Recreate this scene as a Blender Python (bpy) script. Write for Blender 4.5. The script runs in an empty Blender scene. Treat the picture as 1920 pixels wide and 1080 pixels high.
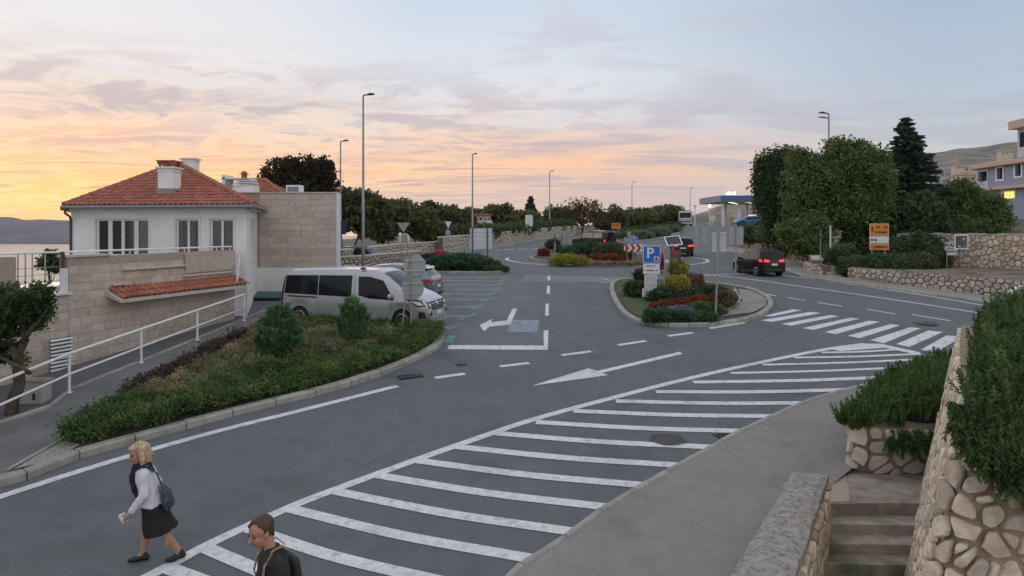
import bpy, bmesh, math, random
import numpy as np
from mathutils import Vector, Matrix, noise as mnoise
R = math.radians
random.seed(7); rng = np.random.default_rng(7)
SC = bpy.context.scene
COL = SC.collection
# ---------------------------------------------------------------- camera
F = 1250.0; CX = 960.0; HY = 425.0; CAMZ = 5.6
cam_d = bpy.data.cameras.new("camera"); cam = bpy.data.objects.new("camera", cam_d); COL.objects.link(cam)
cam.location = (0, 0, CAMZ); cam.rotation_euler = (R(90), 0, 0)
cam_d.sensor_width = 36; cam_d.lens = F / 1920 * 36
cam_d.shift_y = -(540 - HY) / 1920
cam_d.clip_start = 0.1; cam_d.clip_end = 20000
SC.camera = cam
# ---------------------------------------------------------------- world
SUN_AZ = math.atan2(0.78, -0.63); SUN_EL = R(9)
W = bpy.data.worlds.new("World"); SC.world = W; W.use_nodes = True
nt = W.node_tree; nt.nodes.clear()
def N(t, **kw):
    n = nt.nodes.new(t)
    for k, v in kw.items():
        if k == 'op': n.operation = v
        else: setattr(n, k, v)
    return n
def L(a, b): nt.links.new(a, b)
def M_(op, a, b=None, c=None, clamp=False):
    n = N('ShaderNodeMath', op=op); n.use_clamp = clamp
    for i, x in enumerate((a, b, c)):
        if x is None: continue
        if isinstance(x, (int, float)): n.inputs[i].default_value = x
        else: L(x, n.inputs[i])
    return n.outputs[0]
def MR(x, a, b, c=0.0, d=1.0, smooth=True):
    n = N('ShaderNodeMapRange'); n.clamp = True
    n.interpolation_type = 'SMOOTHSTEP' if smooth else 'LINEAR'
    L(x, n.inputs[0])
    for i, v in enumerate((a, b, c, d)): n.inputs[i + 1].default_value = v
    return n.outputs[0]
def RAMP(x, stops):
    n = N('ShaderNodeValToRGB'); cr = n.color_ramp
    while len(cr.elements) < len(stops): cr.elements.new(0.5)
    for e, (p, c) in zip(cr.elements, stops):
        e.position = p; e.color = (*c, 1)
    L(x, n.inputs[0]); return n.outputs[0]
def MIX(f, a, b, bt='MIX'):
    n = N('ShaderNodeMix', data_type='RGBA', blend_type=bt)
    if isinstance(f, (int, float)): n.inputs[0].default_value = f
    else: L(f, n.inputs[0])
    for i, x in ((6, a), (7, b)):
        if isinstance(x, tuple): n.inputs[i].default_value = (*x, 1)
        else: L(x, n.inputs[i])
    return n.outputs[2]
tc = N('ShaderNodeTexCoord'); sep = N('ShaderNodeSeparateXYZ'); L(tc.outputs['Generated'], sep.inputs[0])
sx, sy, sz = sep.outputs
hl = M_('SQRT', M_('ADD', M_('MULTIPLY', sx, sx), M_('ADD', M_('MULTIPLY', sy, sy), 1e-5)))
az = M_('DIVIDE', M_('ADD', M_('MULTIPLY', sx, math.cos(SUN_AZ)), M_('MULTIPLY', sy, math.sin(SUN_AZ))), hl)
# broad warp so that the colour bands are not ruled lines
wn = N('ShaderNodeTexNoise'); wn.inputs['Scale'].default_value = 2.2; wn.inputs['Detail'].default_value = 4
mp0 = N('ShaderNodeMapping'); mp0.inputs['Scale'].default_value = (1, 1, 3.0); L(tc.outputs['Generated'], mp0.inputs[0]); L(mp0.outputs[0], wn.inputs['Vector'])
zw = M_('MAXIMUM', M_('ADD', sz, M_('MULTIPLY', M_('SUBTRACT', wn.outputs['Fac'], 0.5), MR(sz, 0.0, .15, 0.02, .10))), 0.0)
left = RAMP(zw, [(0, (1.0, .55, .22)), (.03, (1.12, .70, .24)), (.065, (1.05, .60, .26)), (.10, (.90, .50, .34)), (.14, (.72, .56, .54)), (.17, (.73, .66, .65)), (.215, (.80, .76, .76)), (.28, (.76, .76, .80)), (1, (.52, .57, .67))])
midc = RAMP(zw, [(0, (.70, .52, .46)), (.03, (.66, .51, .50)), (.06, (.76, .52, .45)), (.085, (.98, .57, .35)), (.12, (.90, .59, .46)), (.155, (.74, .68, .69)), (.22, (.72, .75, .80)), (.34, (.56, .65, .78)), (1, (.52, .57, .67))])
rightc = RAMP(zw, [(0, (.62, .54, .48)), (.05, (.66, .60, .54)), (.09, (.58, .59, .60)), (.15, (.47, .55, .65)), (.27, (.38, .48, .62)), (.6, (.46, .53, .64)), (1, (.52, .57, .67))])
f1 = MR(az, .85, .995); f2 = MR(az, .28, .80)
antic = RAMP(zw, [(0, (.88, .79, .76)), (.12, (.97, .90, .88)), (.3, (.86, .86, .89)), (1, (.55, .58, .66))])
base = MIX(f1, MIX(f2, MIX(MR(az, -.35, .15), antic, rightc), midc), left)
# clouds: layered stretched noise
def plane_co(k, sc, off):
    d = M_('ADD', M_('MAXIMUM', sz, 0.0), k)
    cx = N('ShaderNodeCombineXYZ'); L(M_('DIVIDE', sx, d), cx.inputs[0]); L(M_('DIVIDE', sy, d), cx.inputs[1]); cx.inputs[2].default_value = off
    m = N('ShaderNodeMapping'); m.inputs['Scale'].default_value = sc; m.inputs['Rotation'].default_value = (0, 0, R(12)); L(cx.outputs[0], m.inputs[0]); return m.outputs[0]
def cl(k, sc, off, lo, hi, det=7, dist=.6, rough=.6):
    n = N('ShaderNodeTexNoise'); n.inputs['Scale'].default_value = 1; n.inputs['Detail'].default_value = det; n.inputs['Roughness'].default_value = rough; n.inputs['Distortion'].default_value = dist
    L(plane_co(k, sc, off), n.inputs['Vector']); return MR(n.outputs['Fac'], lo, hi), n.outputs['Fac']
c1, r1 = cl(.10, (.75, 1.25, 1), 3.1, .49, .64)
c2, r2 = cl(.05, (.5, 1.2, 1), 9.7, .50, .64, 8, .9, .65)
# broken mauve banks low on the sunset side
c3, r3 = cl(.16, (2.3, 3.2, 1), 21.3, .47, .60, 8, .5, .62)
grad = MR(sz, .10, .24)
hot = M_('MULTIPLY', MR(az, .55, 1.0), MR(sz, .20, .02))
cc = MIX(hot, MIX(grad, (.52, .46, .50), (.56, .57, .64)), (.66, .40, .32))
cc = MIX(MR(az, .1, .75), (.40, .45, .53), cc)
sky1 = MIX(M_('MULTIPLY', c1, M_('MULTIPLY', MR(sz, .03, .10), MR(az, .0, .9, .45, .78))), base, cc)
sky2 = MIX(M_('MULTIPLY', c2, M_('MULTIPLY', MR(sz, .30, .10), M_('MULTIPLY', MR(sz, .01, .05), MR(az, .0, .9, .5, .8)))), sky1, cc)
# lit rims of the low clouds
rim = M_('MULTIPLY', M_('SUBTRACT', MR(r2, .44, .53), c2, clamp=True), M_('MULTIPLY', hot, .55))
sky3 = MIX(rim, sky2, (1.25, .88, .42))
sky3 = MIX(M_('MULTIPLY', c3, M_('MULTIPLY', M_('MULTIPLY', MR(sz, .085, .13), MR(sz, .26, .17)), MR(az, .45, .95, .12, .75))), sky3, (.52, .45, .48))
rim3 = M_('MULTIPLY', M_('SUBTRACT', MR(r3, .41, .48), c3, clamp=True), M_('MULTIPLY', M_('MULTIPLY', MR(sz, .06, .11), MR(sz, .22, .13)), MR(az, .6, .97, 0, .55)))
sky3 = MIX(rim3, sky3, (1.0, .74, .52))
below = MR(sz, -.25, -.01)
sky4 = MIX(below, (.22, .22, .23), sky3)
nish = N('ShaderNodeTexSky'); nish.sky_type = 'NISHITA'; nish.sun_disc = False
nish.sun_elevation = SUN_EL; nish.sun_rotation = math.pi / 2 - SUN_AZ; nish.air_density = 1.2; nish.dust_density = 1.5
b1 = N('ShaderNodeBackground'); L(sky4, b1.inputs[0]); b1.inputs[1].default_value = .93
b2 = N('ShaderNodeBackground'); L(nish.outputs[0], b2.inputs[0]); b2.inputs[1].default_value = .002
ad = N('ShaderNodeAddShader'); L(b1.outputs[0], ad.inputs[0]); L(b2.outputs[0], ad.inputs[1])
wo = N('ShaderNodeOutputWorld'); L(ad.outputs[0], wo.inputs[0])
# ---------------------------------------------------------------- sun (already behind the clouds: weak and very soft)
sd = bpy.data.lights.new("sun", 'SUN'); sd.energy = 0.7; sd.angle = R(55); sd.color = (1, .78, .58)
sun = bpy.data.objects.new("sun", sd); COL.objects.link(sun)
sv = Vector((math.cos(SUN_AZ) * math.cos(SUN_EL), math.sin(SUN_AZ) * math.cos(SUN_EL), math.sin(SUN_EL)))
sun.rotation_euler = sv.to_track_quat('Z', 'Y').to_euler(); sun.location = (-60, 80, 60)
SC.view_settings.view_transform = 'Standard'; SC.view_settings.look = 'None'
SC.view_settings.exposure = 0.20; SC.view_settings.gamma = 1; SC.view_settings.use_curve_mapping = False
SC.render.engine = 'CYCLES'
SC.cycles.max_bounces = 6; SC.cycles.transparent_max_bounces = 8; SC.cycles.caustics_reflective = False; SC.cycles.caustics_refractive = False
SC.cycles.use_denoising = True
# ---------------------------------------------------------------- ground profile (metres below the camera at distance Y)
_Y = np.array([-30, 0, 6, 9.5, 15, 23.5, 30, 38, 50, 69, 107, 125, 160, 260, 420, 1000.])
_H = np.array([7.2, 5.6, 5.12, 4.8, 4.32, 3.6, 3.12, 2.68, 2.42, 2.15, 1.0, .3, -.2, -.6, -.8, -.8])
BR = np.concatenate([np.arange(-30, 70, .5), np.arange(70, 160, 1.0), np.arange(160, 1001, 20.0)])
def _smooth(y):
    ys = np.linspace(-2.2, 2.2, 9); w = np.exp(-ys ** 2 / 2.4)
    return sum(wi * np.interp(y + d, _Y, _H) for wi, d in zip(w, ys)) / w.sum()
HT = _smooth(BR)
def h(y): return float(np.interp(y, BR, HT))
def G(y): return CAMZ - h(y)
def P(px, py, dz=0.0):
    """ground point under a pixel of the photograph"""
    k = (py - HY) / F; lo, hi = 2.0, 400.0
    for _ in range(60):
        m = (lo + hi) / 2
        if (h(m) - dz) / m > k: lo = m
        else: hi = m
    return Vector(((px - CX) / F * lo, lo, G(lo) + dz))
def A(px, py, Y): return Vector(((px - CX) / F * Y, Y, CAMZ - (py - HY) / F * Y))
def XG(px, Y): x = (px - CX) / F * Y; return Vector((x, Y, G(Y)))
# ---------------------------------------------------------------- materials
MATS = {}
def mat(name, col, rough=.7, var=.12, scale=6., bump=0., metal=0., rand=0., spec=.5, col2=None, c2lo=.45, c2hi=.65, c2scale=1.5, bscale=None, emit=0., trans=0., coat=0., det=5, stretch=None, grain=0.):
    if name in MATS: return MATS[name]
    m = bpy.data.materials.new(name); m.use_nodes = True; t = m.node_tree
    bs = t.nodes['Principled BSDF']; lk = t.links.new
    bs.inputs['Roughness'].default_value = rough; bs.inputs['Metallic'].default_value = metal
    bs.inputs['Specular IOR Level'].default_value = spec
    if coat: bs.inputs['Coat Weight'].default_value = coat; bs.inputs['Coat Roughness'].default_value = .08
    geo = t.nodes.new('ShaderNodeNewGeometry'); vec = geo.outputs['Position']
    if stretch:
        mp = t.nodes.new('ShaderNodeMapping'); mp.inputs['Scale'].default_value = stretch; lk(vec, mp.inputs[0]); vec = mp.outputs[0]
    def noise(s, d=det):
        n = t.nodes.new('ShaderNodeTexNoise'); n.inputs['Scale'].default_value = s; n.inputs['Detail'].default_value = d; lk(vec, n.inputs['Vector']); return n.outputs['Fac']
    def mr(x, a, b, c, d):
        n = t.nodes.new('ShaderNodeMapRange'); n.clamp = True; lk(x, n.inputs[0])
        for i, v in enumerate((a, b, c, d)): n.inputs[i + 1].default_value = v
        return n.outputs[0]
    c = None
    if col2:
        mx = t.nodes.new('ShaderNodeMix'); mx.data_type = 'RGBA'
        lk(mr(noise(c2scale), c2lo, c2hi, 0, 1), mx.inputs[0]); mx.inputs[6].default_value = (*col, 1); mx.inputs[7].default_value = (*col2, 1); c = mx.outputs[2]
    hs = t.nodes.new('ShaderNodeHueSaturation')
    if c is None: hs.inputs['Color'].default_value = (*col, 1)
    else: lk(c, hs.inputs['Color'])
    v = mr(noise(scale), .3, .7, 1 - var, 1 + var)
    if grain:
        gm = t.nodes.new('ShaderNodeMath'); gm.operation = 'MULTIPLY'; lk(v, gm.inputs[0]); lk(mr(noise(55, 2), .3, .7, 1 - grain, 1 + grain), gm.inputs[1]); gm2 = t.nodes.new('ShaderNodeMath'); gm2.operation = 'MULTIPLY'; lk(gm.outputs[0], gm2.inputs[0]); lk(mr(noise(.8, 7), .54, .72, 1, 1 - grain * .9), gm2.inputs[1]); v = gm2.outputs[0]
    if rand:
        oi = t.nodes.new('ShaderNodeObjectInfo'); mm = t.nodes.new('ShaderNodeMath'); mm.operation = 'MULTIPLY'
        lk(v, mm.inputs[0]); lk(mr(oi.outputs['Random'], 0, 1, 1 - rand, 1 + rand), mm.inputs[1]); v = mm.outputs[0]
        wn_ = t.nodes.new('ShaderNodeTexWhiteNoise'); wn_.noise_dimensions = '1D'; lk(oi.outputs['Random'], wn_.inputs['W'])
        lk(mr(wn_.outputs['Value'], 0, 1, .5 - rand * .07, .5 + rand * .07), hs.inputs['Hue'])
    lk(v, hs.inputs['Value']); lk(hs.outputs[0], bs.inputs['Base Color'])
    if bump:
        bp = t.nodes.new('ShaderNodeBump'); bp.inputs['Strength'].default_value = bump; bp.inputs['Distance'].default_value = .02
        lk(noise(bscale or scale * 4, 6), bp.inputs['Height']); lk(bp.outputs[0], bs.inputs['Normal'])
    if emit:
        bs.inputs['Emission Color'].default_value = (*col, 1); bs.inputs['Emission Strength'].default_value = emit
    if trans:
        tr = t.nodes.new('ShaderNodeBsdfTranslucent'); lk(hs.outputs[0], tr.inputs[0]); ms = t.nodes.new('ShaderNodeMixShader'); ms.inputs[0].default_value = trans
        lk(bs.outputs[0], ms.inputs[1]); lk(tr.outputs[0], ms.inputs[2]); lk(ms.outputs[0], t.nodes['Material Output'].inputs[0])
    MATS[name] = m; return m
# ---------------------------------------------------------------- objects
def thing(name, label, cat, loc=(0, 0, 0), rz=0., group=None):
    o = bpy.data.objects.new(name, None); COL.objects.link(o); o.empty_display_size = .3
    o.location = loc; o.rotation_euler = (0, 0, rz); o['label'] = label; o['category'] = cat
    if group: o['group'] = group
    return o
def tag(o, label=None, cat=None, group=None, kind=None):
    if label: o['label'] = label
    if cat: o['category'] = cat
    if group: o['group'] = group
    if kind: o['kind'] = kind
    return o
def link(name, me, parent=None, loc=None, rot=None):
    o = bpy.data.objects.new(name, me); COL.objects.link(o)
    if parent is not None: o.parent = parent
    if loc is not None: o.location = loc
    if rot is not None: o.rotation_euler = rot
    return o
def root_of(o):
    while o.parent is not None: o = o.parent
    return o
def copy_tree(o, parent=None):
    c = o.copy(); COL.objects.link(c); c.parent = parent
    for ch in [x for x in SC.objects if x.parent is o]: copy_tree(ch, c)
    return c
class MB:
    def __init__(s): s.v = []; s.f = []
    def add(s, vs, fs):
        k = len(s.v); s.v += [Vector(x) for x in vs]; s.f += [tuple(i + k for i in f) for f in fs]; return s
    def box(s, c, d, rz=0., m=None):
        x, y, z = (q / 2 for q in d); mm = Matrix.Translation(Vector(c)) @ Matrix.Rotation(rz, 4, 'Z')
        if m is not None: mm = Matrix.Translation(Vector(c)) @ m.to_4x4()
        vs = [mm @ Vector(p) for p in ((-x, -y, -z), (x, -y, -z), (x, y, -z), (-x, y, -z), (-x, -y, z), (x, -y, z), (x, y, z), (-x, y, z))]
        return s.add(vs, [(0, 3, 2, 1), (4, 5, 6, 7), (0, 1, 5, 4), (1, 2, 6, 5), (2, 3, 7, 6), (3, 0, 4, 7)])
    def tube(s, pts, rad, n=8, cap=True):
        pts = [Vector(p) for p in pts]
        if isinstance(rad, (int, float)): rad = [rad] * len(pts)
        rings = []; up = Vector((0.12, 0.34, 1)).normalized()
        for i, p in enumerate(pts):
            d = (pts[min(i + 1, len(pts) - 1)] - pts[max(i - 1, 0)]).normalized()
            a = d.cross(up)
            if a.length < 1e-3: a = d.cross(Vector((1, 0, 0)))
            a.normalize(); b = d.cross(a).normalized()
            rings.append([p + (a * math.cos(t) + b * math.sin(t)) * rad[i] for t in (2 * math.pi * j / n for j in range(n))])
        return s.loft(rings, cap)
    def loft(s, rings, cap=True, closed=True):
        n = len(rings[0]); vs = [q for r in rings for q in r]; fs = []
        for i in range(len(rings) - 1):
            for j in range(n if closed else n - 1):
                a = i * n + j; b = i * n + (j + 1) % n
                fs.append((a, b, b + n, a + n))
        if cap and closed:
            fs.append(tuple(range(n - 1, -1, -1))); k = (len(rings) - 1) * n; fs.append(tuple(range(k, k + n)))
        return s.add(vs, fs)
    def prism(s, poly, z0, z1):
        n = len(poly); vs = [(p[0], p[1], z0) for p in poly] + [(p[0], p[1], z1) for p in poly]
        return s.add(vs, [tuple(range(n - 1, -1, -1)), tuple(range(n, 2 * n))] + [(i, (i + 1) % n, n + (i + 1) % n, n + i) for i in range(n)])
    def slab(s, pts3, nrm):
        """polygon in 3-D extruded along nrm"""
        n = len(pts3); nrm = Vector(nrm); vs = [Vector(p) for p in pts3] + [Vector(p) + nrm for p in pts3]
        return s.add(vs, [tuple(range(n - 1, -1, -1)), tuple(range(n, 2 * n))] + [(i, (i + 1) % n, n + (i + 1) % n, n + i) for i in range(n)])
    def ball(s, c, r, nu=12, nv=8, m=None):
        if isinstance(r, (int, float)): r = (r, r, r)
        rings = []
        for i in range(1, nv):
            t = math.pi * i / nv
            rings.append([Vector((r[0] * math.sin(t) * math.cos(2 * math.pi * j / nu), r[1] * math.sin(t) * math.sin(2 * math.pi * j / nu), -r[2] * math.cos(t))) for j in range(nu)])
        vs = [q for rr in rings for q in rr] + [Vector((0, 0, -r[2])), Vector((0, 0, r[2]))]
        if m is not None: vs = [m @ v for v in vs]
        vs = [v + Vector(c) for v in vs]; fs = []; B = len(vs) - 2
        for i in range(nv - 2):
            for j in range(nu): a = i * nu + j; b = i * nu + (j + 1) % nu; fs.append((a, b, b + nu, a + nu))
        for j in range(nu): fs.append((B, (j + 1) % nu, j)); k = (nv - 2) * nu; fs.append((B + 1, k + j, k + (j + 1) % nu))
        return s.add(vs, fs)
    def disc(s, c, r, t, axis='Y', n=20, r2=None):
        c = Vector(c); ax = {'X': Vector((1, 0, 0)), 'Y': Vector((0, 1, 0)), 'Z': Vector((0, 0, 1))}[axis] if isinstance(axis, str) else Vector(axis).normalized()
        u = ax.orthogonal().normalized(); w = ax.cross(u)
        ring = lambda d, rr: [c + ax * d + (u * math.cos(2 * math.pi * j / n) + w * math.sin(2 * math.pi * j / n)) * rr for j in range(n)]
        return s.loft([ring(-t / 2, r), ring(t / 2, r if r2 is None else r2)])
    def mesh(s, name, m=None, off=None, smooth=False):
        me = bpy.data.meshes.new(name)
        vs = [v - off for v in s.v] if off is not None else s.v
        me.from_pydata([tuple(v) for v in vs], [], s.f); me.update()
        if m is not None: me.materials.append(m)
        if smooth: me.polygons.foreach_set('use_smooth', [True] * len(me.polygons))
        return me
    def build(s, name, m, parent=None, smooth=False, bevel=0., local=False, fix=True, seg=2):
        """coordinates are world unless local; parents that are turned take local ones"""
        off = None
        if parent is not None and not local: off = Vector(root_of(parent).location)
        o = link(name, s.mesh(name, m, off, smooth), parent)
        if fix:
            b = bmesh.new(); b.from_mesh(o.data); bmesh.ops.recalc_face_normals(b, faces=b.faces); b.to_mesh(o.data); b.free()
        if bevel:
            md = o.modifiers.new('bevel', 'BEVEL'); md.width = bevel; md.segments = seg; md.limit_method = 'ANGLE'; md.angle_limit = R(40)
        return o
def origin_to_base(o):
    """top-level single meshes: put the origin at the base"""
    co = np.array([v.co[:] for v in o.data.vertices]); c = Vector(((co[:, 0].min() + co[:, 0].max()) / 2, (co[:, 1].min() + co[:, 1].max()) / 2, co[:, 2].min()))
    o.data.transform(Matrix.Translation(-c)); o.location = c; return o
def np_mesh(name, V, Fq, m, smooth=False):
    """V (n,3), Fq (k,q) equal-sized faces"""
    me = bpy.data.meshes.new(name); n, k, q = len(V), len(Fq), Fq.shape[1]
    me.vertices.add(n); me.vertices.foreach_set('co', np.ascontiguousarray(V, np.float32).ravel())
    me.loops.add(k * q); me.loops.foreach_set('vertex_index', np.ascontiguousarray(Fq, np.int32).ravel())
    me.polygons.add(k); me.polygons.foreach_set('loop_start', np.arange(0, k * q, q, dtype=np.int32))
    me.update(calc_edges=True); me.validate()
    me.materials.append(m)
    if smooth: me.polygons.foreach_set('use_smooth', [True] * k)
    return me
# ---------------------------------------------------------------- sheets that lie on the ground profile
def sheet(name, pts, dz, m, parent=None, kind=None, thick=0.):
    """polygon (list of XY) draped on the ground, dz above it"""
    b = bmesh.new(); vs = [b.verts.new((p[0], p[1], 0)) for p in pts]
    f = b.faces.new(vs); bmesh.ops.triangulate(b, faces=[f])
    y0, y1 = min(p[1] for p in pts), max(p[1] for p in pts)
    for yb in BR[(BR > y0 + 1e-4) & (BR < y1 - 1e-4)]:
        bmesh.ops.bisect_plane(b, geom=b.verts[:] + b.edges[:] + b.faces[:], plane_co=(0, yb, 0), plane_no=(0, 1, 0), dist=1e-5)
    if thick:
        r = bmesh.ops.extrude_face_region(b, geom=b.faces[:])
        top = [e for e in r['geom'] if isinstance(e, bmesh.types.BMVert)]; ts = set(top)
        for v in b.verts: v.co.z = G(v.co.y) + (dz + thick if v in ts else dz)
    else:
        for v in b.verts: v.co.z = G(v.co.y) + dz
    bmesh.ops.recalc_face_normals(b, faces=b.faces)
    if not thick:
        for f in b.faces:
            if f.normal.z < 0: f.normal_flip()
    me = bpy.data.meshes.new(name); b.to_mesh(me); b.free(); me.materials.append(m)
    o = link(name, me, parent)
    if kind: o['kind'] = kind
    return o
def PX(*pp): return [P(x, y).xy for x, y in pp]
def curve(pts, n=12):
    """Catmull-Rom through 2-D points"""
    pts = [Vector((p[0], p[1])) for p in pts]; q = [pts[0] * 2 - pts[1]] + pts + [pts[-1] * 2 - pts[-2]]; out = []
    for i in range(1, len(q) - 2):
        a, b, c, d = q[i - 1:i + 3]
        for j in range(n):
            t = j / n; out.append(.5 * ((2 * b) + (c - a) * t + (2 * a - 5 * b + 4 * c - d) * t * t + (3 * b - a - 3 * c + d) * t ** 3))
    out.append(pts[-1]); return out
def offset_line(pts, d):
    out = []
    for i, p in enumerate(pts):
        t = (pts[min(i + 1, len(pts) - 1)] - pts[max(i - 1, 0)]); t.normalize(); out.append(p + Vector((-t.y, t.x)) * d)
    return out
def ribbon(pts, w): return offset_line(pts, w / 2) + offset_line(pts, -w / 2)[::-1]
def resample(pts, step):
    pts = [Vector(p) for p in pts]; seg = [0]
    for a, b in zip(pts, pts[1:]): seg.append(seg[-1] + (b - a).length)
    n = max(1, round(seg[-1] / step)); out = []; k = 0
    for i in range(n + 1):
        s = seg[-1] * i / n
        while k < len(seg) - 2 and seg[k + 1] < s: k += 1
        t = (s - seg[k]) / max(1e-9, seg[k + 1] - seg[k]); out.append(pts[k].lerp(pts[k + 1], t))
    return out
# ---------------------------------------------------------------- rubble stones: Voronoi cells laid on a surface
def clip_half(poly, m, n):
    out = []
    for i in range(len(poly)):
        a, b = poly[i], poly[(i + 1) % len(poly)]; da = (a - m).dot(n); db = (b - m).dot(n)
        if da <= 0: out.append(a)
        if da * db < 0: out.append(a + (b - a) * (da / (da - db)))
    return out
def stone_cells(u0, u1, v0, v1, size, seed, aspect=1.3, jit=.42, extra=.12):
    r = random.Random(seed); su, sv_ = size * aspect, size; S = []
    nu, nv = max(1, round((u1 - u0) / su)), max(1, round((v1 - v0) / sv_))
    for j in range(-1, nv + 1):
        for i in range(-1, nu + 1):
            S.append(Vector((u0 + (i + .5 + (.5 if j % 2 else 0) + r.uniform(-jit, jit)) * (u1 - u0) / nu, v0 + (j + .5 + r.uniform(-jit, jit)) * (v1 - v0) / nv)))
            if r.random() < extra: S.append(S[-1] + Vector((r.uniform(-.5, .5) * su, r.uniform(-.5, .5) * sv_)))
    arr = np.array([s[:] for s in S]); cells = []
    for i, s in enumerate(S):
        if not (u0 - su * .3 < s.x < u1 + su * .3 and v0 - sv_ * .3 < s.y < v1 + sv_ * .3): continue
        d = ((arr - arr[i]) ** 2).sum(1); poly = [Vector((u0, v0)), Vector((u1, v0)), Vector((u1, v1)), Vector((u0, v1))]
        for k in np.argsort(d)[1:20]:
            q = S[k]; n = q - s
            if n.length < 1e-4: continue
            poly = clip_half(poly, (s + q) / 2, n)
            if len(poly) < 3: break
        if len(poly) < 3: continue
        cells.append(poly)
    return cells
def area2(poly): return abs(sum(a.x * b.y - a.y * b.x for a, b in zip(poly, poly[1:] + poly[:1]))) / 2
def lay_stones(root, cells, mp, m, gap=.02, depth=.05, seed=0, limit=300, vclamp=None, name='stone', rough=.012, prio=None):
    """mp(u, v, d) -> world point; each stone is a child of root"""
    r = random.Random(seed); n = 0; off = Vector(root_of(root).location)
    cells = sorted(cells, key=lambda c: (prio(sum(c, Vector((0, 0))) / len(c)) if prio else 0, -area2(c))); rest = MB()
    for poly in cells:
        if vclamp:
            poly = [Vector((p.x, min(max(p.y, vclamp(p.x)[0]), vclamp(p.x)[1]))) for p in poly]
        a = area2(poly)
        if a < (gap * 2.0) ** 2 * 1.5: continue
        c = sum(poly, Vector((0, 0))) / len(poly); rad = math.sqrt(a / math.pi); k = 1 - gap * .5 / rad * 1.15
        if k < .4: continue
        pl = [c + (p - c) * k for p in poly]; ch = []
        for p, q in zip(pl, pl[1:] + pl[:1]):
            if (q - p).length < rad * .12: ch.append((p + q) / 2); continue
            ch += [p.lerp(q, .2), p.lerp(q, .8)]
        ch = [p + Vector((r.uniform(-1, 1), r.uniform(-1, 1))) * rough for p in ch]
        nn = len(ch); d = depth * r.uniform(.7, 1.25); tl = (r.uniform(-.12, .12), r.uniform(-.12, .12))
        def pt(p, s, dd): q = c + (p - c) * s; return mp(q.x, q.y, dd * (1 + tl[0] * (q.x - c.x) / rad * 1.5 + tl[1] * (q.y - c.y) / rad * 1.5))
        vs = [pt(p, 1.0, -.02) for p in ch] + [pt(p, .975, d * .6) for p in ch] + [pt(p, .86, d) for p in ch] + [mp(c.x, c.y, d * 1.02)]
        fs = [(i, (i + 1) % nn, nn + (i + 1) % nn, nn + i) for i in range(nn)] + [(nn + i, nn + (i + 1) % nn, 2 * nn + (i + 1) % nn, 2 * nn + i) for i in range(nn)] + [(2 * nn + i, 2 * nn + (i + 1) % nn, 3 * nn) for i in range(nn)]
        if n < limit:
            b = MB(); b.add(vs, fs); me_ = b.mesh(name, m, off, True); me_.set_sharp_from_angle(angle=R(27)); link(name, me_, root); n += 1
        else: rest.add(vs, fs)
    if rest.v:
        o = link(name + '_infill', rest.mesh(name, m, off, True), root); o['kind'] = 'stuff'
# ---------------------------------------------------------------- foliage
def leaf_mesh(name, C, size, m, elong=1.6, droop=0., upbias=.0, seed=0, dirs=None, jitter=.35):
    """a small folded leaf (two triangles) at each centre"""
    g = np.random.default_rng(seed); n = len(C); C = np.asarray(C)
    d = g.normal(size=(n, 3)) if dirs is None else dirs + g.normal(size=(n, 3)) * jitter
    d[:, 2] += upbias - droop; d /= np.linalg.norm(d, axis=1)[:, None] + 1e-9
    w = np.cross(d, g.normal(size=(n, 3))); w /= np.linalg.norm(w, axis=1)[:, None] + 1e-9
    s = size * g.uniform(.6, 1.35, n)[:, None]; nn = np.cross(d, w)
    a, b = C - d * s * elong / 2, C + d * s * elong / 2; fold = nn * s * .18
    V = np.stack([a, C + w * s / 2 + fold, b, C - w * s / 2 + fold], 1).reshape(-1, 3)
    i = np.arange(n)[:, None] * 4
    Fq = np.concatenate([i + np.array([[0, 1, 2]]), i + np.array([[0, 2, 3]])], 0)
    return np_mesh(name, V, Fq, m)
def crown_pts(lobes, nclump, per, cr, seed=0, shell=.55, flat=.8, bottom=-1.0):
    """clumps spread through the outer part of each lobe (cx, cy, cz, rx, ry, rz)"""
    g = np.random.default_rng(seed); lob = np.array([l[:6] for l in lobes], float); vol = lob[:, 3] * lob[:, 4] * lob[:, 5]; vol = vol ** .67; out = []
    idx = g.choice(len(lob), nclump, p=vol / vol.sum())
    for i in idx:
        l = lob[i]
        for _ in range(20):
            d = g.normal(size=3); d /= np.linalg.norm(d)
            if d[2] > bottom: break
        rr = (shell + (1 - shell) * g.random() ** .7) * g.uniform(.88, 1.06); c = l[:3] + d * l[3:6] * rr
        k = max(3, int(per * g.uniform(.5, 1.5))); q = np.clip(g.normal(size=(k, 3)), -1.7, 1.7) * cr * g.uniform(.6, 1.3); q[:, 2] *= flat; out.append(c + q)
    return np.concatenate(out)
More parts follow.
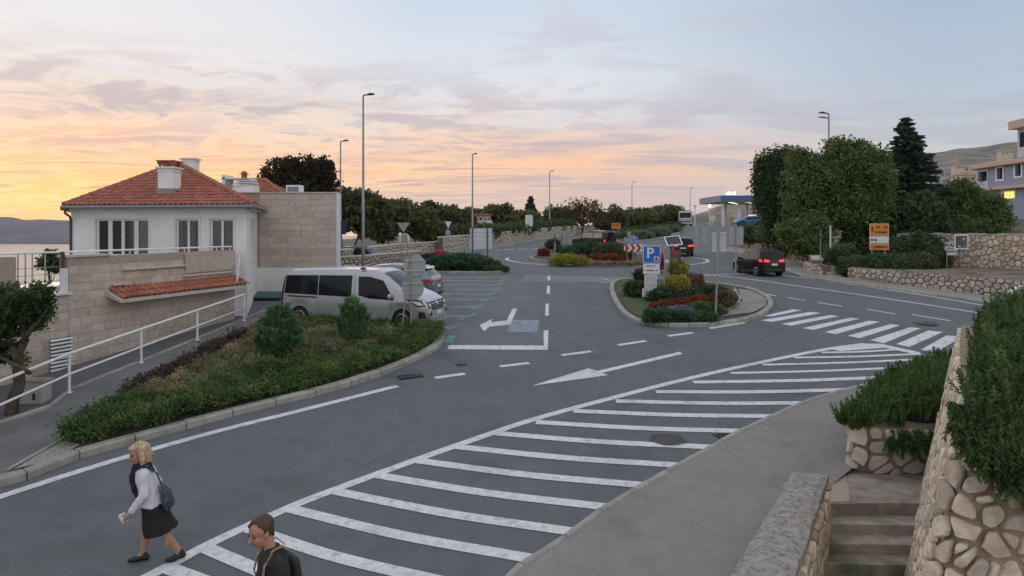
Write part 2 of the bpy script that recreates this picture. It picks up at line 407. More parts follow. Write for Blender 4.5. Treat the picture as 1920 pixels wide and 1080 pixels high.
# ================================================================ GROUND
m_asphalt = mat('asphalt', (.136, .143, .149), .85, .09, 2.5, .5, grain=.22, col2=(.126, .134, .141), c2scale=.35, c2lo=.42, c2hi=.6, bscale=90)
m_asph_b = mat('asphalt_parking', (.148, .155, .162), .85, .10, .9, .4, grain=.14, col2=(.130, .138, .148), c2scale=.5, bscale=90)
m_walk = mat('walk_asphalt', (.285, .258, .238), .9, .08, 3.5, .5, grain=.17, col2=(.262, .238, .22), c2scale=.8, bscale=80)
m_walkl = mat('walk_left', (.19, .188, .186), .9, .10, 2.2, .4, grain=.14, col2=(.135, .14, .146), c2scale=.7, bscale=80)
m_paint = mat('road_paint', (.68, .69, .71), .7, .13, 9, .2, grain=.22, col2=(.44, .45, .47), c2scale=6, c2lo=.53, c2hi=.73, bscale=60)
m_paintw = mat('road_paint_worn', (.42, .44, .47), .75, .2, 7, .2, col2=(.24, .26, .28), c2scale=4, c2lo=.46, c2hi=.66)
m_teal = mat('teal_paint', (.10, .30, .31), .75, .2, 7, col2=(.14, .19, .2), c2scale=4, c2lo=.45, c2hi=.6)
m_patch = mat('blue_patch', (.25, .30, .36), .75, .2, 6, col2=(.17, .2, .23), c2scale=5)
m_kerb = mat('kerb_concrete', (.36, .35, .31), .9, .12, 8, .3, rand=.12, col2=(.28, .27, .235), c2scale=2.5)
m_kerbbed = mat('kerb_bed', (.15, .145, .13), .95, .2)
m_soil = mat('soil', (.085, .066, .05), 1, .3, 6, .6)
m_terr = mat('terrain_soil', (.10, .10, .07), 1, .25, .6, .5, col2=(.16, .14, .11), c2scale=.25)
m_grass = mat('grass_green', (.055, .10, .03), 1, .3, 14, .8, col2=(.085, .11, .04), c2scale=1.2)
m_gravel = mat('gravel', (.33, .31, .28), 1, .3, 20, .7)
m_iron = mat('cast_iron', (.06, .058, .055), .6, .2, 10, .3, metal=.4)
m_pave = mat('island_paving', (.27, .245, .225), .9, .1, 4, .3)
def XL(y): return float(np.interp(y, [-30, 10, 20, 30, 45, 60, 80, 110, 140, 1000], [-30, -18, -19, -20, -20, -24, -24, -14, 5, 60]))
def XR(y): return float(np.interp(y, [-30, 16, 25, 30, 37, 42, 50, 69, 85, 100, 140, 1000], [44, 40, 36, 32.5, 27.4, 22.4, 21.0, 25.4, 31, 40, 70, 420]))
PXa = [P(960, 1080).xy, P(1010, 1045).xy, P(1090, 990).xy, P(1150, 945).xy, P(1300, 860).xy, P(1410, 800).xy, P(1540, 745).xy, P(1680, 708).xy]
WALK_EDGE = curve([Vector((-1.9, 6.0))] + PXa + [P(1760, 668).xy, P(1850, 640).xy, P(2050, 600).xy], 6)
def xpar(y): return 4.6 + (y - 10.9) * (4.6 - 2.46) / (10.9 - 7.6)       # left face of the parapet
def TZ(x, y):
    z = G(y) - .03; l, r_ = XL(y), XR(y)
    if x < l: z -= min(46, (l - x) * .5)
    if x > r_:
        d = x - r_; s = min(1, d / 1.2); z += 1.0 * s * s * (3 - 2 * s) + .11 * max(0, d - 1.2); z = min(z, 40 + d * .02)
    if y < 11.01 and x > xpar(y) + .3: z -= 2.6
    if y < 11.01 and x > 9: z += 2.6 * min(1, (x - 9) / 2)
    return z
xs = sorted(set(np.round(np.concatenate([np.arange(-60, -26, 3.), np.arange(-26, 30, .5), np.arange(0, 10, .25), np.arange(30, 90, 3.), [-900, -500, -250, -140, -90, 100, 140, 200, 300, 450, 700]]), 3)))
ys = BR[::1]
V = np.array([[x, y, TZ(x, y)] for y in ys for x in xs]); nx, ny = len(xs), len(ys)
I = (np.arange(ny - 1)[:, None] * nx + np.arange(nx - 1)[None]).ravel()
terr = link('terrain', np_mesh('terrain', V, np.stack([I, I + 1, I + nx + 1, I + nx], 1), m_terr, True)); terr['kind'] = 'structure'
# sea and the shore across it
SEA = CAMZ - 40
m_sea = mat('sea_water', (.05, .06, .07), .38, .1, .02, .4, spec=.5, bscale=.35)
sea = link('sea', MB().add([(-3400, -200, SEA), (2600, -200, SEA), (2600, 2900, SEA), (-3400, 2900, SEA)], [(0, 1, 2, 3)]).mesh('sea', m_sea)); sea['kind'] = 'structure'
def ridge(name, prof, Y, base_y, depth, m, seed, amp, rows=14, cols=140):
    g = []; pxs = np.linspace(prof[0][0], prof[-1][0], cols); px_, py_ = zip(*prof)
    for j in range(rows + 1):
        t = j / rows
        for px in pxs:
            top = A(px, np.interp(px, px_, py_), Y); b = A(px, base_y, Y - depth)
            e = 1 - (1 - t) ** 1.5; p = b.lerp(top, t); p.z = b.z + (top.z - b.z) * (t * .55 + e * .45)
            n = mnoise.fractal(Vector((px * .013 + seed, t * 3.1, seed)), 1.0, 2.0, 5) * amp * (math.sin(math.pi * min(1, t * .9 + .1)) * .8 + .25)
            p.z += n; p.y += n * 3 * (1 - t); g.append(p)
    for px in pxs: q = A(px, np.interp(px, px_, py_), Y); g.append(Vector((q.x * 1.2, q.y + depth, q.z - depth * .3)))
    n = cols; I = (np.arange(rows + 1)[:, None] * n + np.arange(n - 1)[None]).ravel()
    o = link(name, np_mesh(name, np.array([p[:] for p in g]), np.stack([I, I + 1, I + n + 1, I + n], 1), m, True)); o['kind'] = 'structure'; return o
m_isle = mat('island_scrub_hazed', (.165, .155, .175), 1, .2, .02, col2=(.12, .12, .135), c2scale=.01)  # purplish distance haze is mixed into the scrub's base colour
ridge('island_hills', [(-900, 396), (-300, 402), (-40, 410), (0, 407), (22, 407), (48, 413), (75, 411), (133, 414), (240, 420), (380, 432), (480, 445), (560, 460)], 1900, 458, 380, m_isle, 2., 5)
m_mount = mat('mountain_rock', (.27, .215, .175), 1, .35, .12, .6, col2=(.13, .14, .115), c2scale=.045, c2lo=.42, c2hi=.56)
ridge('mountain', [(1240, 424), (1290, 407), (1330, 395), (1410, 374), (1480, 352), (1600, 322), (1700, 300), (1745, 288), (1800, 279), (1860, 273), (1900, 267), (1960, 266), (2100, 275), (2600, 290), (3200, 330)], 620, 424, 330, m_mount, 5., 5, 22, 200)
# roads
low = [Vector((-1.9, 6.0)), Vector((-4, 3.2))]
road_pts = [(-26, 3.2), (-19, 20), (-16, 32), (-16, 44), (-15, 56), (-11, 72), (-5, 88), (4, 101), (20, 112), (34, 126), (50, 168), (75, 168), (62, 140), (40.5, 106), (31, 85), (25.4, 69), (20.6, 50), (19.6, 42), (20.6, 37), (24.8, 30), (28, 25), (32, 20)] + [p[:] for p in WALK_EDGE[::-1]] + [(-4, 3.2)]
road = sheet('road', road_pts, 0, m_asphalt, None, 'structure')
def paint(name, pts, m=None, dz=.008, px=True, kind=None):
    return sheet(name, PX(*pts) if px else pts, dz, m or m_paint, road)
def pline(name, pts, w, m=None, px=True, dz=.008, n=8):
    c = curve(PX(*pts) if px else pts, n); return sheet(name, ribbon(c, w), dz, m or m_paint, road)
# parking surface with bay lines
sheet('parking_lot', PX((470, 600), (540, 560), (690, 510), (830, 513), (948, 513), (1000, 540), (1010, 600), (1030, 650), (835, 655), (826, 628)), .004, m_asph_b, None, 'structure')
for (x, y) in ((846, 614), (876, 593), (893, 576), (908, 562), (917, 552), (925, 543), (932, 534), (938, 527), (942, 521)):
    p = P(x, y).xy; pline('bay_line', [p, p + Vector((-4.9, .25))], .1, m_paintw, False)
    q = P(x + 4, y - 2).xy; sheet('bay_corner', ribbon([p + Vector((-.1, -.35)), p + Vector((.28, .45))], .24), .012, m_teal, road)
sheet('bay_corner', ribbon([P(862, 601).xy, P(870, 594).xy], .22), .012, m_teal, road); sheet('bay_corner', ribbon([P(838, 643).xy, P(849, 630).xy], .3), .012, m_teal, road)
# stop line, centre dashes, arrows
paint('stop_line', [(842, 647.5), (1020, 648.5), (1019, 620), (1028.5, 619.5), (1027, 656.5), (839, 655)])
for a in ([(1023, 570), (1029, 569.5), (1029, 592), (1022, 592.5)], [(1025.5, 536), (1031, 536), (1031.5, 551), (1025, 551)], [(1027, 518), (1031, 518), (1031.5, 526), (1026.5, 526)]): paint('centre_dash', a)
paint('turn_arrow', [(899, 610), (923, 598), (921, 604.5), (950, 601), (961, 579), (970, 579), (957, 608.5), (917, 613), (908, 622)])
paint('road_patch', [(957, 600), (1011, 600), (1008, 623), (951, 622)], m_patch, .005)
paint('lane_arrow', [(996, 724), (1103, 691), (1120, 696), (1274, 660), (1280, 664), (1128, 700), (1142, 703.5)], m_paint)
for a, b in (((815, 709), (872, 701)), ((937, 687.5), (992, 681)), ((1053, 666.5), (1109, 659)), ((1159, 647.5), (1211, 639.5)), ((1252, 630.5), (1299, 624)), ((1330, 616), (1396, 605))):
    pline('edge_dash', [a, b], .2)
pline('edge_line', [(-160, 985), (0, 932), (200, 868), (400, 811), (560, 771), (745, 724)], .2)
# zebra crossing
for q in ([(1430, 593), (1487, 580), (1504, 582), (1448, 593.5)], [(1426, 601), (1521, 585), (1539, 587.5), (1447, 604)], [(1464, 608), (1556, 591), (1574, 593), (1484, 611)], [(1504.6, 615.7), (1595, 596), (1612, 598), (1525, 619)], [(1546, 623), (1630, 601.6), (1650, 604), (1567, 627)], [(1589, 630), (1671, 608), (1688, 610.6), (1612, 634.5)], [(1632, 638), (1706, 614), (1727, 616), (1657, 644)], [(1680, 645.6), (1741, 620), (1768, 623), (1705, 651)], [(1726, 656), (1775, 629), (1805, 632), (1754, 661)]):
    paint('zebra_stripe', q)
# hatched area
pline('hatch_edge', [(100, 1165), (275, 1083), (400, 1017), (545, 951), (640, 914), (760, 870), (870, 831), (1000, 787), (1150, 746), (1300, 708), (1430, 679), (1550, 655), (1622, 645)], .2, n=6)
hs = [((310, 1064), (420, 1105)), ((385, 1028), (510, 1081)), ((465, 991), (830, 1092)), ((545, 955), (1000, 1049)), ((625, 921), (1075, 998)), ((703, 891), (1143, 952)), ((780, 864), (1212, 911)), ((855, 838), (1272, 873)), ((930, 813), (1336, 839)), ((1005, 792), (1402, 809)), ((1075, 771), (1467, 781)), ((1155, 752.5), (1530, 756)), ((1230, 735), (1597, 731)), ((1300, 717), (1682, 707)), ((1370, 700), (1704, 689)), ((1430, 684.5), (1728, 674)), ((1488, 671), (1716, 664.5)), ((1540, 661.5), (1680, 656))]
for i, (a, b) in enumerate(hs):
    d = P(*b).xy - P(*a).xy; n = Vector((-d.y, d.x)).normalized() * (.10 if i < 14 else .08)
    a2, b2 = P(*a).xy, P(*b).xy; mid = (a2 + b2) / 2 + n * (-.9 if i > 1 else 0)
    sheet('hatch_stripe', ribbon(curve([a2, mid, b2], 8), .235 if i < 14 else .17), .010, m_paint, road)
paint('hatch_tip', [(1560, 656), (1618, 645), (1650, 645), (1752, 667), (1735, 669), (1660, 653), (1575, 659)], dz=.012)
# right-hand carriageway
pline('road_edge_line', [(1467, 516), (1560, 529), (1700, 549), (1845, 573), (2050, 610)], .15)
pline('centre_line', [(1320, 515), (1400, 523), (1500, 537), (1640, 557), (1810, 583), (2050, 625)], .15)
pline('branch_line', [(1320, 517), (1370, 514), (1420, 512.5)], .15)
for a, b in (((1432, 551), (1456, 555)), ((1476, 558), (1512, 564)), ((1533, 567.5), (1580, 574.5)), ((1626, 580), (1678, 589)), ((1710, 590), (1783, 602))): pline('lane_dash', [a, b], .12)
for a, b in (((1128, 521), (1150, 529)), ((1125, 530), (1147, 531.5))): pline('approach_line', [a, b], .15, m_paintw)
pline('ghost_line', [(960, 513), (1060, 514), (1200, 521)], .35, m_asph_b, dz=.006)
for a, b in (((927, 468.5), (941, 468.5)), ((948, 468), (964, 467.8)), ((970, 467.3), (990, 466.8)), ((997, 466.5), (1014, 466))): pline('far_dash', [a, b], .5)
# manholes and drains
def round_cover(px, py, r, lab):
    c = P(px, py); t = thing('manhole_cover', lab, 'manhole cover', c)
    b = MB(); b.disc((0, 0, .012), r, .022, 'Z', 24); b.build('cover', m_iron, t, local=True)
    b = MB()
    for k in range(-3, 4):
        w = math.sqrt(max(0, (r * .82) ** 2 - (k * r * .24) ** 2)); b.box((0, k * r * .24, .026), (2 * w, r * .09, .01))
    b.build('ribs', m_kerbbed, t, local=True)
    b = MB(); n = 28; pts = [(r * 1.06 * math.cos(2 * math.pi * i / n), r * 1.06 * math.sin(2 * math.pi * i / n), .016) for i in range(n + 1)]; b.tube(pts, r * .05, 5, False); b.build('rim', m_kerbbed, t, local=True)
round_cover(1251, 823, .33, 'large round iron manhole cover lying between two hatch stripes')
round_cover(1735, 607, .36, 'dark manhole cover in the lane beside the far end of the zebra crossing')
round_cover(865, 683, .15, 'small round valve cover in the asphalt below the stop line')
def grate(px, py, w, d, rz, lab):
    c = P(px, py); t = thing('drain_grate', lab, 'drain', c, rz)
    MB().box((0, 0, .006), (w, d, .012)).build('pit', mat('black_pit', (.01, .01, .01)), t, local=True)
    b = MB()
    for k in (-1, 1): b.box((0, k * d / 2, .014), (w + .04, .04, .02)); b.box((k * w / 2, 0, .0145), (.04, d - .04, .02))
    b.build('frame', m_iron, t, local=True)
    for k in range(7):
        MB().box((-w / 2 + w * (k + .5) / 7, 0, .016), (w * .06, d - .06, .016)).build('bar', m_iron, t, local=True)
grate(1364, 818, .42, .34, R(28), 'square iron drain grate against the kerb beside the right pavement')
grate(770, 706, .62, .34, R(24), 'rectangular iron drain grate at the foot of the planted kerb')
grate(1422, 497, .9, .5, R(-10), 'dark drain grate in the pavement below the far stone wall')
# ---------------------------------------------------------------- kerbs built of stones
def kerb_line(name, pts, w, ht, step, m=None, dz=0., inner=None):
    pts = resample(pts, step); bed = sheet(name, ribbon(pts, w * .8), dz + ht * .55, m_kerbbed, None, 'structure')
    for i in range(len(pts) - 1):
        a, b = pts[i], pts[i + 1]
        ta = (pts[i + 1] - pts[max(i - 1, 0)]).normalized(); tb = (pts[min(i + 2, len(pts) - 1)] - pts[i]).normalized()
        na, nb = Vector((-ta.y, ta.x)), Vector((-tb.y, tb.x)); d = (b - a).normalized() * .012
        jz = random.uniform(-.006, .006)
        def ring(p, n):
            z = G(p.y) + dz; q = []
            for s, hh in ((-w / 2, -.12), (-w / 2, ht - .03), (-w / 2 + .03, ht), (w / 2 - .03, ht), (w / 2, ht - .03), (w / 2, -.12)): q.append(Vector((p.x + n.x * s, p.y + n.y * s, z + hh + jz)))
            return q
        k = MB(); k.loft([ring(a + d, na), ring(a.lerp(b, .5), (na + nb).normalized()), ring(b - d, nb)]); k.build('kerb_stone', m or m_kerb, bed)
    return bed
def sub(pts, k=6): return curve(pts, k)
# left planted bed
BED_FRONT = sub([(-13.5, 8.2)] + PX((0, 909), (110, 868), (215, 838), (330, 806), (465, 770), (600, 737), (700, 707), (775, 676), (818, 652), (828, 638)), 6)
kerb_line('planter_kerb', BED_FRONT, .26, .15, 1.0)
BED_BACK = PX((822, 622), (760, 612), (640, 604), (545, 600), (505, 603), (470, 612), (440, 640), (330, 700), (240, 752), (145, 817), (30, 880))
sheet('planting_bed', [p[:] for p in BED_FRONT[6:]] + [p[:] for p in BED_BACK], .10, m_soil, None, 'structure')
sheet('gravel_corner', PX((25, 893), (75, 862), (120, 838), (150, 845), (105, 872)), .125, m_gravel, None, 'structure')
kerb_line('bed_edging', sub(PX((15, 890), (75, 855), (150, 813), (240, 752), (330, 700), (440, 640)), 5), .07, .13, 1.6)
# left pavement
LW_L = sub([(-17.5, 11.0)] + PX((0, 800), (130, 739), (265, 683), (370, 640), (460, 602), (500, 585)), 6); LW_R = [Vector((-15.5, 7.5)), P(-60, 930).xy, P(20, 888).xy, P(145, 815).xy, P(240, 750).xy, P(330, 699).xy, P(440, 638).xy, P(485, 603).xy, P(540, 590).xy]
sheet('left_pavement', [p[:] for p in LW_L] + [p[:] for p in LW_R[::-1]], .06, m_walkl, None, 'structure')
kerb_line('pavement_edging', [p - Vector((.1, 0)) for p in LW_L], .12, .10, 1.2)
# right foreground pavement
kerb_line('pavement_kerb', WALK_EDGE, .15, .055, 1.0)
RW = [p[:] for p in WALK_EDGE] + [(22, 21.5), (14, 20.2), P(1770, 690).xy, (9.75, 16.6), P(1640, 780).xy, (6.42, 12.5), (5.72, 11.85), (5.15, 11.25), (4.75, 11.06), (4.62, 10.88), (2.5, 7.6), (-.5, 3.2)]
sheet('right_pavement', RW, .04, m_walk, None, 'structure')
# P island
ISL = sub(PX((1150, 533), (1147, 545), (1156, 568), (1172, 590), (1195, 604), (1240, 611), (1300, 613), (1360, 608), (1415, 597), (1442, 579), (1443, 566), (1430, 555), (1400, 543), (1340, 534), (1250, 527), (1170, 526), (1150, 533)), 5)
kerb_line('island_kerb', ISL, .22, .14, .7)
sheet('island_bed', [p[:] for p in ISL[:-1]], .10, m_soil, None, 'structure')
sheet('island_lawn', PX((1155, 540), (1165, 530), (1230, 530), (1235, 560), (1240, 596), (1200, 599), (1180, 588), (1163, 564)), .115, m_grass, None, 'structure')
sheet('island_paving', PX((1352, 600), (1392, 571), (1384, 547), (1405, 549), (1428, 559), (1438, 568), (1436, 579), (1412, 592)), .135, m_pave, None, 'structure')
kerb_line('paving_edge', sub(PX((1335, 601), (1372, 583), (1388, 566), (1378, 548)), 4), .09, .17, .8)
b = sheet('paving_seam', ribbon(sub(PX((1363, 572), (1388, 577), (1436, 570)), 2), .04), .141, m_kerbbed, None, 'structure')
# roundabout island
RC = Vector((7.0, 50.0)); RR = 7.4
ring = [RC + Vector((math.cos(t), math.sin(t))) * RR for t in np.linspace(0, 2 * math.pi, 61)]
sheet('roundabout_line', ribbon(ring[:40][0:1] + ring[1:61], .22), .008, m_paint, road) if False else None
arc = [RC + Vector((math.cos(t) * RR, math.sin(t) * RR)) for t in np.linspace(R(168), R(380), 70)]
sheet('roundabout_line', ribbon(arc, .22), .008, m_paint, road)
RI = [RC + Vector((math.cos(t), math.sin(t))) * 5.6 for t in np.linspace(0, 2 * math.pi, 49)]
kerb_line('roundabout_kerb', RI, .2, .14, .9)
sheet('roundabout_bed', [p[:] for p in RI[:-1]], .10, m_soil, None, 'structure')
# island of the big low shrub behind the parking place
SI = sub(PX((690, 512), (780, 513), (860, 513), (930, 513), (947, 509), (925, 501), (880, 496), (810, 490), (740, 492), (690, 500), (690, 512)), 5)
kerb_line('shrub_island_kerb', SI, .22, .14, .9)
sheet('shrub_island', [p[:] for p in SI[:-1]], .10, m_soil, None, 'structure')
# far-left pavement inside the long wall, and the median up the road
kerb_line('far_kerb', sub(PX((700, 482), (820, 476), (915, 467), (975, 456), (1040, 446), (1075, 442)), 5), .3, .14, 2.0)
sheet('far_pavement', PX((640, 490), (700, 482), (820, 475), (915, 466), (975, 455), (1040, 446), (1075, 442), (1070, 438), (1000, 443), (900, 455), (760, 468), (640, 480)), .12, m_walk, None, 'structure')
sheet('median', [p[:] for p in sub(PX((1165, 452), (1215, 449), (1262, 440), (1292, 428)), 4)] + [(27, 118), (17, 108)], .10, m_grass, None, 'structure')
kerb_line('median_kerb', sub(PX((1180, 454), (1225, 450), (1262, 441), (1292, 428.5)), 4), .3, .16, 2.)
# right pavement below the stone walls
WB = sub(PX((1372, 462), (1420, 474), (1500, 494), (1525, 510), (1570, 521), (1650, 532), (1760, 547), (1920, 567), (2100, 590)), 5)
WE = sub(PX((1352, 468), (1400, 480), (1470, 505), (1500, 519), (1570, 530), (1650, 541), (1760, 556), (1910, 577), (2080, 600)), 5)
sheet('far_right_pavement', [p[:] for p in WE] + [p[:] for p in WB[::-1]], .10, m_walk, None, 'structure')
kerb_line('right_kerb', WE, .18, .12, 1.2)

# repairs and cracks in the asphalt
m_crack = mat('crack_seal', (.055, .057, .06), .7, .2); m_rep = mat('asphalt_repair', (.125, .13, .136), .85, .1, 2, .4, grain=.12); m_repl = mat('asphalt_repair_pale', (.19, .195, .20), .85, .1, 2, .4, grain=.12)
def crack(pts, w, seed):
    r = random.Random(seed); c = resample(curve(PX(*pts), 8), .12); c = [q + Vector((r.uniform(-1, 1), r.uniform(-1, 1))) * .02 for q in c]; sheet('crack', ribbon(c, w), .0035, m_crack, road)
crack([(600, 792), (700, 775), (790, 771)], .007, 1); crack([(1060, 640), (1130, 672), (1180, 690)], .009, 3); crack([(900, 700), (960, 735)], .008, 4); crack([(150, 1003), (260, 965), (330, 955)], .006, 5); crack([(1230, 640), (1400, 640)], .01, 6)
sheet('repair_patch', PX((1135, 565), (1175, 640), (1130, 655), (1085, 570)), .003, m_rep, road); sheet('repair_patch', PX((640, 860), (720, 828), (760, 840), (680, 873)), .003, m_rep, road); sheet('repair_patch', PX((985, 515), (1200, 520), (1195, 531), (975, 527)), .003, m_repl, road)
sheet('repair_patch', PX((1330, 545), (1460, 545), (1600, 575), (1480, 580)), .003, m_rep, road)
# ================================================================ BUILDINGS AND WALLS
m_white = mat('white_render', (.83, .825, .81), .85, .05, 2.5, .12, col2=(.78, .775, .76), c2scale=.8)
m_trim = mat('white_trim', (.72, .73, .74), .6, .05)
m_tile = mat('roof_tile', (.38, .135, .085), .8, .18, 7, .2, rand=.15, col2=(.34, .115, .07), c2scale=3)
m_deck = mat('roof_under_tile', (.17, .06, .04), .9, .2)
m_block = mat('beige_block', (.545, .465, .40), .9, .12, 5, .25, rand=.11, col2=(.51, .43, .365), c2scale=1.2)
m_blockj = mat('block_joint', (.40, .33, .27), .95, .1)
m_cop = mat('pale_coping', (.55, .50, .44), .85, .1)
m_glassd = mat('dark_glass', (.018, .02, .024), .06, .1, spec=.9)
m_cur = mat('curtain', (.42, .36, .33), .95, .3, 9, stretch=(6, 6, 1))
m_curd = mat('curtain_dark', (.62, .46, .41), .95, .3, 9, stretch=(6, 6, 1))
m_dark = mat('dark_room', (.012, .011, .012), .9)
m_bronze = mat('bronze_gutter', (.10, .065, .045), .5, .1, metal=.4)
m_galv = mat('galvanised', (.42, .43, .44), .5, .1, 6, metal=.5)
m_lead = mat('lead_flashing', (.22, .25, .27), .6, .1)
m_railw = mat('white_rail', (.80, .80, .80), .45, .06)
m_mortar = mat('mortar', (.33, .25, .185), 1, .2, 8, .5)
m_mortd = mat('mortar_dark', (.155, .122, .096), 1, .25, 8, .5)
m_stone = mat('rubble_stone', (.66, .54, .425), .9, .2, 7, .5, rand=.24, col2=(.48, .395, .32), c2scale=4.5)
m_stoneg = mat('rubble_stone_grey', (.42, .375, .32), .9, .2, 7, .5, rand=.26, col2=(.31, .28, .25), c2scale=3.)
m_stonel = mat('rubble_stone_pale', (.55, .475, .395), .9, .18, 6, .5, rand=.25, col2=(.42, .365, .31), c2scale=3.)
m_conc = mat('weathered_concrete', (.37, .335, .30), .95, .2, 9, .9, col2=(.21, .19, .17), c2scale=16, c2lo=.48, c2hi=.66, bscale=45, grain=.15)
m_step = mat('mossy_step', (.42, .365, .30), .95, .2, 5, .7, col2=(.20, .215, .145), c2scale=1.3, c2lo=.48, c2hi=.66, bscale=40, grain=.12)
def glass_mat():
    m = bpy.data.materials.new('window_glass'); m.use_nodes = True; t = m.node_tree; t.nodes.clear(); lk = t.links.new
    tr = t.nodes.new('ShaderNodeBsdfTransparent'); tr.inputs[0].default_value = (.8, .82, .82, 1); gl = t.nodes.new('ShaderNodeBsdfGlossy'); gl.inputs[1].default_value = .04; gl.inputs[0].default_value = (.45, .47, .5, 1)
    fr = t.nodes.new('ShaderNodeFresnel'); fr.inputs[0].default_value = 1.6; ms = t.nodes.new('ShaderNodeMixShader'); o = t.nodes.new('ShaderNodeOutputMaterial')
    ad = t.nodes.new('ShaderNodeMath'); ad.operation = 'ADD'; ad.inputs[1].default_value = .01; lk(fr.outputs[0], ad.inputs[0]); lk(ad.outputs[0], ms.inputs[0]); lk(tr.outputs[0], ms.inputs[1]); lk(gl.outputs[0], ms.inputs[2]); lk(ms.outputs[0], o.inputs[0]); return m
m_glass = glass_mat()
class Wall:
    """vertical wall plane from a to b (XY); u runs a->b, d outwards (to the right of a->b)"""
    def __init__(s, a, b):
        s.a, s.b = Vector(a[:2]), Vector(b[:2]); s.t = (s.b - s.a).normalized(); s.n = Vector((s.t.y, -s.t.x)); s.len = (s.b - s.a).length; s.rz = math.atan2(s.t.y, s.t.x)
    def pt(s, u, z, d=0.): q = s.a + s.t * u + s.n * d; return Vector((q.x, q.y, z))
    def u(s, px):
        k = (px - CX) / F; return (s.a.y * k - s.a.x) / (s.t.x - s.t.y * k)
    def z(s, px, py): u = s.u(px); return CAMZ - (py - HY) / F * (s.a.y + s.t.y * u)
    def box(s, mb, u0, u1, z0, z1, d0, d1): return mb.box(s.pt((u0 + u1) / 2, (z0 + z1) / 2, (d0 + d1) / 2), (u1 - u0, abs(d1 - d0), z1 - z0), s.rz)
    def holed(s, mb, u0, u1, z0, z1, holes, depth=.14):
        us = sorted({u0, u1} | {q for h_ in holes for q in h_[:2]}); zs = sorted({z0, z1} | {q for h_ in holes for q in h_[2:4]})
        for a, b in zip(us, us[1:]):
            for c, d in zip(zs, zs[1:]):
                m_, n_ = (a + b) / 2, (c + d) / 2
                if any(h_[0] < m_ < h_[1] and h_[2] < n_ < h_[3] for h_ in holes): continue
                mb.add([s.pt(a, c), s.pt(b, c), s.pt(b, d), s.pt(a, d)], [(0, 1, 2, 3)])
        for (a, b, c, d) in holes:
            q = [(a, c), (b, c), (b, d), (a, d)]
            for (x, y), (x2, y2) in zip(q, q[1:] + q[:1]): mb.add([s.pt(x, y), s.pt(x, y, -depth), s.pt(x2, y2, -depth), s.pt(x2, y2)], [(0, 1, 2, 3)])
    def window(s, root, u0, u1, z0, z1, panes, sill=False, frame=.06, dep=.1, cur=None):
        """one window: frame > panes; curtain folds and dark room behind"""
        fb = MB(); f = frame
        s.box(fb, u0 - .07, u1 + .07, z1, z1 + .08, -.0, .035); s.box(fb, u0 - .07, u0, z0, z1, -.0, .03); s.box(fb, u1, u1 + .07, z0, z1, -.0, .03)
        if sill: s.box(fb, u0 - .1, u1 + .1, z0 - .07, z0, -.02, .08)
        s.box(fb, u0, u1, z1 - f, z1, -dep, -dep + .05); s.box(fb, u0, u1, z0, z0 + f, -dep, -dep + .05)
        e = [u0] + [q for p in panes for q in p] + [u1]
        for i in range(0, len(e), 2): s.box(fb, e[i], e[i + 1], z0 + f, z1 - f, -dep, -dep + .05)
        fo = fb.build('window', m_trim, root, bevel=.006)
        for i, (a, b) in enumerate(panes):
            g = MB(); s.box(g, a, b, z0 + f, z1 - f, -dep + .015, -dep + .022); g.build('pane', m_glass, fo)
        r = random.Random(int(u0 * 977)); cb = MB(); n = 24
        for i, (a, b) in enumerate(panes):
            lo, hi = a, b; style = r.random()
            w1_, w2_ = (hi - lo) * r.uniform(.12, .34), (hi - lo) * r.uniform(.10, .30); cols = [(lo, lo + w1_), (hi - w2_, hi)] if u0 < 5.8 else [(lo, hi)]
            for (c0, c1) in cols:
                v = [];
                for k in range(n + 1):
                    uu = c0 + (c1 - c0) * k / n; dd = -dep - .06 + .02 * math.sin(k * 2.3 + i)
                    v += [s.pt(uu, z0 + f, dd), s.pt(uu, z1 - f, dd)]
                cb.add(v, [(2 * k, 2 * k + 2, 2 * k + 3, 2 * k + 1) for k in range(n)])
        cb.build('curtain', cur or m_cur, fo)
        d = MB(); s.box(d, u0 - .02, u1 + .02, z0 - .02, z1 + .02, -.5, -.45); d.build('dark_room', m_dark, fo)
        return fo
def lay_blocks(root, w, u0, u1, z0, z1, course, lo, hi, m, skip=None, proud=.012, gap=.012, seed=1, limit=300):
    r = random.Random(seed); n = max(1, round((z1 - z0) / course)); ch = (z1 - z0) / n; cnt = 0; pool = {}
    for j in range(n):
        u = u0; first = True
        while u < u1 - .02:
            L_ = r.uniform(lo, hi) * (.55 if first and j % 2 else 1); first = False
            if u + L_ > u1 - .2: L_ = u1 - u
            a, b = u + gap / 2, u + L_ - gap / 2; c, d = z0 + j * ch + gap / 2, z0 + (j + 1) * ch - gap / 2; u += L_
            if skip and any(a < s[1] and b > s[0] and (c + d) / 2 > s[2] and (c + d) / 2 < s[3] for s in skip): continue
            if cnt >= limit: continue
            mb = MB(); p = proud * r.uniform(.5, 1.5)
            q = [(a, c), (b, c), (b, d), (a, d)]; e = .008
            qi = [(a + e, c + e), (b - e, c + e), (b - e, d - e), (a + e, d - e)]
            mb.add([w.pt(x, y, -.01) for x, y in q] + [w.pt(x, y, p - .005) for x, y in q] + [w.pt(x, y, p) for x, y in qi], [(i, (i + 1) % 4, 4 + (i + 1) % 4, 4 + i) for i in range(4)] + [(4 + i, 4 + (i + 1) % 4, 8 + (i + 1) % 4, 8 + i) for i in range(4)] + [(8, 9, 10, 11)])
            link('stone_block', mb.mesh('stone_block', m, Vector(root_of(root).location)), root); cnt += 1
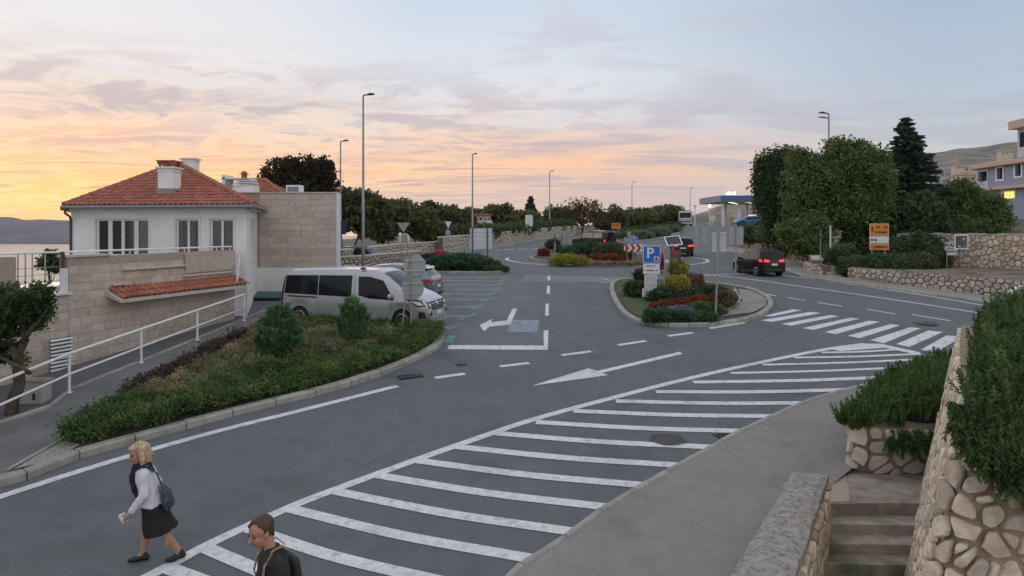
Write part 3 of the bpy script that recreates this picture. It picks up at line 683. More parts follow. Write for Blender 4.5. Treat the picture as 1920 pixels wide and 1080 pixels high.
def tile_mesh(wid, ln, nm='tile'):
    v = []; n = 5
    for k, (y, r_) in enumerate(((-.02, wid * .54), (ln + .05, wid * .46))):
        for i in range(n): t = math.pi * i / (n - 1); v.append((math.cos(t) * r_, y, math.sin(t) * r_ * .75 + (.03 if k == 0 else .0)))
    for i in range(n): t = math.pi * i / (n - 1); r_ = wid * .44; v.append((math.cos(t) * r_, -.02, math.sin(t) * r_ * .75 + .016))
    me = bpy.data.meshes.new(nm); me.from_pydata(v, [], [(i, i + 1, n + i + 1, n + i) for i in range(n - 1)] + [(2 * n + i, 2 * n + i + 1, i + 1, i) for i in range(n - 1)])
    me.materials.append(m_tile); return me
TILE = tile_mesh(.215, .36)
def tile_face(root, a, b, c, cw=.215, rl=.36, limit=300, name='tile', apex2=None, jit=.012):
    """tiles on a roof face with eave a->b and apex c (or ridge c..apex2)"""
    a, b, c = Vector(a), Vector(b), Vector(c); t = (b - a).normalized(); nrm = t.cross(c - a).normalized()
    if nrm.z < 0: nrm = -nrm
    s = nrm.cross(t).normalized()
    if s.z < 0: s = -s
    Ln = (b - a).length; tri = [(0, 0), (Ln, 0)] + ([((apex2 - a).dot(t), (apex2 - a).dot(s))] if apex2 is not None else []) + [((c - a).dot(t), (c - a).dot(s))]
    def inside(x, y):
        sg = []
        for (x0, y0), (x1, y1) in zip(tri, tri[1:] + tri[:1]): sg.append((x1 - x0) * (y - y0) - (y1 - y0) * (x - x0) > -.06)
        return all(sg)
    H_ = max(q[1] for q in tri); n = 0; rest = MB(); off = Vector(root_of(root).location)
    for j in range(int(H_ / rl) + 1):
        for i in range(int(Ln / cw) + 1):
            x, y = (i + .5) * cw, j * rl
            if not inside(x, y + rl * .6): continue
            yaw = random.uniform(-.02, .02); t2 = (t + s * yaw).normalized(); s2 = nrm.cross(t2) if nrm.cross(t2).dot(s) > 0 else -nrm.cross(t2)
            p = a + t * x + s * (y + random.uniform(-jit, jit)) + nrm * random.uniform(.0, .012)
            M4 = Matrix((t2, s2, nrm)).transposed().to_4x4(); M4.translation = p - off
            if n < limit:
                o = link(name, TILE, root); o.matrix_local = M4; n += 1
            else:
                rest.add([M4 @ v.co + off for v in TILE.vertices], [tuple(f.vertices) for f in TILE.polygons])
    if rest.v: q = rest.build('tile_field', m_tile, root, fix=False); q['kind'] = 'stuff'
def hip_tiles(root, a, b, step=.36, r_=.12):
    n = max(1, int((b - a).length / step)); mb = MB(); d = (b - a).normalized()
    for i in range(n):
        p, q = a.lerp(b, i / n), a.lerp(b, (i + 1.12) / n); mb.tube([p, q], [r_, r_ * .82], 8)
    mb.build('hip_ridge', m_tile, root)
# ---------------------------------------------------------------- white house
FL, FR, SR = A(133, 400, 26.8), A(463, 400, 25.6), A(489, 400, 34.0); BLc = FL + (SR - FR)
house = thing('white_house', 'white rendered house under a red barrel tile pyramid roof beside the parked van', 'house', ((FL.x + FR.x) / 2, 28, G(27)))
WT = CAMZ + .80; wf = Wall(FL, FR); ws = Wall(FR, SR)
def uu(w, *px): return [w.u(p) for p in px]
zt = wf.z(300, 411); zb = CAMZ - 1.15
wins = [(uu(wf, 180, 279), [uu(wf, 184, 201), uu(wf, 209, 226), uu(wf, 232, 250), uu(wf, 258, 276)]), (uu(wf, 330, 373), [uu(wf, 333.5, 350), uu(wf, 354.5, 370)]), (uu(wf, 394, 438), [uu(wf, 397.5, 413.5), uu(wf, 418, 435)])]
b = MB(); wf.holed(b, 0, wf.len, G(27) - 1.5, WT, [(w[0][0], w[0][1], zb, zt) for w in wins])
zs0, zs1 = CAMZ - 1.35, CAMZ + .30; us = (1.9, 2.9, 3.2, 4.2)
ws.holed(b, 0, ws.len, G(27) - 1.5, WT, [(us[0], us[1], zs0, zs1), (us[2], us[3], zs0, zs1)])
Wall(SR, BLc).holed(b, 0, wf.len, G(27) - 3, WT, []); Wall(BLc, FL).holed(b, 0, ws.len, G(27) - 3, WT, [])
b.build('wall', m_white, house)
for k, (w, p) in enumerate(wins): wf.window(house, w[0], w[1], zb, zt, p, cur=m_cur if k == 2 else m_curd)
for a, c in ((us[0], us[1]), (us[2], us[3])): ws.window(house, a, c, zs0, zs1, [(a + .08, c - .08)], True)
EL, ER, ES = A(119, 387.5, 26.2), A(476, 385, 25.05), A(502, 396, 34.4); EZ = CAMZ + .80
for q in (EL, ER, ES): q.z = EZ
EB = EL + (ES - ER); AP = A(334, 309, 31.0)
b = MB(); b.add([EL, ER, ES, EB, AP], [(0, 1, 4), (1, 2, 4), (2, 3, 4), (3, 0, 4), (3, 2, 1, 0)]); b.build('roof', m_deck, house)
tile_face(house, EL, ER, AP); tile_face(house, ER, ES, AP, limit=0)
for q in (EL, ER): hip_tiles(house, q + Vector((0, 0, .06)), AP + Vector((0, 0, .08)))
b = MB(); wf.box(b, -.1, wf.len + .1, WT - .16, WT - .003, .003, .28); wf.box(b, -.1, wf.len + .12, WT - .23, WT - .163, .003, .12); b.build('cornice', m_trim, house)
b = MB(); ws.box(b, .05, ws.len, WT - .14, WT - .006, .003, .22); b.build('cornice', m_trim, house)
b = MB(); b.tube([EL + Vector((-.05, -.06, -.03)), ER + Vector((.05, -.06, -.03))], .065, 8); b.tube([ER + Vector((.05, -.06, -.03)), ES + Vector((.1, 0, -.03))], .065, 8); b.build('gutter', m_lead, house)
dpx = [A(122, 392, 26.2), A(122, 400, 26.2), A(131, 406, 26.6), A(132.5, 412, 26.75), A(132.5, 500, 26.75)]
b = MB(); b.tube(dpx, .045, 8); b.box(A(121, 392, 26.2), (.24, .16, .12)); b.build('downpipe', m_bronze, house)
def chimney(px0, px1, pyt, pyb, Y, cap=True):
    a, c = A(px0, pyb, Y), A(px1, pyt, Y); w = c.x - a.x; cx = (a.x + c.x) / 2; cy = Y + w / 2; b = MB(); b.box((cx, cy, (a.z + c.z) / 2 - .4), (w, w, c.z - a.z + .8)); o = b.build('chimney', m_white, house, bevel=.02)
    b = MB(); b.box((cx, cy, c.z + .02), (w + .14, w + .14, .07)); b.box((cx, cy, c.z - .12), (w + .05, w + .05, .05)); b.build('coping', m_trim, o)
    if cap:
        b = MB(); b.box((cx, cy, a.z + .12), (w + .08, w + .1, .3)); b.build('flashing', m_lead, o)
        b = MB()
        for sx in (-1, 0, 1):
            for sy in (-1, 1): b.box((cx + sx * w * .4, cy + sy * w * .36, c.z + .12), (.09, .09, .14))
        for sy in (-1, 1):
            for sx in (-1, 1): b.tube([(cx + sx * w * .25 - .2, cy + sy * w * .3, c.z + .22), (cx + sx * w * .25 + .2, cy + sy * w * .3, c.z + .22)], .085, 8)
        b.box((cx, cy, c.z + .29), (w + .1, w + .1, .05)); b.build('chimney_cap', m_tile, o)
chimney(295.5, 325, 315, 366, 26.75); chimney(340, 363.5, 298, 325, 32.5, False)
# ---------------------------------------------------------------- stone faced annex
AL, AR = A(486, 400, 31.4), A(635, 400, 31.4); wa = Wall(AL, AR)
annex = thing('stone_annex', 'flat roofed block faced in beige stone beside the white house', 'building', ((AL.x + AR.x) / 2, 33.5, G(31.4)))
zt = CAMZ + 1.58; zp = CAMZ - 1.92
ABX = A(638, 0, 36.6).x; AP4 = lambda e: [(AL.x - e - 1, 31.4 - e), (AR.x + e, 31.4 - e), (ABX + e, 36.6), (AL.x - 3 - e, 36.6)]
b = MB(); b.prism(AP4(0), zp, zt - .01); b.build('wall', m_blockj, annex)
lay_blocks(annex, wa, 0, wa.len - .1, zp, zt - .02, .29, .5, .95, m_block, seed=4)
b = MB(); wa.box(b, wa.len - .1, wa.len + .04, zp, zt, -.2, .03); b.build('corner_trim', m_trim, annex)
b = MB(); b.prism(AP4(.05), zt - .006, zt + .05); b.build('roof', m_cop, annex)
b = MB(); b.prism(AP4(.04), zp - 1.8, zp - .003); b.build('plinth', m_white, annex)
c = A(553, 362, 32.6); b = MB(); b.box((c.x, c.y, zt + .24), (.72, .5, .4)); o = b.build('air_conditioner', m_trim, annex, bevel=.02)
b = MB(); b.box((c.x - .01, c.y - .253, zt + .24), (.54, .01, .24)); b.build('vent', mat('grey_vent', (.2, .22, .24), .6), o)
c = A(588, 362, 33.0); b = MB(); b.box((c.x, c.y, zt + .07), (.7, .5, .06)); b.build('skylight', m_trim, annex, bevel=.01)
MB().box((A(515, 0, 30.2).x, 30.0, G(30) + .05), (1.9, 2.4, .07)).build('door_mat', mat('teal_mat', (.06, .12, .145), .9, .15), annex)
# ---------------------------------------------------------------- second tiled house behind
rear = thing('tiled_house', 'house behind the annex with a ribbed red tile roof and white chimney block', 'house', (A(490, 0, 39).x, 39, G(39)))
e0, e1 = A(436, 384, 36.5), A(556, 384, 36.5); r0, r1 = A(470, 338, 40.5), A(497, 338, 40.5); d = Vector((0, 8, 0)); m_in = Vector((0, .4, 0))
b = MB(); b.add([e0, e1, r1, r0, e0 + d, e1 + d], [(0, 1, 2, 3), (1, 5, 2), (5, 4, 3, 2), (4, 0, 3), (0, 4, 5, 1)]); b.build('roof', m_deck, rear)
tile_face(rear, e0, e1, r0, .24, .42, 300, apex2=r1); hip_tiles(rear, e1 + Vector((0, 0, .05)), r1 + Vector((0, 0, .05))); hip_tiles(rear, r0 + Vector((0, 0, .05)), r1 + Vector((0, 0, .05)))
b = MB(); b.box(((e0.x + e1.x) / 2, 40.6, e0.z - 3), (e1.x - e0.x - .8, 7.4, 5.9)); b.build('wall', m_white, rear)
a, c = A(437, 366, 36.8), A(474, 349, 36.8); b = MB(); b.box(((a.x + c.x) / 2, 37.3, (a.z + c.z) / 2 - .3), (c.x - a.x, 1., c.z - a.z + .6)); o = b.build('chimney', m_white, rear, bevel=.02)
b = MB()
for k, e in ((0, .1), (.14, .0), (.26, -.06)): b.box(((a.x + c.x) / 2 - .02, 37.3, c.z + .05 + k), (c.x - a.x - .06 + e, .95 + e, .07))
b.build('coping', m_trim, o)
b = MB(); p, q = A(416, 345, 37), A(466, 333, 37); b.box(((p.x + q.x) / 2, 37.6, q.z - .04), (q.x - p.x, 1.2, .09)); b.box((p.x + .08, 37.6, q.z - .2), (.16, 1.2, .7)); b.build('roof_slab', m_trim, rear)
p = A(458, 333, 37); b = MB(); b.tube([p, p + Vector((0, 0, .34))], [.16, .13], 8); b.box(p + Vector((0, 0, .2)), (.4, .34, .05)); b.build('chimney_pot', m_tile, rear)
# ---------------------------------------------------------------- terrace wall
TA, TB = A(-70, 500, 16.4), A(440, 500, 25.2); wt = Wall(TA, TB)
ter = thing('terrace_wall', 'long terrace wall of beige stone blocks below the white house', 'wall', ((TA.x + TB.x) / 2, (TA.y + TB.y) / 2, G(20) - .6))
TT = CAMZ - .88; TLo = CAMZ - 1.93; zb = CAMZ - 5.6; u30, u128 = wt.u(30), wt.u(128); TW = .34
b = MB(); wt.box(b, -9, u30, zb, TT + .08, -TW, 0); wt.box(b, u30, u128, zb, TLo, -TW, 0); wt.box(b, u128, wt.len, zb, TT, -TW, 0); b.build('core', m_blockj, ter)
lu0, lu1 = wt.u(94), wt.u(132); lz0, lz1 = CAMZ - 4.05, CAMZ - 3.12
sk = [(u30, u128, TLo - .1, 99), (lu0, lu1, lz0, lz1)]
lay_blocks(ter, wt, -4, u30, zb + 1.0, TT + .06, .24, .38, .7, m_block, seed=6, limit=140)
lay_blocks(ter, wt, u30, u128, zb + 1.0, TLo - .02, .24, .38, .7, m_block, skip=sk, seed=7, limit=60)
lay_blocks(ter, wt, u128, wt.len, zb + 1.0, TT - .01, .24, .38, .7, m_block, seed=8, limit=170)
def ledge(px0, px1, z, d=.1, t=.06, m=None):
    b = MB(); wt.box(b, wt.u(px0), wt.u(px1), z - t, z, -.05, d); b.build('coping', m or m_cop, ter, bevel=.01)
b = MB(); wt.box(b, u128 - .05, wt.u(205), TT + .004, TT + .07, -TW - .04, .06); b.build('coping', m_cop, ter)
ledge(230, 344, CAMZ - 1.30, .13); ledge(343, 437, CAMZ - 1.66, .12); ledge(208, 235, CAMZ - 1.74, .12)
b = MB(); wt.box(b, wt.u(345), wt.u(438), CAMZ - 1.6, TT - .03, .02, .07); b.build('parapet_panel', m_block, ter)
b = MB(); wt.box(b, u30, u128 + .06, TLo + .003, TLo + .07, -TW - .05, .1); b.build('window_sill', m_trim, ter)
b = MB(); wt.box(b, wt.u(118), u128 - .02, TLo + .07, TLo + .75, -.12, .02); b.build('side_panel', m_trim, ter)
lo = MB(); wt.box(lo, lu0, lu1, lz0, lz1, -.02, .018); lo = lo.build('vent_frame', m_dark, ter)
for k in range(9):
    z = lz0 + (lz1 - lz0) * (k + .5) / 9; b = MB(); b.box(wt.pt((lu0 + lu1) / 2, z, .045), ((lu1 - lu0) + .04, .075, .022), m=Matrix.Rotation(wt.rz, 3, 'Z') @ Matrix.Rotation(R(38), 3, 'X')); b.build('slat', m_trim, lo)
# tiled awning
aw0, aw1 = wt.u(198), wt.u(439); az0 = CAMZ - 1.98
b = MB(); q = [wt.pt(aw0, az0 + .04, .0), wt.pt(aw0, az0 - .12, 0), wt.pt(aw0, az0 - .30, .62), wt.pt(aw0, az0 - .22, .62)]; b.slab(q, (wt.t * (aw1 - aw0)).to_3d()); b.build('awning', m_cop, ter)
ta, tb = wt.pt(aw0 + .1, az0 - .2, .55), wt.pt(aw1, az0 - .2, .55); tcx = wt.pt(aw0 + .1, az0 + .08, 0); tdx = wt.pt(aw1, az0 + .08, 0)
tile_face(ter, ta, tb, tcx, .2, .30, 100, 'awning_tile', apex2=tdx)
# terrace rail
rail = thing('terrace_railing', 'thin white metal railing along the top of the terrace wall', 'railing', wt.pt(wt.len / 2, TT, -.15))
b = MB(); b.tube([wt.pt(0, TT + .17, -.15), wt.pt(wt.len, TT + .13, -.15)], .03, 8); b.build('top_rail', m_railw, rail)
for px in (150, 185, 215, 250, 285, 320, 352, 385, 412, 437): u = wt.u(px); MB().tube([wt.pt(u, TT - .02, -.15), wt.pt(u, TT + .15, -.15)], .016, 6).build('post', m_railw, rail)
b = MB()
for k in range(4): z = TLo + .2 + k * .2; b.tube([wt.pt(u30 + .02, z, -.15), wt.pt(u128 - .03, z, -.15)], .009, 5)
b.build('wire', m_galv, rail)
for px in (41, 55, 68, 92): u = wt.u(px); MB().tube([wt.pt(u, TLo + .05, -.15), wt.pt(u, TT + .16, -.15)], .018, 6).build('post', m_galv, rail)
u = wt.u(122); MB().tube([wt.pt(u, TLo + .05, -.1), wt.pt(u, TT + .17, -.1)], .05, 8).build('post', m_bronze, rail)
# small scroll railing at the end of the terrace
sr = thing('scroll_railing', 'small white wrought iron stair railing at the right end of the terrace', 'railing', wt.pt(wt.len + .1, CAMZ - 2.3, .3))
b = MB(); o0 = wt.pt(wt.len + .12, 0, .1); pr = [Vector((o0.x + dx, o0.y - dy, CAMZ + dz)) for dx, dy, dz in ((0, 0, -1.1), (.1, .2, -1.2), (.16, .5, -1.5), (.18, .7, -2.3))]; b.tube(pr, .022, 6)
for k in range(7):
    z = CAMZ - 1.25 - k * .14; b.tube([(o0.x, o0.y, z), (o0.x + .08, o0.y - .2, z + .05), (o0.x + .15, o0.y - .5, z - .02)], .01, 5)
b.tube([(o0.x, o0.y, CAMZ - 1.1), (o0.x, o0.y, CAMZ - 2.3)], .022, 6); b.build('scrollwork', m_railw, sr)
# parked white van roof and sea-side tree seen through the terrace gap are further down
# ---------------------------------------------------------------- white tube handrail along the left pavement
hr = thing('handrail', 'white tubular handrail with two rails along the sloping left pavement', 'handrail', P(265, 681))
tops = []; mids = []
for x, y in ((-95, 846), (130, 737), (265, 681), (370, 638), (458, 602)):
    p = P(x, y, .05); t = p + Vector((0, 0, .98)); MB().tube([p, t], .034, 10).build('post', m_railw, hr, smooth=False); tops.append(t); mids.append(p + Vector((0, 0, .47)))
    MB().disc(p + Vector((0, 0, .015)), .075, .03, 'Z', 12).build('base_plate', m_railw, hr)
ext = lambda q: [q[0] + (q[0] - q[1])] + q
b = MB(); b.tube(ext(tops) + [tops[-1] + Vector((.05, .12, -.05))], .037, 10); b.build('top_rail', m_railw, hr, smooth=True)
b = MB(); b.tube(ext(mids), .03, 10); b.build('mid_rail', m_railw, hr, smooth=True)
# ---------------------------------------------------------------- rubble walls
class Path:
    def __init__(s, pts, n=6):
        s.p = curve([Vector(q[:2]) for q in pts], n); s.s = [0]
        for a, b in zip(s.p, s.p[1:]): s.s.append(s.s[-1] + (b - a).length)
        s.len = s.s[-1]
    def at(s, u):
        u = min(max(u, 0), s.len); k = int(np.clip(np.searchsorted(s.s, u) - 1, 0, len(s.p) - 2)); f = (u - s.s[k]) / max(1e-9, s.s[k + 1] - s.s[k])
        def tg(i): return (s.p[min(i + 1, len(s.p) - 1)] - s.p[max(i - 1, 0)]).normalized()
        t = tg(k).lerp(tg(k + 1), f).normalized(); return s.p[k].lerp(s.p[k + 1], f), t
def rubble(name, label, pts, ht, thick, size, m, mort, seed, side=1, limit=300, gap=.03, depth=.05, cap=None, batter=(0, 0), zfun=None, base=-.25, aspect=1.35, group=None, capm=None, v0=0., prio=None, extra=.12):
    """wall on a path; side=+1 shows the right hand of the path. ht: number or f(u)"""
    pa = Path(pts); hf = ht if callable(ht) else (lambda u: ht); mid = pa.at(pa.len / 2)[0]
    gz = zfun or (lambda q: G(q.y)); root = thing(name, label, 'wall', (mid.x, mid.y, gz(mid)), group=group)
    def mp(u, v, d):
        q, t = pa.at(u); n = Vector((t.y, -t.x)) * side; x = q + n * d + Vector(batter) * (v - v0); return Vector((x.x, x.y, gz(q) + v))
    us = np.linspace(0, pa.len, max(2, int(pa.len / .4))); rings = []
    for u in us: H_ = hf(u); rings.append([mp(u, base, 0), mp(u, H_, 0), mp(u, H_, -thick), mp(u, base, -thick)])
    b = MB(); b.loft(rings); b.build('core', mort, root)
    lay_stones(root, stone_cells(0, pa.len, base * .2, max(hf(u) for u in us), size, seed, aspect, extra=extra), mp, m, gap, depth, seed, limit, vclamp=lambda u: (base * .2, hf(u)), rough=size * .035, prio=prio)
    if cap:
        n = max(2, int(pa.len / .55)); 
        if limit == 0:
            rg = []
            for u in us: H_ = hf(u); rg.append([mp(u, H_ + .004, .05), mp(u, H_ + cap, .05), mp(u, H_ + cap, -thick - .05), mp(u, H_ + .004, -thick - .05)])
            MB().loft(rg).build('coping', capm or m, root)
        else:
            r = random.Random(seed)
            for i in range(n):
                a, c = pa.len * i / n + .01, pa.len * (i + 1) / n - .01; e = r.uniform(.7, 1.3); rg = []
                for u in (a, (a + c) / 2, c): H_ = hf(u); k = .03 if u in (a, c) else 0; rg.append([mp(u, H_ + .004, .05 - k), mp(u, H_ + cap * e - k, .035 - k), mp(u, H_ + cap * e - k, -thick - .03), mp(u, H_ + .004, -thick - .04)])
                bb = MB(); bb.loft(rg); link('coping_stone', bb.mesh('coping_stone', capm or m, Vector(root.location)), root)
    return root, mp, pa
# low wall beside the right pavement, its step gap and the curved wall up the road
LWP = [P(1590, 522).xy, P(1650, 531).xy, P(1760, 545).xy, P(1900, 562).xy, P(2080, 585).xy]
rubble('stone_wall', 'low pale rubble wall with a clipped hedge on it beside the right pavement', LWP, lambda u: .62 + .10 * min(u, 9) / 3 * .9, .45, .225, m_stonel, m_mortd, 11, 1, 300, .035, .05)
rubble('stone_wall', 'short stone pier wall left of the steps by the street name post', [P(1508, 509).xy, P(1524, 515).xy, P(1545, 519).xy], .62, .45, .27, m_stonel, m_mortd, 12, 1, 60, .045, .06)
st = thing('garden_steps', 'narrow dark steps between two ends of the low stone wall', 'steps', P(1560, 521))
for k in range(4): p = P(1567, 521); MB().box((p.x + k * .05, p.y + .3 + k * .28, p.z + .07 + k * .14), (.75, .34, .15)).build('step', m_step, st, bevel=.01)
rubble('stone_wall', 'curved reddish stone wall rising towards the fuel station', [P(1375, 461).xy, P(1420, 472).xy, P(1470, 484).xy, P(1500, 493).xy, P(1520, 505).xy, P(1524, 513).xy], lambda u: 1.05 - .02 * u if u < 18 else .75, .5, .30, mat('rubble_red', (.46, .31, .215), .9, .2, 7, .4, rand=.2, col2=(.36, .27, .2), c2scale=1), m_mortd, 13, 1, 0, .05, .05, cap=.1, capm=m_cop)
# tall wall behind
TWP = [A(1682, 500, 40.5).xy, A(1790, 500, 38.0).xy, A(1900, 500, 35.2).xy, A(2010, 500, 33).xy]
pav = MB(); tz0 = CAMZ - 2.35
rubble('retaining_wall', 'tall brown rubble retaining wall behind the picture sign', TWP, 1.88, .5, .27, m_stone, m_mortar, 14, 1, 300, .042, .045, zfun=lambda q: tz0, cap=.09, capm=m_stoneg)
terrace = [p for p in curve([Vector(q[:2]) for q in LWP], 6)]
tb_ = curve([Vector(q[:2]) for q in TWP], 6)
b = MB(); n = 40; la = resample(offset_line(terrace, .2), .5)[:1] ; la = [terrace[min(len(terrace) - 1, int(i * (len(terrace) - 1) / n))] + Vector((.25, .35)) for i in range(n + 1)]; lb = [tb_[min(len(tb_) - 1, int(i * (len(tb_) - 1) / n))] + Vector((0, .1)) for i in range(n + 1)]
vs = [(p.x, p.y, G(p.y) + .60) for p in la] + [(p.x, p.y, tz0 + .12) for p in lb]; b.add(vs, [(i, i + 1, n + 2 + i, n + 1 + i) for i in range(n)]); o = b.build('wall_terrace', mat('terrace_gravel', (.24, .185, .14), 1, .25, 9, .6, col2=(.10, .10, .06), c2scale=1.2)); o['kind'] = 'structure'
# far left walls
rubble('stone_wall', 'front grey stone wall between the annex and the shrub island', [P(622, 503).xy, P(680, 499).xy, P(740, 493).xy, P(790, 487).xy], .62, .4, .26, m_stoneg, m_mortd, 15, 1, 0, .05, .05, cap=.08, capm=m_cop)
rubble('stone_wall', 'grey stone wall behind the yield sign bending up to the far road', [P(640, 492).xy, P(700, 484).xy, P(760, 476).xy, P(835, 470).xy], .8, .5, .3, m_stoneg, m_mortd, 16, 1, 0, .05, .05, cap=.1, capm=m_cop)
rubble('stone_wall', 'long low stone wall with a clipped hedge on top along the far left road', [P(830, 472).xy, P(900, 463).xy, P(960, 455).xy, P(1020, 446).xy, P(1080, 440).xy], 1.25, .5, .4, m_stoneg, m_mortd, 17, 1, 0, .06, .05, cap=.12, capm=m_cop)
# ---------------------------------------------------------------- foreground: parapet, steps, planter, retaining pier
def px_(y, off=0.): return xpar(y) + off
par = thing('stone_parapet', 'stone parapet with a weathered concrete cap beside the foreground steps', 'parapet', (3.8, 8.5, CAMZ - 5.2))
PTZ = CAMZ - 4.0
b = MB(); b.prism([(4.64, 10.86), (5.12, 10.80), (3.14, 7.5), (.3, 3.0), (-.6, 3.0), (2.52, 7.6)], CAMZ - 7, PTZ - .12); b.build('core', m_mortar, par)
def parcap():
    l = resample([Vector((4.60, 10.93)), Vector((2.46, 7.6)), Vector((-.65, 2.9))], .18); r = resample([Vector((5.17, 10.88)), Vector((3.21, 7.6)), Vector((.42, 2.9))], .18); n = min(len(l), len(r)); g = random.Random(3); nw = 7; top = []
    for i in range(n):
        a, c = l[i * (len(l) - 1) // (n - 1)], r[i * (len(r) - 1) // (n - 1)]; a = a + Vector((g.uniform(-.03, .02), 0)); c = c + Vector((g.uniform(-.015, .015), 0)); row = []
        for k in range(nw):
            q = a.lerp(c, k / (nw - 1)); e = min(k, nw - 1 - k, i) / 1.; row.append(Vector((q.x, q.y, PTZ - (.035 if e < 1 else 0) + mnoise.noise(Vector((q.x * 4, q.y * 4, 0))) * .02)))
        top.append(row)
    b = MB(); rings = [[Vector((w[0].x, w[0].y, PTZ - .16))] + w + [Vector((w[-1].x, w[-1].y, PTZ - .16))] for w in top]; b.loft(rings); return b
parcap().build('cap', m_conc, par)
pr_ = Path([(5.14, 10.82), (4.17, 9.2), (3.16, 7.52), (2.0, 5.6)], 4)
def mpr(u, v, d): q, t = pr_.at(u); n = Vector((-t.y, t.x)); return Vector((q.x + n.x * d, q.y + n.y * d, v))
lay_stones(par, stone_cells(0, pr_.len, CAMZ - 6.2, PTZ - .14, .26, 21, 1.25), mpr, m_stone, .04, .05, 21, 120)
pl_ = Path([(4.62, 10.88), (3.52, 9.2), (2.48, 7.58), (1.2, 5.6)], 4)
def mpl(u, v, d): q, t = pl_.at(u); n = Vector((t.y, -t.x)); return Vector((q.x + n.x * d, q.y + n.y * d, v))
lay_stones(par, stone_cells(0, pl_.len, CAMZ - 5.2, PTZ - .14, .26, 22, 1.4), mpl, m_stonel, .04, .06, 22, 80)
stp = thing('stone_steps', 'worn mossy concrete steps going down between parapet and stone pier', 'steps', (5.6, 10, CAMZ - 6.5))
b = MB(); g = random.Random(5)
lp = [(4.66, 11.04), (5.4, 11.02), (6.2, 11.06), (7.6, 11.0), (8.2, 12.5), (6.25, 12.45), (5.6, 11.75)]
b.prism(lp, CAMZ - 5.4, G(11.6) + .035); b.build('landing', mat('landing_concrete', (.38, .325, .26), .95, .16, 5, .6, grain=.12, col2=(.25, .215, .18), c2scale=2.2, bscale=40), stp)
b = MB(); b.prism([(4.85, 11.15), (5.3, 11.06), (5.62, 11.1), (5.8, 11.4), (5.95, 11.8), (6.2, 12.42), (5.7, 12.2), (5.2, 11.75)], G(11.6) + .02, G(11.6) + .05); b.build('landing_patch', mat('landing_patch', (.40, .34, .265), .95, .12, 6, .5), stp, bevel=.01)
for k in range(11):
    y1, y0 = 11.04 - .30 * k, 10.74 - .30 * k; z = G(11.3) + .02 - .165 * (k + 1); xl = lambda y: 5.12 - (10.8 - y) * .601; n = 9
    x0, x1 = xl(y1) - .15, 7.6 - .25 * k; fr = [(x0 - .16 + (x1 - x0 + .16) * i / n, y0 + g.uniform(-.018, .018) - .10 * i / n) for i in range(n + 1)]
    b = MB(); b.prism(fr + [(x1, y1 + .2), (x0, y1 + .2)], z - .7, z); b.build('step', m_step, stp, bevel=.015)
# planter wall with rosemary
PLP = [(10.6, 17.8), (8.6, 15.3), (7.1, 13.5), (6.45, 12.72), (6.42, 12.5), (6.6, 12.4), (7.4, 12.38), (9.0, 12.36)]
_pl_root, _, _ = rubble('planter_wall', 'low round cornered stone planter wall at the head of the foreground steps', [(8.3, 14.9), (7.7, 14.2), (7.1, 13.5), (6.52, 12.8), (6.42, 12.55), (6.6, 12.4), (7.4, 12.38), (9.0, 12.36)], .80, .4, .30, m_stonel, m_mortar, 24, 1, 120, .05, .07, batter=(.06, .05), cap=None, aspect=1.2)
MB().prism([(6.7, 12.75), (7.4, 12.7), (9.4, 12.7), (11.5, 14.5), (10.9, 17.8), (8.8, 15.2)], G(12.4) - .3, G(12.4) + .74).build('soil_fill', m_soil, _pl_root)
# battered pier
PIER = [(8.2, 13.1), (6.95, 11.3), (5.6, 9.27), (4.6, 7.72), (4.44, 7.35), (4.6, 7.08), (5.0, 6.98), (7.4, 6.85)]
PB = CAMZ - 6.6; PH = 6.6 - 1.98
pier, mpp, ppath = rubble('stone_pier', 'battered pier wall of big round cream stones in the right corner', PIER, PH, .5, .25, m_stone, m_mortar, 27, -1 * -1, 300, .047, .055, zfun=lambda q: PB, base=0., batter=(.30, .10), v0=1.85, aspect=1.08, extra=.3, prio=lambda c: 0 if c.y > 1.0 and 1.5 < c.x < 7.6 else 1)
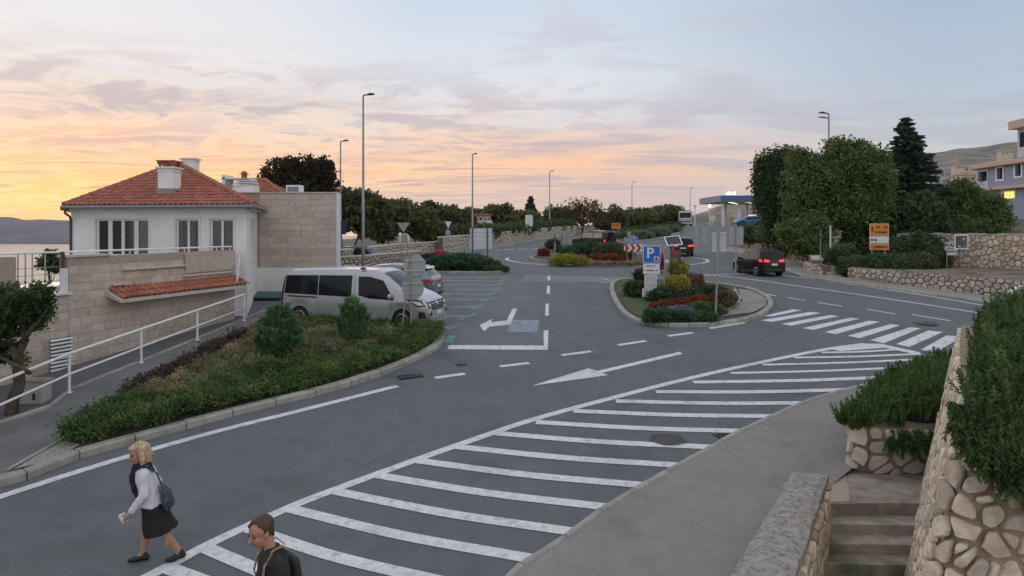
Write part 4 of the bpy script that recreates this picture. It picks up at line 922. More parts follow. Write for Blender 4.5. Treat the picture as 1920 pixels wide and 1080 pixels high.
# ================================================================ VEHICLES
def paintm(name, col, metal=.35, rough=.28): return mat(name, col, rough, .02, 3, metal=metal, coat=.6)
m_tyre = mat('tyre_rubber', (.018, .018, .019), .85, .1); m_rim = mat('alloy_rim', (.45, .46, .47), .35, .05, metal=.8); m_under = mat('underbody', (.012, .012, .013), .9)
m_cglass = mat('car_glass', (.008, .010, .013), .06, .05, spec=.28); m_trimb = mat('black_trim', (.02, .02, .021), .5, .05)
m_lens = mat('lamp_lens', (.60, .62, .65), .12, .05, spec=.8); m_red = mat('tail_red', (.35, .012, .015), .25); m_redlit = mat('tail_red_lit', (1, .035, .045), .3, 0, emit=1.5)
m_lensb = mat('headlamp_glass', (.80, .82, .85), .1, .05, spec=1.); m_plate = mat('number_plate', (.70, .71, .72), .5, .03); m_chrome = mat('chrome', (.6, .6, .62), .15, 0, metal=1)
class Car:
    def __init__(s, label, cat, loc, yaw, top, belt, W, wheels, wr, body, sill=.22, tumble=.22, group=None, plan=(.14, .10), scale=1., name='parked_car'):
        s.t = thing(name, label, cat, loc, yaw, group); s.top = np.array(top, float); s.belt = np.array(belt, float); s.W = W / 2; s.wheels = wheels; s.wr = wr; s.sill = sill; s.tumble = tumble; s.x0, s.x1 = top[0][0], top[-1][0]; s.plan = plan
        s.t.scale = (scale,) * 3
        st = set(np.round(np.arange(s.x0, s.x1, .07), 3)) | {p[0] for p in top}
        for e, d in ((s.x0, 1), (s.x1, -1)): st |= {e + d * k for k in (.0, .008, .02, .04, .07, .11, .16, .22)}
        s.xs = sorted(x for x in st if s.x0 <= x <= s.x1); s.bodym = body
        rings = []
        for x in s.xs:
            hsec = s.half(x); rings.append([Vector((x, y, z)) for y, z in hsec] + [Vector((x, -y, z)) for y, z in hsec[-2::-1]])
        b = MB(); n = len(rings[0]); b.loft(rings, False, False)
        vs = [q for r in (rings[0], rings[-1]) for q in r]; b.add(vs, [tuple(range(n)), tuple(range(2 * n - 1, n - 1, -1))])
        o = b.build('body', body, s.t, smooth=True, local=True)
        bm = bmesh.new(); bm.from_mesh(o.data); bmesh.ops.remove_doubles(bm, verts=bm.verts, dist=1e-4); bmesh.ops.recalc_face_normals(bm, faces=bm.faces); bm.to_mesh(o.data); bm.free()
        o.data.polygons.foreach_set('use_smooth', [True] * len(o.data.polygons)); o.data.set_sharp_from_angle(angle=R(38)); s.body = o
        b = MB(); zc = max(s.wr + .12, .45)
        b.box(((s.x0 + s.x1) / 2, 0, zc / 2 + .22), (s.x1 - s.x0 - .25, (s.W - .27) * 2, zc - .08)); b.box(((s.x0 + s.x1) / 2, 0, sill + .05), (wheels[1] - wheels[0] - 2 * wr - .3, s.W * 1.86, .06)); b.build('underbody', m_under, s.t, local=True)
        for xw in wheels:
            for sd_ in (-1, 1): s.wheel(xw, sd_)
    def w(s, x):
        L0, L1 = s.plan; a = max(0, (s.x0 + .55 - x) / .55); c = max(0, (x - (s.x1 - .75)) / .75); return s.W * (1 - L0 * a ** 2.6 - L1 * c ** 2.2)
    def zt(s, x): return float(np.interp(x, s.top[:, 0], s.top[:, 1]))
    def zb(s, x):
        z = s.sill
        if x < s.x0 + .3: z += .08 * (s.x0 + .3 - x) / .3
        for xw in s.wheels:
            d = abs(x - xw); r = s.wr * 1.18
            if d < r: z = max(z, s.wr * .98 + math.sqrt(r * r - d * d))
        return min(z, s.zt(x) - .12)
    def half(s, x):
        zt, zb, w = s.zt(x), s.zb(x), s.w(x); zs = max(zb + .04, min(float(np.interp(x, s.belt[:, 0], s.belt[:, 1])), zt - .05)); q = []
        for j in range(6): f = j / 5; q.append((w * (1 - .055 * (1 - f) ** 2 - .012 * math.sin(f * math.pi * 2)), zb + (zs - zb) * f))
        rc = min(.10, (zt - zs) * .55); ze = zt - rc; yr = w - s.tumble * max(0, ze - zs)
        for j in range(1, 5): f = j / 4; q.append((w + (yr - w) * f, zs + (ze - zs) * f))
        rw = min(.16, rc * 1.5)
        for a in (25, 50, 72): q.append((yr - rw * (1 - math.cos(R(a))), ze + rc * math.sin(R(a)) * .93))
        for j in range(1, 5): f = j / 4; y = (yr - rw * .7) * (1 - f); q.append((y, zt - .07 * rc + .07 * rc * f + .02 * (1 - (1 - f) ** 2) * min(1, rc * 10)))
        return q
    def y(s, x, z):
        q = s.half(x); ys = [p[0] for p in q[:13]]; zs = [p[1] for p in q[:13]]; return float(np.interp(z, zs, ys))
    def wheel(s, xw, sd_):
        r = s.wr; yo = s.w(xw) - .02; n = 22; b = MB(); rings = []
        prof = [(yo - .21, r * .62), (yo - .21, r * .93), (yo - .18, r), (yo - .05, r), (yo - .012, r * .95), (yo, r * .85), (yo - .01, r * .68)]
        for yy, rr in prof: rings.append([Vector((xw + rr * math.cos(2 * math.pi * j / n), sd_ * yy, r + rr * math.sin(2 * math.pi * j / n))) for j in range(n)])
        b.loft(rings, True); o = b.build('wheel', m_tyre, s.t, smooth=False, local=True)
        b = MB(); b.disc((xw, sd_ * (yo - .07), r), r * .69, .02, 'Y', 20); o2 = b.build('hub_dish', m_under, o, local=True)
        b = MB(); pts = [(xw + r * .66 * math.cos(2 * math.pi * j / 20), sd_ * (yo - .018), r + r * .66 * math.sin(2 * math.pi * j / 20)) for j in range(21)]; b.tube(pts, r * .045, 5, False)
        for k in range(7):
            a = 2 * math.pi * k / 7 + .2; c = Vector((xw + r * .36 * math.cos(a), sd_ * (yo - .03), r + r * .36 * math.sin(a))); b.box(c, (r * .58, .03, r * .17), m=Matrix.Rotation(-a, 3, 'Y'))
        b.disc((xw, sd_ * (yo - .025), r), r * .16, .04, 'Y', 12); b.build('rim', m_rim, o, local=True)
    def side(s, nm, quads, m, parent=None, off=.007, sides=(-1, 1), n=10, k=5):
        for sd_ in sides:
            b = MB()
            for q in quads:
                q = [Vector(p) for p in q]; vs = []
                for i in range(n + 1):
                    a, c = q[0].lerp(q[1], i / n), q[3].lerp(q[2], i / n)
                    for j in range(k + 1): p = a.lerp(c, j / k); vs.append((p.x, sd_ * (s.y(p.x, p.y) + off), p.y))
                b.add(vs, [(i * (k + 1) + j, (i + 1) * (k + 1) + j, (i + 1) * (k + 1) + j + 1, i * (k + 1) + j + 1) for i in range(n) for j in range(k)])
            b.build(nm, m, parent or s.t, smooth=True, local=True)
    def roofp(s, nm, xa, xb, fa, fb, m, parent=None, off=.007, n=10, k=10):
        b = MB(); vs = []
        for i in range(n + 1):
            x = xa + (xb - xa) * i / n; f = fa + (fb - fa) * i / n; q = s.half(x); ymax = q[12][0]; e = .02; dz, dx = s.zt(x + e) - s.zt(x - e), 2 * e; l = math.hypot(dz, dx); nx_, nz_ = -dz / l, dx / l
            for j in range(k + 1):
                y = ymax * f * (2 * j / k - 1); z = float(np.interp(abs(y), [p[0] for p in q[::-1]], [p[1] for p in q[::-1]])); vs.append((x + nx_ * off, y, z + nz_ * off))
        b.add(vs, [(i * (k + 1) + j, (i + 1) * (k + 1) + j, (i + 1) * (k + 1) + j + 1, i * (k + 1) + j + 1) for i in range(n) for j in range(k)])
        return b.build(nm, m, parent or s.t, smooth=True, local=True)
    def fx(s, y, z, sg):
        lo, hi = 0., (s.x1 if sg > 0 else -s.x0)
        def ins(x):
            x *= sg; q = s.half(x)
            if z > s.zt(x) - 1e-4 or z < q[0][1] - .12: return z <= s.zt(x) and False
            if z <= q[12][1]: return abs(y) <= s.y(x, max(z, q[0][1]))
            return abs(y) <= float(np.interp(z, [p[1] for p in q[12:]], [p[0] for p in q[12:]]))
        if ins(hi): return hi * sg
        for _ in range(22):
            m_ = (lo + hi) / 2
            if ins(m_): lo = m_
            else: hi = m_
        return lo * sg
    def end(s, nm, quads, m, sg, parent=None, off=.008, mirror=False, n=8, k=5):
        for mm in ((1, -1) if mirror else (1,)):
            b = MB()
            for q in quads:
                q = [Vector(p) for p in q]; vs = []
                for i in range(n + 1):
                    a, c = q[0].lerp(q[1], i / n), q[3].lerp(q[2], i / n)
                    for j in range(k + 1): p = a.lerp(c, j / k); vs.append((s.fx(p.x, p.y, sg) + sg * off, mm * p.x, p.y))
                b.add(vs, [(i * (k + 1) + j, (i + 1) * (k + 1) + j, (i + 1) * (k + 1) + j + 1, i * (k + 1) + j + 1) for i in range(n) for j in range(k)])
            b.build(nm, m, parent or s.t, smooth=True, local=True)
    def mirror_(s, x, z, m):
        for sd_ in (-1, 1):
            y = s.y(x, z); b = MB(); b.ball((x, sd_ * (y + .13), z), (.075, .11, .09), 10, 8); b.box((x + .02, sd_ * (y + .03), z - .05), (.06, .1, .04)); b.build('wing_mirror', m, s.t, smooth=True, local=True)
    def handle(s, x, z, m): s.side('door_handle', [[(x, z), (x + .18, z), (x + .18, z + .045), (x, z + .045)]], m, off=.02, n=3, k=1)
    def seam(s, pts, w=.012):
        for sd_ in (-1, 1):
            b = MB()
            for (xa, za), (xb, zb_) in zip(pts, pts[1:]):
                n = 8; vs = []; d = Vector((zb_ - za, -(xb - xa))).normalized() * w / 2
                for i in range(n + 1):
                    x, z = xa + (xb - xa) * i / n, za + (zb_ - za) * i / n; vs += [(x + d.x, sd_ * (s.y(x, z) + .0045), z + d.y), (x - d.x, sd_ * (s.y(x, z) + .0045), z - d.y)]
                b.add(vs, [(2 * i, 2 * i + 1, 2 * i + 3, 2 * i + 2) for i in range(n)])
            b.build('door_seam', m_trimb, s.t, local=True)
# ---- silver minibus
silver = paintm('silver_paint', (.47, .49, .515), .4, .3)
vr, vf = XG(559, 24.0), XG(764, 23.0); vd = (vf - vr); vy = math.atan2(vd.y, vd.x); side_n = Vector((vd.y, -vd.x)).normalized().to_3d() if False else Vector((-math.sin(vy), math.cos(vy), 0))
vc = vr + vd.normalized() * 2.05 + side_n * .92
van = Car('silver minibus with dark side windows parked behind the planted bed', 'van', (vc.x, vc.y, (vr.z + vf.z) / 2 + .0), vy, [(-2.82, .52), (-2.80, 1.0), (-2.76, 1.35), (-2.68, 1.74), (-2.58, 1.88), (-2.35, 1.95), (-1.2, 1.99), (0, 1.99), (.9, 1.965), (1.2, 1.90), (1.5, 1.74), (2.12, 1.30), (2.25, 1.235), (2.6, 1.12), (2.86, .98), (2.97, .84), (3.04, .62), (3.06, .40)], [(-3, 1.08), (0, 1.08), (1, 1.04), (1.9, .98), (2.4, .96), (3.1, .8)], 1.98, (-2.03, 2.02), .335, silver, .24, .13, plan=(.06, .17), name='minibus')
van.t.scale = (.975, 1, 1.065)
van.side('side_window', [[(-2.64, 1.14), (-1.27, 1.10), (-1.27, 1.76), (-2.58, 1.74)]], m_cglass); van.side('side_window', [[(-1.24, 1.10), (.07, 1.06), (.09, 1.77), (-1.24, 1.76)]], m_cglass)
van.side('door_window', [[(.36, 1.12), (.78, 1.03), (.78, 1.74), (.33, 1.745)], [(.78, 1.03), (1.74, .985), (1.30, 1.62), (.78, 1.74)], ], m_cglass)
van.roofp('windscreen', 1.27, 2.14, .97, .99, m_cglass)
van.side('slide_rail', [[(-2.5, 1.03), (-1.3, 1.0), (-1.3, 1.05), (-2.5, 1.08)]], m_trimb, n=4, k=1); van.handle(.40, .83, m_trimb)
van.seam([(.2, .34), (.2, 1.86)]); van.seam([(-1.255, .3), (-1.255, 1.08)]); van.seam([(1.62, .95), (1.58, .62)]); van.seam([(.2, .32), (1.35, .32)])
van.side('sill_trim', [[(-1.5, .27), (1.45, .27), (1.45, .34), (-1.5, .34)]], m_trimb, n=10, k=1)
van.side('tail_lamp', [[(-2.805, .72), (-2.72, .74), (-2.62, 1.72), (-2.70, 1.72)]], m_trimb, n=3, k=8)
van.side('headlight_bezel', [[(2.14, 1.06), (2.60, .80), (2.90, .80), (2.74, 1.0)]], m_trimb, off=.012); van.side('headlight', [[(2.34, .99), (2.62, .85), (2.84, .84), (2.70, .96)]], m_lensb, off=.022)
van.end('headlight_bezel', [[(.60, .76), (.86, .74), (.84, .95), (.58, .90)]], m_trimb, 1, mirror=True, off=.014); van.end('headlight', [[(.64, .79), (.80, .78), (.78, .90), (.64, .87)]], m_lensb, 1, mirror=True, off=.026)
g_ = MB(); van.end('grille', [[(-.56, .66), (.56, .66), (.60, .93), (-.60, .93)]], m_trimb, 1, off=.01)
for z in (.72, .79, .86): van.end('grille_bar', [[(-.52, z), (.52, z), (.52, z + .02), (-.52, z + .02)]], m_chrome, 1, off=.018, n=8, k=1)
van.end('badge', [[(-.07, .82), (.07, .82), (.07, .93), (-.07, .93)]], m_chrome, 1, off=.024, n=2, k=2)
van.end('lower_grille', [[(-.45, .36), (.45, .36), (.5, .47), (-.5, .47)]], m_trimb, 1, off=.01); van.end('fog_lamp_bay', [[(.62, .42), (.86, .44), (.84, .60), (.66, .62)]], m_trimb, 1, mirror=True, off=.01)
van.side('fog_lamp_bay', [[(2.62, .40), (2.90, .43), (2.86, .62), (2.66, .64)]], m_trimb, off=.012)
van.end('number_plate', [[(-.26, .50), (.26, .50), (.26, .61), (-.26, .61)]], m_plate, 1, off=.02)
van.mirror_(1.62, 1.12, silver)
for k in range(5): van.roofp('roof_rib', -2.2, .9, .02, .02, silver, off=.012, n=4, k=2).location = (0, (k - 2) * .28, 0)
b = MB(); b.box((.5, -.88, 2.0), (.18, .1, .05)); b.box((.42, -.72, 2.01), (.08, .06, .05)); b.build('roof_fitting', m_trimb, van.t, local=True)
# ---- generic hatchback / crossover
def hatch(label, loc, yaw, body, W=1.8, Lx=4.35, Hh=1.62, scale=1., lit=False, name='parked_car', grp=None, wr=.34, tail=True, cat='car'):
    k = Lx / 4.35; v = Hh / 1.62
    P_ = lambda l: [(x * k, z * v) for x, z in l]
    c = Car(label, cat, loc, yaw, P_([(-2.18, .50), (-2.165, .80), (-2.10, 1.02), (-2.02, 1.12), (-1.72, 1.46), (-1.6, 1.53), (-1.2, 1.59), (-.3, 1.62), (.3, 1.58), (.55, 1.50), (1.22, 1.10), (1.35, 1.06), (1.8, .97), (2.05, .86), (2.14, .72), (2.17, .42)]), P_([(-2.2, 1.04), (-1, 1.0), (.5, .94), (1.2, .90), (2.2, .72)]), W, (-1.33 * k, 1.33 * k), wr, body, .24, .30, name=name, scale=scale, group=grp, plan=(.16, .16))
    z = lambda l: [[(x * k, y * v) for x, y in q] for q in l]
    c.side('side_window', z([[(-1.25, 1.07), (-.38, 1.02), (-.38, 1.47), (-1.15, 1.45)]]), m_cglass); c.side('side_window', z([[(-.32, 1.02), (.86, .98), (.42, 1.40), (-.32, 1.47)]]), m_cglass); c.side('quarter_window', z([[(-1.68, 1.14), (-1.33, 1.10), (-1.26, 1.40), (-1.45, 1.36)]]), m_cglass)
    c.roofp('windscreen', .60 * k, 1.18 * k, .95, .97, m_cglass); c.roofp('rear_window', -2.0 * k, -1.70 * k, .88, .92, m_cglass)
    lm = m_redlit if lit else m_red
    c.end('tail_lamp', z([[(.42, .86), (.86, .88), (.86, 1.02), (.42, .98)]]), lm, -1, mirror=True); c.side('tail_lamp', z([[(-2.10, .86), (-1.80, .90), (-1.84, 1.03), (-2.04, 1.01)]]), lm, off=.012)
    c.end('rear_trim', z([[(-.40, .86), (.40, .86), (.40, .92), (-.40, .92)]]), m_trimb, -1); c.end('number_plate', z([[(-.26, .66), (.26, .66), (.26, .78), (-.26, .78)]]), m_plate, -1, off=.016); c.end('rear_bumper', z([[(-.72, .34), (.72, .34), (.74, .50), (-.74, .50)]]), m_trimb, -1)
    c.side('headlight', z([[(1.72, .76), (2.06, .72), (2.06, .84), (1.76, .92)]]), m_lens); c.end('grille', z([[(-.5, .5), (.5, .5), (.5, .7), (-.5, .7)]]), m_trimb, 1)
    c.handle(-.62 * k, .90 * v, body); c.handle(.25 * k, .87 * v, body); c.seam([(p[0] * k, p[1] * v) for p in ((-.35, .3), (-.35, 1.0))]); c.seam([(p[0] * k, p[1] * v) for p in ((.82, .3), (.86, .96))])
    c.side('sill_trim', z([[(-.9, .26), (.9, .26), (.9, .36), (-.9, .36)]]), m_trimb, n=6, k=1); c.mirror_(.78 * k, 1.02 * v, body)
    return c
black = paintm('black_paint', (.008, .008, .009), .2, .18); greyp = paintm('blue_grey_paint', (.19, .225, .27), .5, .3); bluep = paintm('blue_paint', (.02, .16, .33), .4, .25); whitep = paintm('white_paint', (.62, .63, .64), 0, .3); darkg = paintm('dark_green_black', (.012, .015, .015), .3, .2)
p = XG(727, 28.6); gs = hatch('blue grey crossover parked nose in beyond the silver minibus', p, R(172), greyp, 1.85, 4.5, 1.66)
gs.side('roof_rail', [[(-1.5, 1.56), (.3, 1.60), (.3, 1.63), (-1.5, 1.59)]], m_chrome, off=-.05, n=6, k=1); gs.end('spoiler', [[(-.62, 1.47), (.62, 1.47), (.60, 1.535), (-.60, 1.535)]], whitep, -1, off=.12)
p = XG(1431, 36.8); bs_ = hatch('black crossover with glowing tail lamps driving away past the zebra crossing', p + Vector((.16, 1.2, 0)), R(90 + 13), mat('black_paint_dull', (.006, .006, .007), .3, .02, 3, spec=.35), 1.84, 3.6, 1.76, .86, True, 'moving_car')
bs_.end('light_bar', [[(-.42, .96), (.42, .96), (.42, 1.0), (-.42, 1.0)]], m_red, -1, off=.014)
p = XG(1279, 54); hatch('dark hatchback seen from behind the solar panel on the roundabout', p + Vector((0, .6, 0)), R(90 - 8), mat('black_paint_dull', (.006, .006, .007)), 1.78, 4.0, 1.5, 1., True, 'moving_car', None, .31)
# far fore-court cars
FZ = CAMZ + .10
p = A(1404, 424, 108); p.z = FZ; hatch('bright blue hatchback standing at the fuel station entrance', p, R(180), bluep, 1.75, 4.5, 1.55, 1.05)
p = A(1424, 410, 118); p.z = FZ + .55; hatch('dark grey car waiting beside the fuel pumps', p, R(168), paintm('grey_paint', (.05, .055, .065)), 1.75, 4.2, 1.5)
p = A(100, 540, 26.0); p.z = CAMZ - 3.75; hatch('white car glimpsed through the terrace railing gap', p, R(100), whitep, 1.8, 4.4, 1.6)
p = A(655, 470, 49); p.z = G(49) - .5; hatch('black car parked behind the grey stone wall by the annex corner', p, R(170), black, 1.75, 4.3, 1.5)
# off-roader with a spare wheel on the roundabout
p = XG(1112, 63.5); jp = Car('boxy dark off roader with a spare wheel leaving the roundabout', 'off roader', p, R(90 + 42), [(-2.0, .5), (-1.99, 1.2), (-1.95, 1.74), (-1.88, 1.82), (-.5, 1.86), (.45, 1.80), (.55, 1.74), (.86, 1.20), (.95, 1.14), (1.85, 1.05), (1.95, .9), (1.97, .5)], [(-2, 1.12), (2, 1.0)], 1.8, (-1.25, 1.3), .38, paintm('bronze_black', (.03, .028, .026)), .3, .12, plan=(.04, .06), name='moving_car')
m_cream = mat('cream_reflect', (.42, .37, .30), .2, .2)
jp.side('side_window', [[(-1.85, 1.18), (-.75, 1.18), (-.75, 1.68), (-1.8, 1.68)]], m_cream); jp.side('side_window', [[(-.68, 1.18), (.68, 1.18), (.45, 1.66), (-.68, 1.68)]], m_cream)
jp.end('rear_window', [[(-.72, 1.2), (.2, 1.2), (.2, 1.7), (-.70, 1.7)]], m_cglass, -1); jp.roofp('roof_panel', -1.8, .4, .95, .95, whitep); jp.roofp('windscreen', .6, .84, .9, .9, m_cglass); jp.end('tail_lamp', [[(.62, .78), (.80, .78), (.80, 1.0), (.62, 1.0)]], m_redlit, -1, mirror=True, off=.03)
b = MB(); b.disc((-2.12, -.35, 1.05), .37, .22, 'X', 20); b.build('spare_wheel', m_tyre, jp.t, local=True); b = MB(); b.box((-2.03, 0, .5), (.1, 1.7, .16)); b.build('rear_bumper', m_trimb, jp.t, local=True)
# coach
p = XG(1287, 126); co_ = Car('white coach driving away up the road to the fuel station', 'coach', p + Vector((.8, 4, .42)), R(76), [(-4.2, .5), (-4.19, 1.9), (-4.1, 2.7), (-4.0, 2.86), (0, 2.95), (4.0, 2.9), (4.1, 2.6), (4.2, .6)], [(-4.2, 1.3), (4.2, 1.3)], 2.55, (-2.4, 2.6), .45, mat('coach_white', (.52, .51, .50), .35), .35, .05, plan=(.03, .03), name='coach')
co_.end('rear_window', [[(-1.05, 1.55), (1.05, 1.55), (1.0, 2.5), (-1.0, 2.5)]], m_cglass, -1, off=.02); co_.end('engine_grille', [[(-1.1, .5), (1.1, .5), (1.1, .95), (-1.1, .95)]], m_trimb, -1, off=.02); co_.side('side_window', [[(-4.0, 1.5), (3.8, 1.5), (3.8, 2.5), (-3.9, 2.5)]], m_cglass); co_.end('tail_lamp', [[(1.0, 1.0), (1.15, 1.0), (1.15, 1.3), (1.0, 1.3)]], m_red, -1, mirror=True, off=.02); co_.end('number_plate', [[(-.26, 1.36), (.26, 1.36), (.26, 1.47), (-.26, 1.47)]], m_plate, -1, off=.03)
# ================================================================ STREET FURNITURE
m_pole = mat('pole_grey', (.30, .31, .31), .55, .1, 3, metal=.3); m_poled = mat('lamp_dark', (.06, .062, .065), .5, .1); m_sback = mat('sign_back', (.33, .35, .36), .5, .08, 3, metal=.35)
m_sw = mat('sign_white', (.70, .71, .72), .5, .03); m_sblue = mat('sign_blue', (.015, .13, .50), .45, .03); m_sred = mat('sign_red', (.42, .02, .025), .45, .03); m_sor = mat('sign_orange', (.62, .22, .02), .5, .06); m_ink = mat('sign_ink', (.03, .032, .035), .6); m_syel = mat('flag_yellow', (.72, .46, .02), .7, .1)
def lamp(px, pyt, Y, arm, label, zb=None, head=True):
    b = XG(px, Y); b.z = b.z if zb is None else zb; t = A(px, pyt, Y); root = thing('street_lamp', label, 'street lamp', b, group='street lamps along the road'); r = .085 if Y < 60 else .1
    t.x = b.x; MB().tube([b, b + Vector((0, 0, 1.2)), t], [r * 1.15, r * 1.05, r * .6], 10).build('pole', m_pole, root, smooth=True)
    MB().box(b + Vector((0, 0, .04)), (.4, .4, .08)).build('base_plate', m_pole, root)
    e = t + Vector((arm, 0, .08)); MB().tube([t, t + Vector((arm * .15, 0, .06)), e], r * .5, 8).build('arm', m_poled, root)
    s = 1 if arm > 0 else -1; k = MB(); k.loft([[Vector((t.x + s * q[0], Y + y, t.z + .08 + z)) for y, z in ((-w, 0), (w, 0), (w * .8, h_), (-w * .8, h_))] for q, w, h_ in (((abs(arm) * .5,), .09, .05), ((abs(arm) * .8,), .15, .09), ((abs(arm) * 1.25,), .13, .06))]); k.build('lantern', m_poled, root, bevel=.01)
    return root, t, r
lamp(681, 180, 38, .52, 'tallest street lamp, rising behind the silver minibus')
lamp(638.5, 266, 52, .5, 'slim street lamp standing at the right corner of the stone annex')
lamp(886, 290, 66, .38, 'street lamp rising above the pale information board')
lamp(1030.5, 322, 100, .5, 'street lamp on the long stone wall of the far left road')
lamp(1185, 342, 140, .6, 'thin distant street lamp standing on the planted median')
lamp(1294, 353, 150, .5, 'most distant street lamp, beside the white coach')
r_, t, q = lamp(1554, 214, 46, -.55, 'double headed street lamp rising out of the round broad tree', G(46) + 1.4)
k = MB(); t2 = t + Vector((0, 0, -.28)); k.tube([t2, t2 + Vector((-.55, 0, .06))], .04, 6); k.box(t2 + Vector((-.5, 0, .07)), (.36, .2, .05)); k.build('lower_lantern', m_poled, r_)
def post(root, base, top, r=.032, m=None): MB().tube([base, top], r, 8).build('post', m or m_pole, root)
def panel(root, nm, c, w, hgt, m, t=.02, shape='rect', yaw=0., parent=None):
    b = MB(); ca, sa = math.cos(yaw), math.sin(yaw)
    if shape == 'rect': o = [(-w / 2, -hgt / 2), (w / 2, -hgt / 2), (w / 2, hgt / 2), (-w / 2, hgt / 2)]
    elif shape == 'round': o = [(w / 2 * math.cos(a), w / 2 * math.sin(a)) for a in np.linspace(0, 2 * math.pi, 25)[:-1]]
    elif shape == 'oct': o = [(w / 2 / math.cos(R(22.5)) * math.cos(a), w / 2 / math.cos(R(22.5)) * math.sin(a)) for a in np.linspace(R(22.5), R(382.5), 9)[:-1]]
    elif shape == 'tri': o = [(-w / 2, hgt / 2), (0, -hgt / 2), (w / 2, hgt / 2)]
    else: o = shape
    b.slab([(c[0] + x * ca, c[1] + x * sa, c[2] + z) for x, z in o], (-sa * -t, ca * t, 0)); return b.build(nm, m, parent or root)
def sign(label, px, base_py, Y, cat='road sign', name='road_sign', zb=None, group=None):
    b = XG(px, Y); b.z = b.z if zb is None else zb; return thing(name, label, cat, b, group=group), b
def words(root, c, w, hgt, m, seed, parent=None, m2=None):
    """a line of lettering too small to read: one bar per letter"""
    r = random.Random(seed); b = MB(); x = -w / 2
    while x < w / 2 - .01:
        lw = r.uniform(.5, .9) * hgt * .7
        if r.random() < .15: x += hgt * .6; continue
        if x + lw > w / 2: break
        b.box((c[0] + x + lw / 2, c[1], c[2]), (lw, .006, hgt * r.choice((.7, .7, 1.)))); x += lw + hgt * .16
    return b.build('lettering', m, parent or root)
def text(s_, c, size, m, parent, name='lettering', bold=.0):
    cu = bpy.data.curves.new(name, 'FONT'); cu.body = s_; cu.size = size; cu.align_x = 'CENTER'; cu.align_y = 'CENTER'; cu.extrude = .004; cu.offset = bold; cu.resolution_u = 3
    tmp = bpy.data.objects.new('tmp', cu); COL.objects.link(tmp); me = bpy.data.meshes.new_from_object(tmp.evaluated_get(bpy.context.evaluated_depsgraph_get())); bpy.data.objects.remove(tmp)
    me.transform(Matrix.Translation(Vector(c) - Vector(root_of(parent).location)) @ Matrix.Rotation(R(90), 4, 'X')); me.materials.clear(); me.materials.append(m); return link(name, me, parent)
# a) stop sign seen from behind, with a round sign under it
Y = 22.4; s, b = sign('grey back of an octagonal stop sign over a round one before the minibus', 770, 615, Y)
c = A(777, 498, Y); panel(s, 'octagon_back', c, .74, .74, m_sback, shape='oct', yaw=R(18)); c2 = A(774, 541, Y); panel(s, 'round_back', c2, .74, .74, m_sback, shape='round', yaw=R(18))
post(s, b + Vector((.02, -.05, 0)), A(771, 478, Y - .05)); post(s, A(754, 617, Y - .05), A(768, 480, Y - .06), .028)
for cc in (c, c2):
    for dz in (-.16, .18): MB().box((cc.x, cc.y - .03, cc.z + dz), (.68, .025, .05), R(18)).build('bracket', m_galv, s)
# b) yield sign back
Y = 41; s, b = sign('grey back of a yield sign over a round one behind the white minibus roof', 757, 490, Y)
panel(s, 'triangle_back', A(756.5, 427, Y), .80, .62, m_sback, shape='tri'); panel(s, 'round_back', A(758.5, 448, Y), .70, .7, m_sw, shape='round'); panel(s, 'plate_back', A(758, 447, Y - .05), .36, .45, m_sback)
for p in (753, 764): post(s, XG(p, Y), A(p, 452, Y))
MB().tube([A(757, 452, Y), A(757, 420, Y)], .03, 8).build('post', m_pole, s)
Y = 57; s, b = sign('pale yield sign over a small round sign beside the long far wall', 840, 450, Y); panel(s, 'triangle', A(840.5, 422, Y), .55, .62, m_sw, shape='tri'); panel(s, 'disc', A(840, 436, Y), .46, .46, m_sback, shape='round'); post(s, b, A(840.5, 418, Y + .05)); post(s, A(833, 452, Y), A(838, 428, Y + .05), .02)
# d) information board
Y = 47; s, b = sign('large pale blue information board on two dark posts by the shrub island', 900, 482, Y, 'information board', 'information_board')
c = A(902, 447.5, Y); w_, h_ = 40 / F * Y, 39 / F * Y; m_board = mat('board_pale', (.60, .62, .70), .5, .05)
for k in range(5): panel(s, 'board_panel', (c.x, c.y, c.z + h_ * (.4 - .2 * k)), w_, h_ * .19, m_board)
for p, t_ in ((886, 426), (914, 428)): post(s, XG(p, Y - .1), A(p, t_, Y - .08), .045, m_poled)
for k in (-1, 1): MB().box((c.x + k * (w_ / 2 + .01), c.y, c.z), (.03, .05, h_)).build('frame', m_sw, s)
Y = 84; s, b = sign('tall white board with printed columns above the long stone wall', 992, 436, Y, 'information board', 'information_board'); c = A(992, 413.5, Y); panel(s, 'board', c, 14 / F * Y, 21 / F * Y, m_sw)
for k in range(3): words(s, (c.x + (-.3 + .3 * k), c.y - .02, c.z), .2, 1.0, m_sback, k)
for p in (989, 996): post(s, XG(p, Y), A(p, 424, Y), .04)
post(s, A(979, 438, Y), A(988, 424, Y), .04)
Y = 88; s, b = sign('small orange direction sign on two legs beyond the off roader', 1155, 436, Y); c = A(1155, 423.5, Y); panel(s, 'panel', c, 17 / F * Y, 11 / F * Y, m_sor); words(s, (c.x, c.y - .02, c.z + .1), .9, .2, m_ink, 3)
for p in (1150, 1160): post(s, XG(p, Y), A(p, 428, Y), .045)
